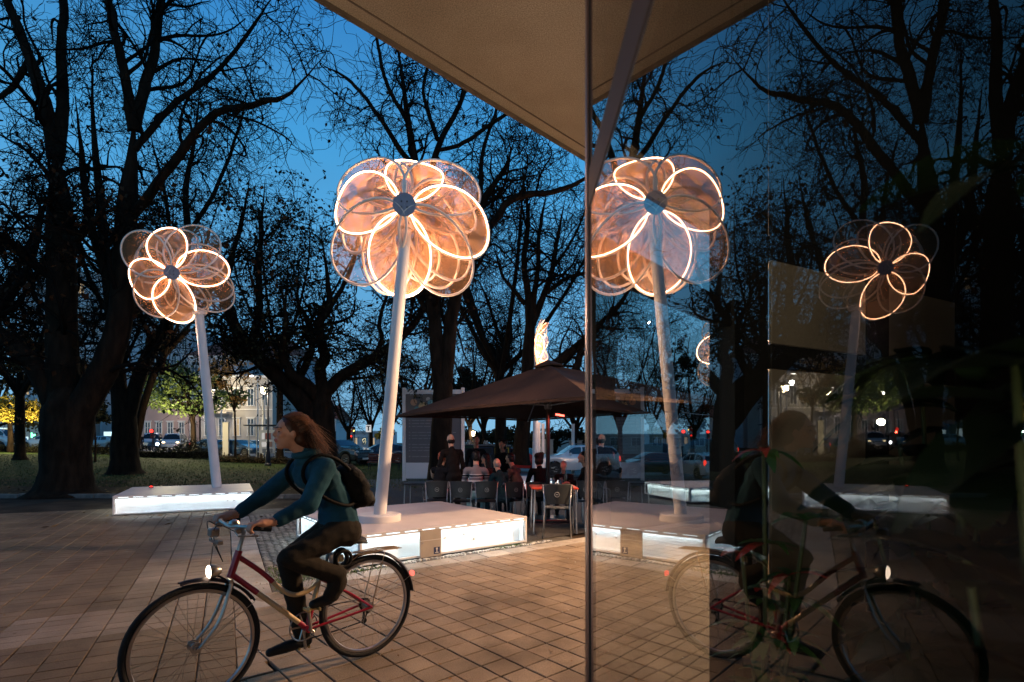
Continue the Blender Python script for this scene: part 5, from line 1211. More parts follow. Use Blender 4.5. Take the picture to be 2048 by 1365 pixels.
def tree(name, label, cat, base, trunk, limbs, seed, n=(60, 420, 2600, 7000), wig=(.14, .17, .22, .26), trop=(.05, .02, .0, -.02), leaves=0, leafm=None, leafs=(.10, .16), group='bare park trees', l1=(1.6, 3.4), tw=(.6, 1.2), leaf_lo=None, hang=0.0, twr=.0075):
    """trunk / limbs: rows (px, py, depth, radius)"""
    n = (int(n[0] * .95), int(n[1] * .85), int(n[2] * .62), int(n[3] * .42))
    g = np.random.default_rng(seed); base = Vector(base)
    t = thing(name, label, cat, tuple(base), 0, group); lim = []
    def conv(rows, k):
        A = np.array([tuple(PT(a, b, c)) + (r,) for a, b, c, r in rows]); S = cr_spline(A, k); return S
    for idx, rows in enumerate([trunk] + limbs):
        k = 34 if idx == 0 else 26; S = conv(rows, k); p = S[:, :3] - np.array(base); r = np.maximum(.012, S[:, 3]); kk = 20 if idx == 0 else 12
        if idx: r = r.copy(); r[-7:] *= np.linspace(1, .22, 7)
        if idx:
            jit_ = np.cumsum(g.normal(0, .012, (k, 3)), 0); jit_ -= np.linspace(0, 1, k)[:, None] * jit_[-1]; p = p + jit_
        V, Fs = tubes(p[None], r[None], kk)
        # bark ridges, knots and root flare
        for i in range(k):
            for j in range(kk):
                v = V[i * kk + j]; c = p[i]; o = v - c; a = 2 * math.pi * j / kk
                q = 1 + .09 * noise.noise(Vector((math.cos(a) * 1.7, math.sin(a) * 1.7, i * .35 + idx * 9))) + .06 * noise.noise(Vector((math.cos(a) * 4, math.sin(a) * 4, i * .2 + idx * 5)))
                if idx == 0 and i < 8: q *= 1 + .22 * (1 - i / 8) ** 2 * max(0, math.cos(a * 4 + seed)) 
                V[i * kk + j] = c + o * q
        link('trunk' if idx == 0 else 'limb', mkmesh('trunk' if idx == 0 else 'limb', V, Fs, M_bark, smooth=True), t)
        if idx:
            lim.append((p, r))
        else:
            p2 = p[int(k * .45):]; r2 = r[int(k * .45):]; S2 = cr_spline(np.hstack([p2, r2[:, None]]), 26); lim.append((S2[:, :3], S2[:, 3]))
    m = 26; LP_ = np.stack([a for a, b in lim]); LR = np.stack([b for a, b in lim])
    if seed and len(lim) > 1: LPs, LRs = LP_[1:], LR[1:]
    else: LPs, LRs = LP_, LR
    P, D, L_, R_ = spawn(LPs, LRs, n[0], .12, (35, 75), g, (1, 1), .42, base_len=g.uniform(l1[0], l1[1], n[0]), rmin=.02)
    R_ = np.clip(R_, .02, .075); p1, r1 = grow(P, D, L_, R_, 12, wig[0], trop[0], g, .3)
    P, D, L_, R_ = spawn(p1, r1, n[1], .12, (30, 75), g, (.35, .75), .55, rmin=.012); p2, r2 = grow(P, D, L_, R_, 8, wig[1], trop[1], g, .4)
    P, D, L_, R_ = spawn(np.concatenate([p2]), r2, n[2], .08, (30, 80), g, (1, 1), .6, base_len=g.uniform(tw[0], tw[1], n[2]) * 1.5, rmin=twr * 1.25); R_ = np.minimum(R_, .020); p3, r3 = grow(P, D, L_, R_, 9, wig[2], trop[2] - hang, g, .5)
    V1, F1 = tubes(p1, r1, 6); V2, F2 = tubes(p2, r2, 4); V3, F3 = tubes(p3, r3, 3)
    Vs = [V1, V2, V3]; Fs = [F1, F2 + len(V1), F3 + len(V1) + len(V2)]
    if n[3]:
        P, D, L_, R_ = spawn(p3, r3, n[3], .1, (25, 75), g, (1, 1), .7, base_len=g.uniform(tw[0] * .6, tw[1] * .8, n[3]), rmin=twr); R_ = np.minimum(R_, .010); p4, r4 = grow(P, D, L_, R_, 5, wig[3], trop[3] - hang, g, .7)
        V4, F4 = tubes(p4, r4, 3); Fs.append(F4 + sum(len(v) for v in Vs)); Vs.append(V4)
    else: p4 = p3
    tag(link('twigs', mkmesh('twigs', np.vstack(Vs), np.vstack(Fs), M_twig, smooth=False), t), kind='stuff')
    if leaves:
        src = p4 if leaf_lo is None else p4[(p4[:, -1, 2] + base.z) < leaf_lo]
        i = g.integers(0, len(src), leaves); j = g.integers(1, src.shape[1], leaves); c = src[i, j] + g.normal(0, .07, (leaves, 3)); leaf_cloud(t, c, leafs, leafm, g)
    return t
def leaf_cloud(t, c, leafs, leafm, g, name='leaves'):
    n = len(c); s = g.uniform(leafs[0], leafs[1], n)[:, None]; u = nrm(g.normal(0, 1, (n, 3)) + np.array([0, 0, -.4])); v = np.cross(u, g.normal(0, 1, (n, 3))); v = nrm(v); w_ = np.cross(u, v)
    V = np.stack([c, c + u * s * .45 + v * s * .34 + w_ * s * .08, c + u * s, c + u * s * .45 - v * s * .34 + w_ * s * .08], 1).reshape(-1, 3)
    o = np.arange(n)[:, None] * 4; Fs = np.concatenate([o + np.array([[0, 1, 2]]), o + np.array([[0, 2, 3]])]); 
    return tag(link(name, mkmesh(name, V, Fs, leafm), t), kind='stuff')
def px_rows(Y, rows): return [(a, b, Y + (r[3] if False else 0), c) for (a, b, c) in rows for r in [(0,)]]
def rows(Y, *q, dy=0.0): return [(a, b, Y + dy * i, c) for i, (a, b, c) in enumerate(q)]
g1 = GP(130, 990)
Y1 = g1.y
tree('bare_tree', 'huge bare tree with forked trunk behind the left plinth', 'tree', (GX(130, Y1)), rows(Y1, (130, 992, .86), (130, 972, .66), (132, 935, .58), (134, 890, .57), (136, 850, .60), (137, 815, .56), (132, 780, .40)),
     [rows(Y1, (130, 815, .42), (124, 720, .38), (121, 620, .35), (120, 500, .32), (118, 390, .29), (112, 300, .24)),
      rows(Y1, (112, 318, .2), (95, 230, .17), (60, 120, .13), (15, 0, .10), (-25, -130, .06), dy=-.15), rows(Y1, (114, 310, .18), (122, 210, .15), (118, 100, .12), (124, 0, .10), (120, -140, .05), dy=.15),
      rows(Y1, (146, 850, .42), (180, 795, .36), (213, 738, .33), (236, 670, .31), (247, 580, .29), (257, 450, .27), (265, 340, .23), (268, 250, .18)),
      rows(Y1, (268, 262, .15), (248, 140, .12), (215, 0, .09), (200, -130, .05), dy=-.2), rows(Y1, (268, 260, .15), (298, 140, .13), (318, 30, .11), (332, -110, .06), dy=.2),
      rows(Y1, (262, 440, .13), (298, 397, .12), (350, 325, .11), (425, 233, .09), (520, 206, .07), (580, 190, .055), (650, 110, .03), dy=-.25),
      rows(Y1, (120, 820, .36), (82, 750, .28), (38, 700, .22), (-20, 650, .18), (-90, 560, .10), dy=-.1), rows(Y1, (108, 560, .12), (60, 520, .10), (20, 482, .09), (-45, 470, .05), dy=-.3),
      rows(Y1, (240, 625, .14), (208, 540, .12), (184, 470, .11), (172, 400, .10), (162, 300, .07), (150, 190, .04), dy=.15), rows(Y1, (118, 470, .12), (150, 480, .09), (190, 440, .07), (230, 380, .04), dy=-.3),
      rows(Y1, (268, 300, .09), (340, 215, .08), (420, 150, .06), (500, 60, .05), (560, -30, .03), dy=.35), rows(Y1, (250, 560, .1), (330, 520, .07), (420, 500, .05), (480, 470, .03), dy=.3),
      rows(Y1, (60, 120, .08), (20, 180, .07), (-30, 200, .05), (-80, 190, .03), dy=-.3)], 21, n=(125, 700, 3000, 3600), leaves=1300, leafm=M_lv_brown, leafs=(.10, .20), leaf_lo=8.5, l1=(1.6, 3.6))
g2 = GP(250, 948); Y2 = g2.y
tree('bare_tree', 'dark bare tree with twin trunks right of the huge tree', 'tree', GX(250, Y2), rows(Y2, (250, 955, .74), (249, 935, .56), (249, 900, .50), (250, 860, .46), (248, 815, .42), (244, 780, .34)),
     [rows(Y2, (244, 830, .32), (234, 740, .29), (226, 640, .26), (214, 540, .21), (198, 400, .16), (188, 250, .11), (184, 100, .07)),
      rows(Y2, (258, 830, .30), (275, 762, .27), (300, 706, .25), (334, 646, .22), (362, 560, .18), (376, 470, .15), (372, 380, .12), (390, 280, .10), (402, 150, .06), dy=.1),
      rows(Y2, (334, 646, .15), (388, 602, .13), (448, 540, .10), (482, 450, .08), (500, 350, .05), dy=-.25), rows(Y2, (376, 470, .1), (430, 380, .08), (470, 280, .06), (500, 170, .04), dy=.2),
      rows(Y2, (226, 640, .12), (180, 560, .10), (140, 450, .07), (120, 350, .05), dy=.3), rows(Y2, (362, 560, .1), (340, 470, .08), (325, 380, .07), (300, 260, .05), dy=.2)], 22, n=(90, 480, 2200, 3400), leaves=1100, leafm=M_lv_dark, leafs=(.14, .24), twr=.011, l1=(2.0, 4.2), tw=(.7, 1.5))
Y3 = 20.0
tree('leaning_tree', 'leafy dark tree with leaning limbs behind the cyclist', 'tree', GX(652, Y3), rows(Y3, (654, 945, .52), (652, 915, .42), (649, 870, .40), (646, 830, .40), (645, 795, .34), (648, 765, .28)),
     [rows(Y3, (640, 850, .38), (605, 803, .35), (562, 760, .31), (524, 724, .28), (496, 703, .24), (475, 668, .20), (457, 620, .17), (450, 575, .14), (465, 520, .10), (482, 430, .06), dy=-.12),
      rows(Y3, (498, 706, .17), (512, 660, .15), (522, 605, .13), (520, 545, .11), (524, 450, .08), (530, 360, .05), dy=.2),
      rows(Y3, (647, 790, .24), (640, 738, .22), (650, 715, .21), (642, 684, .18), (642, 645, .15), (662, 612, .12), (655, 540, .09), (640, 450, .06)),
      rows(Y3, (640, 800, .24), (622, 778, .22), (594, 757, .20), (576, 732, .17), (568, 700, .13), (575, 640, .10), (560, 560, .07), dy=-.2),
      rows(Y3, (598, 758, .15), (613, 727, .14), (622, 698, .13), (622, 668, .12), (608, 630, .10), (594, 600, .08), (600, 520, .05), dy=.2),
      rows(Y3, (652, 785, .24), (684, 753, .21), (728, 728, .19), (782, 695, .16), (822, 658, .13), (852, 610, .10), (880, 555, .06), dy=-.1),
      rows(Y3, (748, 716, .11), (764, 676, .09), (758, 646, .08), (772, 596, .06), (790, 540, .04), dy=.1),
      rows(Y3, (662, 612, .09), (700, 540, .08), (720, 460, .06), (745, 380, .04), dy=.2), rows(Y3, (457, 620, .08), (430, 570, .07), (420, 520, .05), (400, 470, .03), dy=-.2)], 23,
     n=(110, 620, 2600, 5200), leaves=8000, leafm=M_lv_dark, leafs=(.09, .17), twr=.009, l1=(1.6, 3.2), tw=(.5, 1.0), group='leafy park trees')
Y4 = 16.6
tree('bare_tree', 'tall bare tree with two stems rising behind the information board', 'tree', GX(880, Y4), rows(Y4, (878, 995, .46), (878, 965, .38), (880, 920, .34), (882, 870, .32), (885, 820, .32), (886, 780, .30), (886, 750, .27)),
     [rows(Y4, (880, 775, .24), (873, 705, .22), (868, 640, .20), (862, 590, .185), (850, 520, .165), (838, 430, .14), (826, 330, .12), (815, 240, .10), (800, 130, .075), (780, 10, .05), dy=-.05),
      rows(Y4, (891, 765, .24), (898, 690, .22), (906, 625, .20), (922, 555, .175), (938, 490, .155), (952, 430, .13), (975, 388, .11), (1010, 335, .08), (1032, 270, .05), dy=.05),
      rows(Y4, (936, 498, .12), (984, 450, .115), (1012, 410, .11), (1052, 390, .095), (1110, 383, .075), (1176, 354, .055), (1235, 305, .035), dy=-.15),
      rows(Y4, (844, 460, .10), (862, 340, .10), (880, 275, .09), (906, 225, .08), (930, 165, .06), (950, 60, .04), (960, -50, .025), dy=.15),
      rows(Y4, (826, 335, .09), (790, 280, .08), (750, 215, .06), (700, 160, .05), (640, 125, .03), dy=-.15), rows(Y4, (815, 245, .07), (775, 170, .06), (760, 90, .05), (735, -10, .03), dy=-.2),
      rows(Y4, (952, 432, .09), (960, 370, .08), (965, 300, .06), (990, 220, .05), (1000, 120, .03), dy=.2), rows(Y4, (868, 640, .09), (835, 590, .07), (820, 540, .05), (800, 480, .03), dy=.2),
      rows(Y4, (873, 300, .06), (915, 288, .06), (960, 260, .06), (1020, 220, .05), (1080, 210, .04), (1140, 240, .025), dy=.1), rows(Y4, (875, 280, .06), (850, 180, .05), (870, 90, .04), (860, -20, .025), dy=.1)], 24,
     n=(105, 640, 3000, 4800), leaves=420, leafm=M_lv_brown, leafs=(.10, .18), hang=.05, wig=(.16, .20, .24, .28), l1=(1.5, 3.4), tw=(.6, 1.3), twr=.0085)
Y5 = 26.0
tree('bare_tree', 'bare tree rising behind the brown parasol', 'tree', GX(1042, Y5), rows(Y5, (1040, 930, .48), (1042, 900, .38), (1047, 850, .36), (1051, 800, .34), (1055, 740, .31), (1058, 690, .28), (1061, 640, .24)),
     [rows(Y5, (1061, 650, .22), (1054, 580, .17), (1048, 520, .14), (1056, 430, .10), (1044, 330, .05), dy=-.1), rows(Y5, (1063, 650, .20), (1086, 592, .16), (1104, 540, .13), (1116, 470, .09), (1132, 390, .05), dy=.1),
      rows(Y5, (1061, 640, .17), (1075, 545, .12), (1080, 460, .09), (1096, 370, .05)), rows(Y5, (1050, 610, .12), (1032, 590, .10), (1012, 568, .08), (1000, 540, .06), (985, 480, .04), dy=-.2),
      rows(Y5, (1060, 765, .26), (1108, 730, .23), (1150, 696, .20), (1192, 658, .17), (1245, 600, .12), (1290, 520, .08), dy=.1), rows(Y5, (1150, 745, .2), (1158, 715, .17), (1165, 690, .14), (1200, 670, .1), dy=.2),
      rows(Y5, (1086, 592, .1), (1130, 560, .09), (1175, 545, .07), (1230, 520, .05), dy=.1), rows(Y5, (1104, 540, .08), (1150, 470, .06), (1180, 400, .05), (1220, 330, .03), dy=.2)], 25, n=(95, 480, 2000, 3000), wig=(.17, .21, .25, .3), l1=(2, 4.4), tw=(.8, 1.6), hang=.02, twr=.012)
Y6 = 34.0
tree('bare_tree', 'thin bare tree with slanting stems left of the parasol top', 'tree', GX(1003, Y6), rows(Y6, (1003, 915, .36), (1004, 880, .29), (1004, 830, .27), (1002, 780, .25), (994, 725, .22), (980, 690, .18)),
     [rows(Y6, (992, 722, .19), (973, 688, .17), (955, 645, .14), (936, 585, .11), (922, 520, .08), (905, 440, .05)), rows(Y6, (1004, 770, .17), (1024, 740, .15), (1010, 700, .13), (990, 650, .11), (970, 590, .08), (940, 530, .05)),
      rows(Y6, (1002, 780, .16), (985, 740, .13), (960, 700, .1), (940, 650, .07)), rows(Y6, (1004, 760, .12), (1020, 680, .1), (1024, 620, .08), (1030, 560, .05))], 26, n=(50, 260, 1000, 1400), l1=(2, 4.6), tw=(.9, 1.8), twr=.015)
def generic(label, px, Y, H, seed, n=(40, 200, 800, 1000), spread=.4, nl=6, leaves=0, leafm=None, r=.2, name='bare_tree', group='distant bare trees', leafs=(.16, .3), fork=.25, lean=0, twr=.016, l1=None):
    q = random.Random(seed); b = GX(px, Y); sc_ = F / Y
    def row(x, z, r_, dy=0): return (px + x * sc_, HY - (b.z + z - CH) * sc_, Y + dy, r_)
    tr = [row(0, 0, r * 1.3), row(0, .5, r), row(lean * .2, H * fork * .6, r * .9), row(lean * .5, H * fork, r * .8), row(lean, H * fork * 1.3, r * .6)]; lm = []
    for k in range(nl):
        a = k * 2 * math.pi / nl + q.uniform(-.4, .4); s = H * spread * q.uniform(.5, 1); h = H * q.uniform(.75, 1.05)
        lm.append([row(lean * .5, H * fork * q.uniform(.85, 1.1), r * .55), row(lean * .5 + math.cos(a) * s * .35, H * fork + (h - H * fork) * .25, r * .42, math.sin(a) * s * .35),
                   row(lean * .5 + math.cos(a) * s * .7, H * fork + (h - H * fork) * .6, r * .28, math.sin(a) * s * .7), row(lean * .5 + math.cos(a) * s * q.uniform(.7, 1.1), h, r * .1, math.sin(a) * s)])
    return tree(name, label, 'tree', b, tr, lm, seed, n=n, leaves=leaves, leafm=leafm, leafs=leafs, group=group, l1=l1 or (H * .16, H * .32), tw=(H * .05, H * .10), twr=twr)
generic('slender bare tree left of the main lamp pole, nearest the dark car', 697, 46, 9.0, 41, spread=.30)
generic('slender bare tree just left of the main lamp pole', 742, 50, 11.5, 42, spread=.30, nl=7)
generic('bare tree directly behind the main lamp pole', 782, 48, 12, 43, spread=.3)
generic('bare tree beside the left post of the information board', 826, 30, 9, 44, spread=.35)
generic('bare tree between the information board and the thin slanting tree', 940, 40, 13, 45, spread=.35, nl=7)
generic('slim bare tree in the gap beneath the slanting stems', 968, 44, 12, 46, spread=.3)
generic('bare tree right of the parasol top, beyond the white car', 1150, 44, 12, 47, spread=.4, nl=7)
generic('bare tree seen through the pavilion glass', 1240, 38, 13, 48, spread=.4, nl=7)
generic('second bare tree seen through the pavilion glass', 1330, 42, 12, 49, spread=.4, nl=7)
generic('round dark tree seen through the pavilion glass', 1385, 46, 9.5, 50, leaves=2600, leafm=M_lv_dark, spread=.2, name='leafy_tree', group='leafy park trees', leafs=(.3, .5))
generic('tall bare tree beyond the left frame edge', -130, 20, 14, 51, n=(90, 520, 2200, 3200), spread=.5, nl=9, r=.38, group='bare park trees', twr=.010, leaves=1500, leafm=M_lv_brown)
generic('bare tree filling the sky above the left lawn', 268, 31, 17, 52, n=(46, 240, 1000, 1500), spread=.42, nl=7, r=.22, group='bare park trees', twr=.012, leaves=300, leafm=M_lv_dark, fork=.35, lean=3.2)
generic('bare tree filling the sky behind the leaning tree', 560, 34, 18, 53, n=(36, 190, 800, 1000), spread=.34, nl=6, r=.22, group='bare park trees', twr=.013, fork=.35, leaves=200, leafm=M_lv_dark)
generic('bare tree behind the left huge tree', 40, 30, 15, 54, n=(36, 200, 900, 1200), spread=.45, nl=6, r=.25, group='bare park trees', twr=.012, leaves=1200, leafm=M_lv_brown)
generic('tall bare tree reaching the roof edge beyond the main lamp', 1000, 30, 18, 55, n=(36, 190, 700, 900), spread=.35, nl=6, r=.3, group='bare park trees', twr=.013, fork=.3)
# leafy low trees by the street, with lobed clump crowns
def crown_tree(label, px, Y, lobes, m, nleaf, leafs, r=.2, seed=1, name='leafy_tree', group='leafy trees along the street', cat='tree', trunk=True, wh=1.0):
    g = np.random.default_rng(seed); b = GX(px, Y); t = thing(name, label, cat, tuple(b), 0, group); C = []
    if trunk:
        topz = min(PT(0, y, Y).z for x, y, rx, ry in lobes) - b.z
        mbt = MB(); mbt.tube(cr_spline([(0, 0, -.05), (.03, 0, topz * .4), (-.05, 0, topz)], 8), [r * 1.3, r, r * .9, r * .85, r * .8, r * .75, r * .7, r * .6], 10); mbt.build('trunk', M_bark, t, smooth=True)
        lb = MB()
        for x, y, rx, ry in lobes:
            e_ = PT(x, y, Y) - b; lb.tube(cr_spline([(-.05, 0, topz * .8), tuple(Vector((-.05, 0, topz)).lerp(e_, .5) + Vector((0, 0, .1))), tuple(e_)], 7), [r * .5, r * .45, r * .35, r * .3, r * .2, r * .12, r * .06], 6)
        lb.build('branch', M_bark, t)
    tot = sum(rx * ry for x, y, rx, ry in lobes)
    for x, y, rx, ry in lobes:
        k = int(nleaf * rx * ry / tot); c = np.array(tuple(PT(x, y, Y) - b)); s = Y / F; d = nrm(g.normal(0, 1, (k, 3))) * (g.random((k, 1)) ** .45)
        off = d * np.array([rx * s, rx * s * .9, ry * s]); nzv = np.array([noise.noise(Vector(tuple(o * 1.4 + c))) for o in off]); C.append((c + off)[nzv > -.12])
    c = np.vstack(C); leaf_cloud(t, c, leafs, m, g, 'leaves' if trunk else 'foliage'); return t
crown_tree('low leafy tree lit green in front of the pale houses', 386, 44, [(330, 800, 45, 26), (370, 770, 50, 30), (420, 760, 40, 24), (440, 800, 46, 22), (385, 815, 55, 20), (350, 745, 40, 25), (300, 760, 35, 30), (470, 790, 30, 16)], M_lv_green, 9000, (.16, .3), r=.25, seed=61)
crown_tree('tree at the far left with yellow street light put into its leaf colour', 20, 40, [(30, 825, 50, 20), (75, 818, 22, 22), (-30, 820, 50, 26), (10, 800, 40, 12)], M_lv_yel, 5200, (.14, .26), seed=62)  # leaf colour carries the yellow of the street light
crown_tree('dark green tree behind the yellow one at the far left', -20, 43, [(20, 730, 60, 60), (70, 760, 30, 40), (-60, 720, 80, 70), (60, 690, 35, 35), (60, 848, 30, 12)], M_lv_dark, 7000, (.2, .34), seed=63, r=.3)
crown_tree('small autumn tree with orange leaves hanging before the stone house', 470, 36, [(455, 740, 26, 16), (500, 755, 22, 14), (440, 770, 20, 12), (470, 800, 20, 8), (480, 720, 40, 14), (430, 735, 30, 18)], M_lv_orange, 2300, (.12, .22), seed=64, r=.08)
crown_tree('dark conifer mass behind the slanting tree', 905, 60, [(905, 775, 22, 26), (940, 770, 25, 24), (975, 790, 28, 18), (930, 745, 14, 16)], M_lv_dark, 4200, (.25, .5), seed=65, r=.3)
crown_tree('dark evergreen under the parasol edge', 1000, 46, [(960, 880, 40, 20), (1010, 872, 36, 22), (1060, 880, 40, 22), (925, 872, 26, 18)], M_lv_dark, 5200, (.2, .4), seed=66)
crown_tree('dark evergreen above the white car', 1110, 50, [(1100, 880, 22, 26), (1130, 868, 26, 12), (1165, 872, 20, 20), (1185, 885, 18, 14)], M_lv_dark, 2600, (.2, .4), seed=67)
crown_tree('low yellow green tree beside the main lamp pole', 778, 54, [(774, 865, 14, 10), (760, 872, 10, 7)], M_lv_yel, 900, (.2, .35), seed=68, r=.1)
crown_tree('dark leaves hanging low between the two big left trees', 190, 30, [(190, 810, 22, 24), (205, 770, 20, 24), (160, 740, 18, 30), (200, 835, 20, 12)], M_lv_dark, 2600, (.12, .24), seed=69, r=.06)
# hedges and shrubs
def hedge(label, x0, x1, py, Y, h, m=M_lv_dark, n=3500, seed=3, leafs=(.06, .13)):
    g = np.random.default_rng(seed); A = GX(x0, Y); B = GX(x1, Y); t = thing('hedge', label, 'hedge', tuple(A), 0, 'low hedges behind the lawn'); k = n
    u = g.random(k); d = np.array(tuple(B - A)); c = u[:, None] * d[None]; c[:, 1] += g.uniform(-.4, .4, k); hh = h * (.75 + .25 * np.sin(u * 37 + seed)) * (1 - .3 * np.cos(u * 91))
    c[:, 2] += hh * g.random(k) ** .6; leaf_cloud(t, c, leafs, m, g, 'foliage'); L_ = (B - A).length
    mbh = MB(); a_ = math.atan2(B.y - A.y, B.x - A.x); mbh.box(((B - A) / 2) + Vector((0, 0, h * .3)), (L_, .5, h * .6), rz=a_); mbh.build('stems', M_twig, t); return t
hedge('long dark hedge at the back of the lawn on the far left', -60, 232, 890, 41, .75, n=6000, seed=71)
hedge('dark hedge at the back of the lawn in the middle', 226, 420, 900, 38, .7, n=5200, seed=72)
hedge('brown leaf covered low hedge before the bus shelter', 430, 640, 915, 34, .45, m=mat('hedge_brown', (.035, .025, .012), .9, color2=(.07, .05, .02), scale=2, isl=.4), n=4600, seed=73)
crown_tree('round dark shrub right of the white van', 388, 40, [(388, 893, 34, 20), (372, 900, 28, 14), (410, 900, 22, 16)], M_lv_dark, 3000, (.08, .16), seed=74, name='shrub', group='shrubs', cat='shrub', trunk=False)
# ================================================================== BUILDINGS AND STREET
M_wall = mat('stone_wall', (.34, .31, .28), .85, var=.12, scale=.5, bump=.2, coord='World')
M_wallb = mat('blue_grey_wall', (.36, .38, .42), .85, var=.10, scale=.4, coord='World')
M_wallp = mat('pink_wall', (.36, .25, .22), .85, var=.12, scale=.5, coord='World')
M_wallw = mat('white_wall', (.60, .56, .56), .85, var=.08, scale=.4, coord='World')
M_trim = mat('white_trim', (.62, .60, .58), .7)
M_win = mat('window_dark', (.03, .045, .06), .12, spec=.8)
M_winl = emis('window_lit', (1, .72, .42), .55)
M_tile = mat('roof_tile', (.24, .07, .045), .85, var=.25, scale=3, coord='World')
M_shop = emis('shop_light', (.62, .90, 1.0), 1.3)
M_shopy = emis('shop_sign_yellow', (1, .9, .35), 1.2)
M_iron = mat('iron_black', (.012, .014, .022), .5, metal=.5)
def building(label, pxl, pxr, Y, py_top, py_base, floors, ncol, wall, roof=None, seed=1, depth=8, lit=.0, wsc=(.42, .62), name='house', skew=0.0, group='houses across the street', shops=False, attic=False):
    """floors: list of (py_bottom, py_top) window bands"""
    q = random.Random(seed); A = PT(pxl, py_base, Y); B = PT(pxr, py_base, Y + skew); base = A.copy(); base.z = gz(A.x, A.y) - .2
    D = Vector((B.x - A.x, B.y - A.y)); L_ = D.length; rz = math.atan2(D.y, D.x); t = thing(name, label, 'building', tuple(base), rz, group); z = lambda py: CH + (HY - py) / F * Y - base.z
    ht = z(py_top); MB().box((L_ / 2, depth / 2, ht / 2), (L_, depth, ht)).build('wall', wall, t)
    MB().box((L_ / 2, -.10, ht - .15), (L_ + .3, .35, .3)).build('cornice', M_trim, t)
    if roof: 
        rh = roof; r = MB(); r.add([(-.4, -.4, ht), (L_ + .4, -.4, ht), (L_ + .4, depth + .4, ht), (-.4, depth + .4, ht), (L_ * .18, depth / 2, ht + rh), (L_ * .82, depth / 2, ht + rh)], [(0, 1, 5, 4), (1, 2, 5), (2, 3, 4, 5), (3, 0, 4), (3, 2, 1, 0)]); ro_ = r.build('roof', M_tile, t)
        MB().box((L_ * .3, depth * .5, ht + rh), (.6, .6, 1.4)).build('chimney', wall, ro_)
    cache = {}
    for fi, (pb, pt_) in enumerate(floors):
        z0, z1 = z(pb), z(pt_); h = z1 - z0; wd = L_ / ncol * wsc[0]
        if fi: MB().box((L_ / 2, -.06, z0 - h * .22), (L_ + .05, .14, .12)).build('string_course', M_trim, t)
        for c in range(ncol):
            x = L_ * (c + .5) / ncol; key = (fi, 0)
            if key not in cache:
                f_ = MB(); b = .09
                for (cx_, cz_, w_, h_) in ((0, h / 2, wd + 2 * b, b), (0, -h / 2, wd + 2 * b + .2, b), (-wd / 2 - b / 2, 0, b, h), (wd / 2 + b / 2, 0, b, h), (0, 0, .06, h), (0, h * .18, wd, .05)): f_.box((cx_, -.07, cz_ - (0)), (w_, .14, h_))
                f_.box((0, -.12, h / 2 + .14), (wd + .4, .22, .12))
                p_ = MB().box((0, -.015, 0), (wd, .03, h)).mesh('pane', M_win); pl2 = MB().box((0, -.015, 0), (wd, .03, h)).mesh('pane_lit', M_winl)
                cache[key] = (f_.mesh('window', M_trim), p_, pl2)
            f_, p_, pl2 = cache[key]; w_ = link('window', f_, t, loc=(x, 0, (z0 + z1) / 2)); link('pane', pl2 if q.random() < lit else p_, w_)
    return t
PYB = 902
building('pale stone house with a balcony behind the left lamp pole', 402, 545, 76, 752, PYB, [(872, 838), (812, 778)], 5, M_wall, roof=None, seed=2, lit=.08, wsc=(.40, .6))
building('blue grey upper storeys with a red tiled roof above the stone house', 374, 600, 86, 712, PYB, [(750, 724)], 7, M_wallb, roof=3.4, seed=3, depth=10)
building('pinkish house front behind the white van', 262, 398, 78, 800, PYB, [(880, 845)], 6, M_wallp, seed=4, lit=.05)
building('tall pale blue apartment block above the low green tree', 296, 380, 95, 655, PYB, [(735, 712), (700, 678), (800, 770)], 4, M_wallb, roof=None, seed=5, depth=14)
building('tall pale apartment block behind the huge tree', 40, 205, 98, 545, PYB, [(590, 565), (640, 615), (690, 665), (740, 715), (790, 765)], 6, M_wallw, seed=6, depth=14, lit=.12)
building('dark shop building at the far left', -90, 120, 82, 800, PYB, [(840, 815)], 6, M_wall, seed=7, lit=.1)
building('white gabled chapel front behind the leaning tree', 640, 672, 70, 838, 895, [(885, 872)], 1, M_wallw, roof=2.0, seed=8, depth=6)
building('low white building beyond the traffic lights', 668, 772, 84, 862, 896, [(890, 876)], 6, M_wallw, seed=9, lit=.25)
building('low dark building right of the parasol mast', 1040, 1420, 110, 868, 900, [(892, 876)], 9, M_wall, seed=10, lit=.1)
# balcony with lit wall
bl_ = thing('balcony', 'small lit stone balcony on the pale stone house', 'balcony', tuple(PT(435, 826, 75)))
MB().box((0, 0, 0), (3.0, 1.1, .22), bev=.03).build('slab', M_wall, bl_)
for i in range(9): MB().lathe([(.05, 0), (.09, .3), (.05, .6), (.06, .75)], c=(-1.35 + i * .3375, -.45, .11), k=8).build('baluster', M_wall, bl_)
MB().box((0, -.45, .9), (3.0, .16, .10)).build('rail', M_wall, bl_)
light('street_lantern_light', 'POINT', tuple(PT(433, 790, 72.5)), 1200, (1, .80, .45), .3)
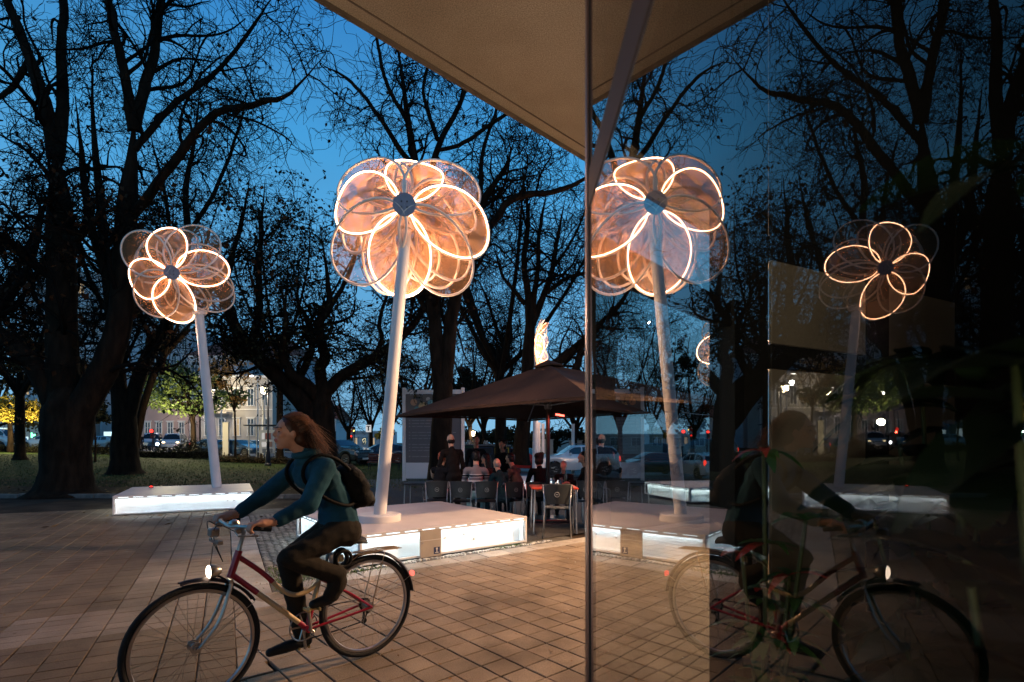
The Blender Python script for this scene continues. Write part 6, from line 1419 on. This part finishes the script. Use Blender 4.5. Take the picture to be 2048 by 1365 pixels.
# shop fronts at far left
sh_ = thing('shop_front', 'brightly lit shop windows with a green cross at the far left', 'shop', tuple(PT(20, 880, 80)))
sb = sh_.location
def sbx(name, x0, x1, y0, y1, m, dy=0):
    a = PT(x0, y1, 80) - sb; b = PT(x1, y0, 80) - sb; MB().box(((a.x + b.x) / 2, dy, (a.z + b.z) / 2), (b.x - a.x, .1, b.z - a.z)).build(name, m, sh_)
sbx('shop_window', -30, 24, 856, 876, M_shop); sbx('shop_sign', 8, 24, 858, 872, M_shopy, -.2); sbx('shop_window', 26, 56, 874, 892, M_shop); sbx('shop_window', 28, 52, 862, 870, mat('green_fascia', (.01, .09, .06), .6), -.1)
sbx('green_cross', 70, 75, 869, 873, emis('cross_green', (.15, 1, .45), 5), -.4); sbx('green_cross', 66, 68, 866, 876, emis('cross_green', (.15, 1, .45), 5), -.3); sbx('shop_window', 176, 186, 862, 882, M_shop); sbx('shop_window', 208, 224, 864, 880, M_shop)
light('shop_glow', 'AREA', tuple(PT(10, 868, 78)), 260, (.75, .95, 1), to=tuple(PT(60, 905, 60)), shape='RECTANGLE', size=8)
light('tree_fill_light', 'POINT', tuple(PT(30, 862, 38.5)), 900, (1, .86, .42), .25)  # both tree lights are added for the foliage; no lamp stands there
light('tree_fill_light', 'POINT', tuple(PT(335, 848, 41)), 2400, (1, .85, .5), .25)
# lanterns
def lantern(label, px, Y, pyh, pyt=None, s=1.0, power=260):
    b = GX(px, Y); t = thing('street_lantern', label, 'street lamp', tuple(b), 0, 'lit street lanterns'); hz_ = PT(px, pyh, Y).z - b.z; top = (PT(px, pyt, Y).z - b.z) if pyt else hz_ - .2
    MB().lathe([(.19, 0), (.19, .10), (.13, .16), (.13, .75), (.09, .85), (.075, 1.3), (.09, 1.34), (.055, 1.42), (.045, top), (.0, top + .02)], k=14).build('post', M_iron, t, smooth='auto')
    dx = -.28 if pyt else 0
    if pyt: MB().tube(cr_spline([(0, 0, hz_ + .55), (-.14, 0, hz_ + .66), (-.28, 0, hz_ + .50), (-.28, 0, hz_ + .28)], 10), .018, 6).build('bracket', M_iron, t)
    h = MB(); h.lathe([(.02, .34), (.20, .22), (.21, .19)], c=(dx, 0, hz_), k=6); 
    for k in range(6): a = k * math.pi / 3; h.tube([(dx + .18 * math.cos(a), .18 * math.sin(a), hz_ + .2), (dx + .11 * math.cos(a), .11 * math.sin(a), hz_ - .2)], .010, 4)
    h.lathe([(.12, -.24), (.12, -.2), (0, -.2)], c=(dx, 0, hz_), k=6); ho = h.build('lantern_head', M_iron, t)
    MB().lathe([(.09, -.19), (.155, .17), (0, .2)], c=(dx, 0, hz_), k=6).build('lamp_glass', emis('lantern_glow', (1, .80, .45), 26), ho)
    light('street_lantern_light', 'POINT', (b.x + dx, b.y - .3, b.z + hz_ + .02), power, (1, .78, .46), .15); return t
lantern('black street lantern with a glowing head behind the cyclist', 536, 31, 782, 690, power=1300)
lantern('small lit lantern beyond the recycling bins', 946, 40, 868, power=120)
def hanglamp(label, px, py, Y):
    c = PT(px, py, Y); g_ = gz(c.x, c.y); t = thing('street_lamp', label, 'street lamp', (c.x + .9, c.y, g_), 0, 'tall street lamps across the road'); hh = c.z - g_
    MB().tube([(0, 0, 0), (0, 0, hh + .25), ], .07, 8).build('post', M_white, t); MB().tube([(0, 0, hh + .2), (-.9, 0, hh + .1)], .04, 6).build('arm', M_white, t)
    h = MB().box((-.9, 0, hh + .05), (.7, .3, .10), bev=.03).build('lamp_head', M_white, t); MB().box((-.9, 0, hh - .01), (.55, .22, .05)).build('diffuser', emis('lamp_white', (1, .92, .75), 30), h)
hanglamp('white street lamp, lowest left of the three above the stone house', 428, 780, 66); hanglamp('white street lamp over the stone house cornice', 501, 752, 66); hanglamp('white street lamp right of the black lantern post', 551, 758, 60)
# thin white mast behind the lantern
mp_ = thing('flag_mast', 'slim white mast standing behind the black lantern', 'mast', tuple(GX(527, 45))); MB().tube([(0, 0, 0), (0, 0, PT(0, 800, 45).z - gz(-21, 45))], .10, 8).build('mast', M_white, mp_)
def post(label, px, Y, pyt, wd, m, name='post', cat='post', d=None, rz=0.0):
    b = GX(px, Y); t = thing(name, label, cat, tuple(b), rz); h = PT(px, pyt, Y).z - b.z; MB().box((0, 0, h / 2), (wd, d or wd, h), bev=.01).build('shaft', m, t); MB().box((0, 0, h + .02), (wd * 1.15, (d or wd) * 1.15, .04)).build('cap', m, t); return t
post('square white pillar sign in front of the parked dark cars', 452, 46, 846, .50, M_wall, 'pillar_sign', 'sign', .2)
post('white post behind the seated crowd, left of the mast', 1077, 19.0, 848, .13, M_white)
post('short white post left of the parasol mast', 1086, 21.0, 850, .11, M_white)
post('tall white post beyond the white car', 1146, 30, 850, .16, M_white)
post('stone gate pillar left of the parasol mast', 1094, 42, 880, .9, M_wall, 'gate_pillar', 'pillar')
post('stone gate pillar behind the white car', 1151, 46, 882, 1.0, M_wall, 'gate_pillar', 'pillar')
# bus shelter / notice case
bs = thing('bus_shelter', 'glass bus shelter with posters behind the lantern', 'bus shelter', tuple(GX(498, 42)))
H_ = PT(0, 853, 42).z - gz(-20, 42)
for x, y in ((0, 0), (.78, .1), (2.05, 0), (.05, 1.2), (2.05, 1.2)): MB().tube([(x, y, 0), (x, y, H_)], .04, 8).build('post', M_wall, bs)
MB().box((1.0, .6, H_ + .05), (2.7, 1.7, .10), bev=.02).build('roof', M_iron, bs)
MB().box((1.42, .05, H_ * .52), (1.2, .06, H_ * .72)).build('poster_case', M_white, bs)
for (x, z_, w_, h_, m_) in ((1.12, 1.75, .22, .5, emis('poster_white', (1, .95, .9), .5)), (1.5, 1.75, .42, .5, mat('poster_red', (.30, .08, .07), .6)), (1.2, 1.1, .38, .38, emis('poster_white', (1, .95, .9), .5)), (1.68, 1.12, .3, .4, mat('poster_pink', (.35, .20, .16), .6)), (1.45, .6, .8, .35, mat('poster_grey', (.2, .2, .22), .6))): MB().box((x, -.005, z_), (w_, .02, h_)).build('poster', m_, bs)
# information board
ib = thing('information_board', 'large white framed information board behind the parasol corner', 'information board', tuple(GX(866, 20.4)), R(-2))
s20 = 20.4 / F; bx0 = (808 - 866) * s20; bx1 = (926 - 866) * s20; g_ = gz(-3, 20.4); zt2 = PT(0, 776, 20.4).z - g_
MB().box((bx0, 0, zt2 / 2), (.12, .14, zt2), bev=.01).build('post', M_white, ib); MB().box((bx1, 0, zt2 / 2), (.12, .14, zt2), bev=.01).build('post', M_white, ib)
wb_ = bx1 - bx0 - .13; xm = (bx0 + bx1) / 2
MB().box((xm, 0, zt2 - .16), (wb_, .10, .16)).build('top_rail', M_white, ib); MB().box((xm, 0, .42), (wb_, .08, .60)).build('lower_panel', mat('board_lower', (.52, .50, .52), .6), ib)
MB().box((xm, .01, 1.85), (wb_, .05, 2.25)).build('text_panel', mat('board_grey', (.105, .095, .10), .5), ib)
pp = MB().box((xm, -.02, zt2 - .62), (wb_, .03, .72)).build('poster', mat('poster_dark', (.12, .10, .09), .6), ib)
for i, (x, z_, r_, c_) in enumerate(((-.75, .06, .13, (.45, .22, .12)), (-.40, -.10, .17, (.50, .34, .16)), (-.10, .05, .12, (.12, .28, .30)), (-.62, -.22, .12, (.08, .22, .22)), (.25, -.05, .15, (.45, .30, .14)), (.55, .08, .11, (.35, .12, .10)), (-.2, .18, .08, (.4, .35, .3)))):
    MB().lathe([(r_, 0), (r_, .008), (0, .009)], c=(xm + x, -.036, zt2 - .62 + z_), k=16, M=Matrix.Rotation(R(90), 3, 'X')).build('printed_ball', mat('ball_%d' % i, c_, .6), pp)
tx = MB(); q = random.Random(4)
for r_ in range(17):
    z_ = 2.80 - r_ * .115; x = bx0 + .30
    if r_ % 4 == 3: continue
    tx.box((x - .09, -.0185, z_), (.05, .006, .05))
    for k in range(q.randint(3, 6)):
        w_ = q.uniform(.12, .32); tx.box((x + w_ / 2, -.0185, z_), (w_, .006, .030)); x += w_ + .04
tx.build('text_line', mat('board_text', (.20, .185, .185), .6), ib)
# bench
def bench(label, px, Y, rz=0.0):
    t = thing('park_bench', label, 'bench', tuple(GX(px, Y)), rz)
    mw = mat('bench_red', (.16, .035, .02), .6, var=.2, scale=4)
    for i in range(4): MB().box((0, -.18 + i * .12, .44), (1.8, .09, .035), bev=.006).build('seat_slat', mw, t)
    for i in range(3): MB().box((0, .26 + i * .02, .58 + i * .13), (1.8, .03, .10), bev=.006).build('back_slat', mw, t)
    for x in (-.8, .8):
        MB().tube([(x, -.22, 0), (x, -.2, .42), (x, .22, .42), (x, .32, .88)], .022, 6).build('leg', M_iron, t); MB().tube([(x, .22, .42), (x, .34, 0)], .022, 6).build('leg', M_iron, t)
    return t
bench('red slatted bench left of the main lamp pole', 768, 29.5, R(4))
# recycling bins
for i, (px, m_, lab) in enumerate(((938, (.03, .09, .05), 'dark recycling container with a green frame'), (972, (.02, .035, .07), 'dark recycling container between the green and the yellow one'), (1004, (.55, .30, .02), 'dark recycling container with a yellow frame'))):
    t = thing('recycling_bin', lab, 'recycling bin', tuple(GX(px, 33)), 0, 'recycling containers beyond the cafe')
    MB().box((0, 0, .78), (1.05, 1.0, 1.5), bev=.05).build('body', mat('bin_dark', (.018, .020, .024), .5), t); MB().box((0, -.02, 1.56), (1.12, 1.08, .09), bev=.03).build('lid', M_strut, t)
    f = MB(); mc = mat('bin_frame_%d' % i, m_, .5)
    for (x, z_, w_, h_) in ((0, 1.42, .80, .06), (0, 1.02, .80, .06), (-.40, 1.22, .06, .44), (.40, 1.22, .06, .44)): f.box((x, -.52, z_), (w_, .04, h_))
    f.build('opening_frame', mc, t)
    hk = MB()
    for s in (-.07, .07): a = [k * math.pi / 8 for k in range(9)]; hk.tube([(s + .05 * math.cos(q), 0, 1.62 + .22 * math.sin(q)) for q in a], .018, 5)
    hk.build('lifting_hook', M_white, t)
# traffic lights and signs
def tlight(label, px, Y, py, colr=(1, .03, .02), on=0, pole=True, es=4, s=1.0):
    b = GX(px, Y); t = thing('traffic_light', label, 'traffic light', tuple(b), 0, 'traffic lights along the road'); z = PT(px, py, Y).z - b.z
    MB().tube([(0, .12, 0), (0, .12, z + .5)], .06, 8).build('pole', M_iron, t)
    h = MB().box((0, 0, z), (.30, .2, .95), bev=.03).build('housing', M_iron, t)
    for k in range(3):
        zz = z + .28 - k * .28 if on == 0 else z + .28 * (on) - k * .28
        zz = z + .28 - .28 * k; MB().lathe([(.10 * s if k == on else .10, 0), (.09, .03), (0, .04)], c=(0, -.10, zz), k=14, M=Matrix.Rotation(R(90), 3, 'X')).build('lens', emis('tl_%s_%d' % (str(colr), es), colr, es) if k == on else mat('lens_off', (.03, .02, .02), .4), h)
        MB().tube([(-.11, -.12, zz + .06), (0, -.24, zz + .13), (.11, -.12, zz + .06)], .012, 4).build('visor', M_iron, h)
    return t
tlight('red traffic light left of the white van', 304, 54, 868, es=5, s=1.8)
tlight('red traffic light beside the chapel wall', 669, 56, 872, es=3.5)
tlight('second red traffic light by the low white building', 703, 60, 878, es=3)
tlight('traffic light with an amber lamp near the no entry sign', 708, 66, 862, colr=(1, .65, .15), on=1, es=4)
tlight('red traffic light seen through the pavilion glass', 1366, 46, 870, es=6, s=1.6); tlight('second red traffic light seen through the pavilion glass', 1415, 50, 870, es=5, s=1.4)
light('traffic_red_glow', 'POINT', tuple(PT(304, 868, 53)), 60, (1, .06, .03), .1)
ne = thing('no_entry_sign', 'round red no entry sign by the traffic lights', 'road sign', tuple(GX(700, 52)))
zz = PT(0, 859, 52).z - gz(-16, 52); MB().tube([(0, .05, 0), (0, .05, zz + .3)], .04, 8).build('post', M_strut, ne)
dd = MB().lathe([(.34, 0), (.34, .02), (0, .02)], c=(0, 0, zz), k=28, M=Matrix.Rotation(R(90), 3, 'X')).build('disc', mat('sign_red', (.35, .02, .02), .4), ne); MB().box((0, -.03, zz), (.46, .012, .11)).build('bar', M_white, dd)
ws = thing('white_sign', 'white rectangular street sign with a black symbol beside the lamp pole', 'road sign', tuple(GX(737, 42)))
zz = PT(0, 857, 42).z - gz(-12, 42); MB().tube([(0, .05, 0), (0, .05, zz)], .05, 8).build('post', M_strut, ws); MB().box((0, 0, zz), (.42, .05, .56)).build('panel', emis('sign_backlit', (1, 1, 1), .6), ws)
MB().box((0, -.03, zz), (.10, .012, .34)).build('symbol', M_iron, ws); MB().box((0, -.03, zz + .17), (.30, .012, .06)).build('symbol', M_iron, ws)

# ================================================================== CARS
M_cglass = mat('car_glass', (.012, .018, .024), .06, spec=.9)
M_hlo = mat('headlamp_off', (.55, .55, .55), .1, metal=.6)
M_hl = emis('headlamp_on', (1, .93, .80), 30); M_hly = emis('headlamp_amber', (1, .70, .32), 9)
M_tlr = emis('tail_lamp', (1, .05, .03), 2.5)
M_plate = mat('number_plate', (.6, .6, .58), .5)
def paint(n, c): return mat('car_paint_' + n, c, .22, metal=.25, coat=1.0, spec=.6)
KINDS = {  # x stations front->back: (x, bottom, belt, roof, halfwidth)
 'hatch': dict(L=4.1, W=1.74, st=[(0, .42, .62, .62, .66), (.12, .25, .74, .76, .80), (.9, .22, .92, .98, .86), (1.25, .22, .96, 1.10, .87), (1.95, .22, .98, 1.44, .87), (2.9, .22, 1.0, 1.47, .87), (3.7, .24, 1.02, 1.34, .85), (4.0, .28, .98, 1.02, .80), (4.1, .42, .85, .86, .72)], cab=(3, 7)),
 'sedan': dict(L=4.6, W=1.8, st=[(0, .40, .58, .58, .66), (.12, .24, .70, .72, .82), (1.1, .20, .90, .93, .88), (1.4, .20, .93, 1.0, .89), (2.1, .20, .95, 1.40, .89), (3.1, .20, .97, 1.42, .89), (3.9, .22, .99, 1.06, .87), (4.5, .26, .97, 1.0, .82), (4.6, .40, .85, .86, .72)], cab=(3, 6)),
 'suv': dict(L=4.5, W=1.86, st=[(0, .46, .74, .74, .72), (.12, .32, .98, 1.0, .86), (1.0, .30, 1.10, 1.13, .92), (1.35, .30, 1.13, 1.22, .92), (1.95, .30, 1.14, 1.64, .92), (3.2, .30, 1.15, 1.68, .92), (4.15, .32, 1.16, 1.58, .90), (4.42, .36, 1.10, 1.14, .86), (4.5, .50, .95, .96, .78)], cab=(3, 7)),
 'van': dict(L=4.9, W=1.9, st=[(0, .45, .80, .80, .80), (.10, .30, 1.02, 1.05, .90), (.45, .28, 1.15, 1.22, .94), (.65, .28, 1.18, 1.40, .95), (1.15, .28, 1.2, 1.92, .95), (3.0, .28, 1.2, 1.98, .95), (4.7, .30, 1.2, 1.95, .95), (4.85, .32, 1.1, 1.2, .93), (4.9, .45, .95, .98, .88)], cab=(2, 7)),
}
def car(label, loc, rz, kind, pm_, lights='off', name='parked_car', group='cars along the street', rack=False):
    """front at local -x end (x=0), heading -x; origin mid-length on the ground"""
    K = KINDS[kind]; L_ = K['L']; st = K['st']; t = thing(name, label, 'van' if kind == 'van' else 'car', loc, rz, group)
    xs_ = [s[0] for s in st]; S = np.array(st); nn = 33; XX = np.linspace(0, L_, nn); XX[1] = .12
    rows_ = [np.interp(XX, S[:, 0], S[:, k]) for k in (1, 2, 3, 4)]; wheels_x = (L_ * .19, L_ * .80); wr = .33 if kind != 'suv' else .37
    V = []; M_ = 13
    def sect(i):
        zb, zl, zr, hw = [r[i] for r in rows_]; cab = zr - zl; tw_ = hw * (1 - .22 * min(1, cab / .45))
        arch = 0
        for wx in wheels_x:
            d = abs(XX[i] - wx); 
            if d < wr + .06: arch = max(arch, math.sqrt(max(0, (wr + .06) ** 2 - d * d)) + wr * .98)
        zbb = max(zb, min(arch, zl - .08)) if arch else zb
        P_ = [(hw * .80, zbb), (hw * .97, zbb + .03), (hw, (zbb + zl) / 2), (hw * .985, zl - .05), (hw * .955, zl), (tw_, zl + cab * .9), (tw_ * .86, zr)]
        return P_
    for i in range(nn):
        P_ = sect(i); x = XX[i] - L_ / 2; pts = [(x, -y, z) for y, z in P_] + [(x, y, z) for y, z in P_[::-1]]
        V += pts
    k = 14; Fs = []; 
    for i in range(nn - 1):
        for j in range(k):
            Fs.append((i * k + j, i * k + (j + 1) % k, (i + 1) * k + (j + 1) % k, (i + 1) * k + j))
    Fs.append(tuple(range(k))[::-1]); Fs.append(tuple((nn - 1) * k + j for j in range(k)))
    me = mkmesh('body', V, Fs, pm_, smooth=True); me.set_sharp_from_angle(angle=R(28)); link('body', me, t)
    # glass: sits 4 mm proud of the body between belt and roof
    def gp(x, f, side, o=.006):
        i = np.interp(x, XX, np.arange(nn)); i0 = int(min(nn - 2, i)); tt_ = i - i0; A_ = sect(i0); B_ = sect(i0 + 1)
        p = lambda q: ((A_[q][0] * (1 - tt_) + B_[q][0] * tt_), (A_[q][1] * (1 - tt_) + B_[q][1] * tt_)); a_ = p(4); b_ = p(5)
        return (x - L_ / 2, side * (a_[0] + (b_[0] - a_[0]) * f + o), a_[1] + (b_[1] - a_[1]) * f)
    c0, c1 = K['cab']; xa, xb = st[c0][0], st[c1][0]; roof_x = st[4][0]; back_x = st[c1 - 1][0]
    segs = [(xa + .30, roof_x + .35), (roof_x + .42, (roof_x + back_x) / 2 + .1), ((roof_x + back_x) / 2 + .17, min(xb - .12, back_x + .15))]
    if kind == 'van': segs = [(st[2][0] + .35, st[4][0] + .55), (st[4][0] + .7, 3.0), (3.1, 4.4)]
    for side in (-1, 1):
        for (x0, x1) in segs:
            g_ = MB(); n_s = 5; top = []; bot = []
            for q_ in range(n_s):
                x = x0 + (x1 - x0) * q_ / (n_s - 1); bot.append(gp(x, .08, side)); top.append(gp(x, .90, side))
            vv = bot + top; g_.add(vv, [(q_, q_ + 1, n_s + q_ + 1, n_s + q_) for q_ in range(n_s - 1)]); g_.build('side_window', M_cglass, t)
        MB().box((xa + .35 - L_ / 2, side * (K['W'] / 2 + .07), np.interp(xa + .3, S[:, 0], S[:, 2]) + .06), (.12, .16, .11), bev=.02).build('wing_mirror', pm_, t)
    def screen(x0, x1, nm):
        g_ = MB(); V_ = []
        for (x, f) in ((x0, 0), (x1, 1)):
            zr = np.interp(x, XX, rows_[2]); hw = np.interp(x, XX, rows_[3]); tw_ = hw * (.90 if f == 0 else .70)
            for q_ in range(6): u = -1 + 2 * q_ / 5; V_.append((x - L_ / 2 + (-.012 if nm == 'windscreen' else .012), u * tw_, zr + .012 - .02 * u * u))
        g_.add(V_, [(q_, q_ + 1, 6 + q_ + 1, 6 + q_) for q_ in range(5)]); g_.build(nm, M_cglass, t)
    if kind == 'van': screen(st[2][0] + .03, st[4][0] - .04, 'windscreen'); screen(4.86, 4.76, 'rear_window')
    else: screen(st[3][0] + .02, roof_x - .04, 'windscreen'); screen(xb - .02, back_x + .06, 'rear_window')
    for wx in wheels_x:
        for s in (-1, 1):
            c = (wx - L_ / 2, s * (K['W'] / 2 - .12), wr); wo_ = MB().lathe([(wr * .62, -.11), (wr * .96, -.11), (wr, -.07), (wr, .07), (wr * .96, .11), (wr * .62, .11)], c=c, k=22, M=Matrix.Rotation(R(90), 3, 'X')).build('wheel', M_rub, t, smooth='auto')
            rmv = MB(); rmv.lathe([(wr * .64, -.09), (wr * .60, .095 * 1), (wr * .2, .085), (0, .10)], c=c, k=22, M=Matrix.Rotation(R(-90 * s), 3, 'X'))
            for q_ in range(5): a = q_ * 1.2566; rmv.box((c[0] + math.cos(a) * wr * .34, c[1] + s * .10, c[2] + math.sin(a) * wr * .34), (wr * .5, .02, .06), rot=Matrix.Rotation(-a, 3, 'Y'))
            rmv.build('rim', M_rim, wo_)
    zb_ = np.interp(.12, S[:, 0], S[:, 2]) - .12
    for s in (-1, 1):
        MB().ell((.10 - L_ / 2, s * K['W'] * .36, zb_), (.10, .17, .085), 12, 8).build('headlight', {'off': M_hlo, 'on': M_hl, 'amber': M_hly}[lights], t, smooth=True)
        MB().ell((L_ - .06 - L_ / 2, s * K['W'] * .42, .92 if kind != 'van' else .85), (.05, .09, .16), 10, 8).build('tail_light', M_tlr, t, smooth=True)
    MB().box((.0 - L_ / 2 - .01, 0, .42), (.04, .52, .12)).build('number_plate', M_plate, t); MB().box((L_ / 2 + .01, 0, .62), (.03, .52, .12)).build('number_plate', M_plate, t)
    MB().box((.035 - L_ / 2, 0, zb_ - .10), (.06, K['W'] * .42, .12), bev=.02).build('grille', M_iron, t)
    MB().box((.05 - L_ / 2, 0, .36), (.12, K['W'] * .80, .14), bev=.04).build('bumper', M_rub if kind in ('suv', 'van') else pm_, t)
    if rack:
        for s in (-1, 1): MB().tube([(2.0 - L_ / 2, s * .62, 1.66), (2.1 - L_ / 2, s * .64, 1.74), (3.9 - L_ / 2, s * .62, 1.70), (4.0 - L_ / 2, s * .60, 1.62)], .022, 6).build('roof_rail', M_strut, t)
    return t
def CP(px, Y): v = GX(px, Y); return (v.x, v.y, v.z + .004)
Pw = paint('white', (.62, .62, .62)); Pk = paint('black', (.012, .016, .024)); Pb = paint('blue', (.012, .03, .07)); Pr = paint('red', (.45, .02, .015)); Pl = paint('light_blue', (.16, .28, .34)); Pg = paint('grey', (.12, .12, .13))
car('white off-road car parked behind the parasol mast', CP(1154, 29.5), R(5), 'suv', Pw, rack=True)
car('red car with a lit headlamp behind the seated crowd', CP(1052, 33), R(148), 'hatch', Pr, lights='on')
car('black hatchback parked right of the leaning tree', CP(680, 35.5), R(152), 'suv', Pk)
car('dark blue hatchback partly behind the bench', CP(758, 38), R(20), 'hatch', Pb)
car('dark car parked behind the white pillar sign', CP(482, 47), R(160), 'hatch', Pb)
car('dark car with bright rear behind the bus shelter', CP(522, 50), R(150), 'hatch', Pk)
car('dark car partly behind the left lamp pole', CP(430, 49), R(158), 'sedan', Pk)
car('white van facing the camera with amber headlamps', CP(350, 62), R(112), 'van', Pw, lights='amber', name='van')
car('small pale van behind the white van', CP(306, 66), R(118), 'van', paint('pale', (.4, .4, .42)), name='van')
car('pale blue car with a bright headlamp between the big trees', CP(200, 58), R(12), 'sedan', Pl, lights='on', name='moving_car')
car('white van cut by the left frame edge', CP(-8, 52), R(176), 'van', Pw, name='van')
car('white sedan behind the huge tree trunk', CP(98, 50), R(4), 'sedan', Pw)
car('white hatchback seen through the pavilion glass', CP(1402, 30), R(-84), 'hatch', Pw)
car('dark car seen through the pavilion glass', CP(1300, 33), R(10), 'sedan', Pk)
# scooter with rider
mo = thing('motor_scooter', 'motor scooter with a bright white headlamp near the red traffic light', 'scooter', CP(308, 57), R(160))
m = MB(); m.box((0, 0, .42), (.5, .28, .12), bev=.04); m.box((.45, 0, .62), (.75, .30, .34), bev=.09); m.box((-.42, 0, .72), (.16, .42, .62), bev=.06); m.build('body', Pb, mo)
for x in (-.62, .66): MB().lathe([(.14, -.05), (.24, -.06), (.25, 0), (.24, .06), (.14, .05)], c=(x, 0, .25), k=16, M=Matrix.Rotation(R(90), 3, 'X')).build('wheel', M_rub, mo)
MB().box((.4, 0, .84), (.6, .28, .08), bev=.03).build('seat', M_rub, mo); MB().tube([(-.40, -.32, 1.08), (-.48, 0, 1.04), (-.40, .32, 1.08)], .018, 6).build('handlebar', M_rub, mo); MB().ell((-.53, 0, .74), (.05, .14, .14), 12, 8).build('headlight', emis('scooter_lamp', (.85, .9, 1), 90), mo)
person('helmeted rider sitting on the motor scooter', (lambda v: (v[0], v[1], v[2] + .30))(CP(306, 57.1)), R(-20), 'sit', top=(.03, .04, .07), far=True, hair='short')
# overhead cable visible through the glass
cb = MB(); A_ = PT(1300, 806, 34); B_ = PT(1480, 828, 30); cb.tube([A_.lerp(B_, i / 12) - Vector((0, 0, .35 * math.sin(math.pi * i / 12))) for i in range(13)], .022, 5); tag(cb.build('overhead_cable', M_white), 'pale overhead cable seen through the pavilion glass', 'cable')

light('facade_glow', 'POINT', tuple(PT(330, 790, 70)), 1900, (1, .88, .80), .3)  # added to brighten the house fronts; no lamp stands here
light('facade_glow', 'POINT', tuple(PT(505, 770, 70)), 500, (.95, .92, .90), .3)
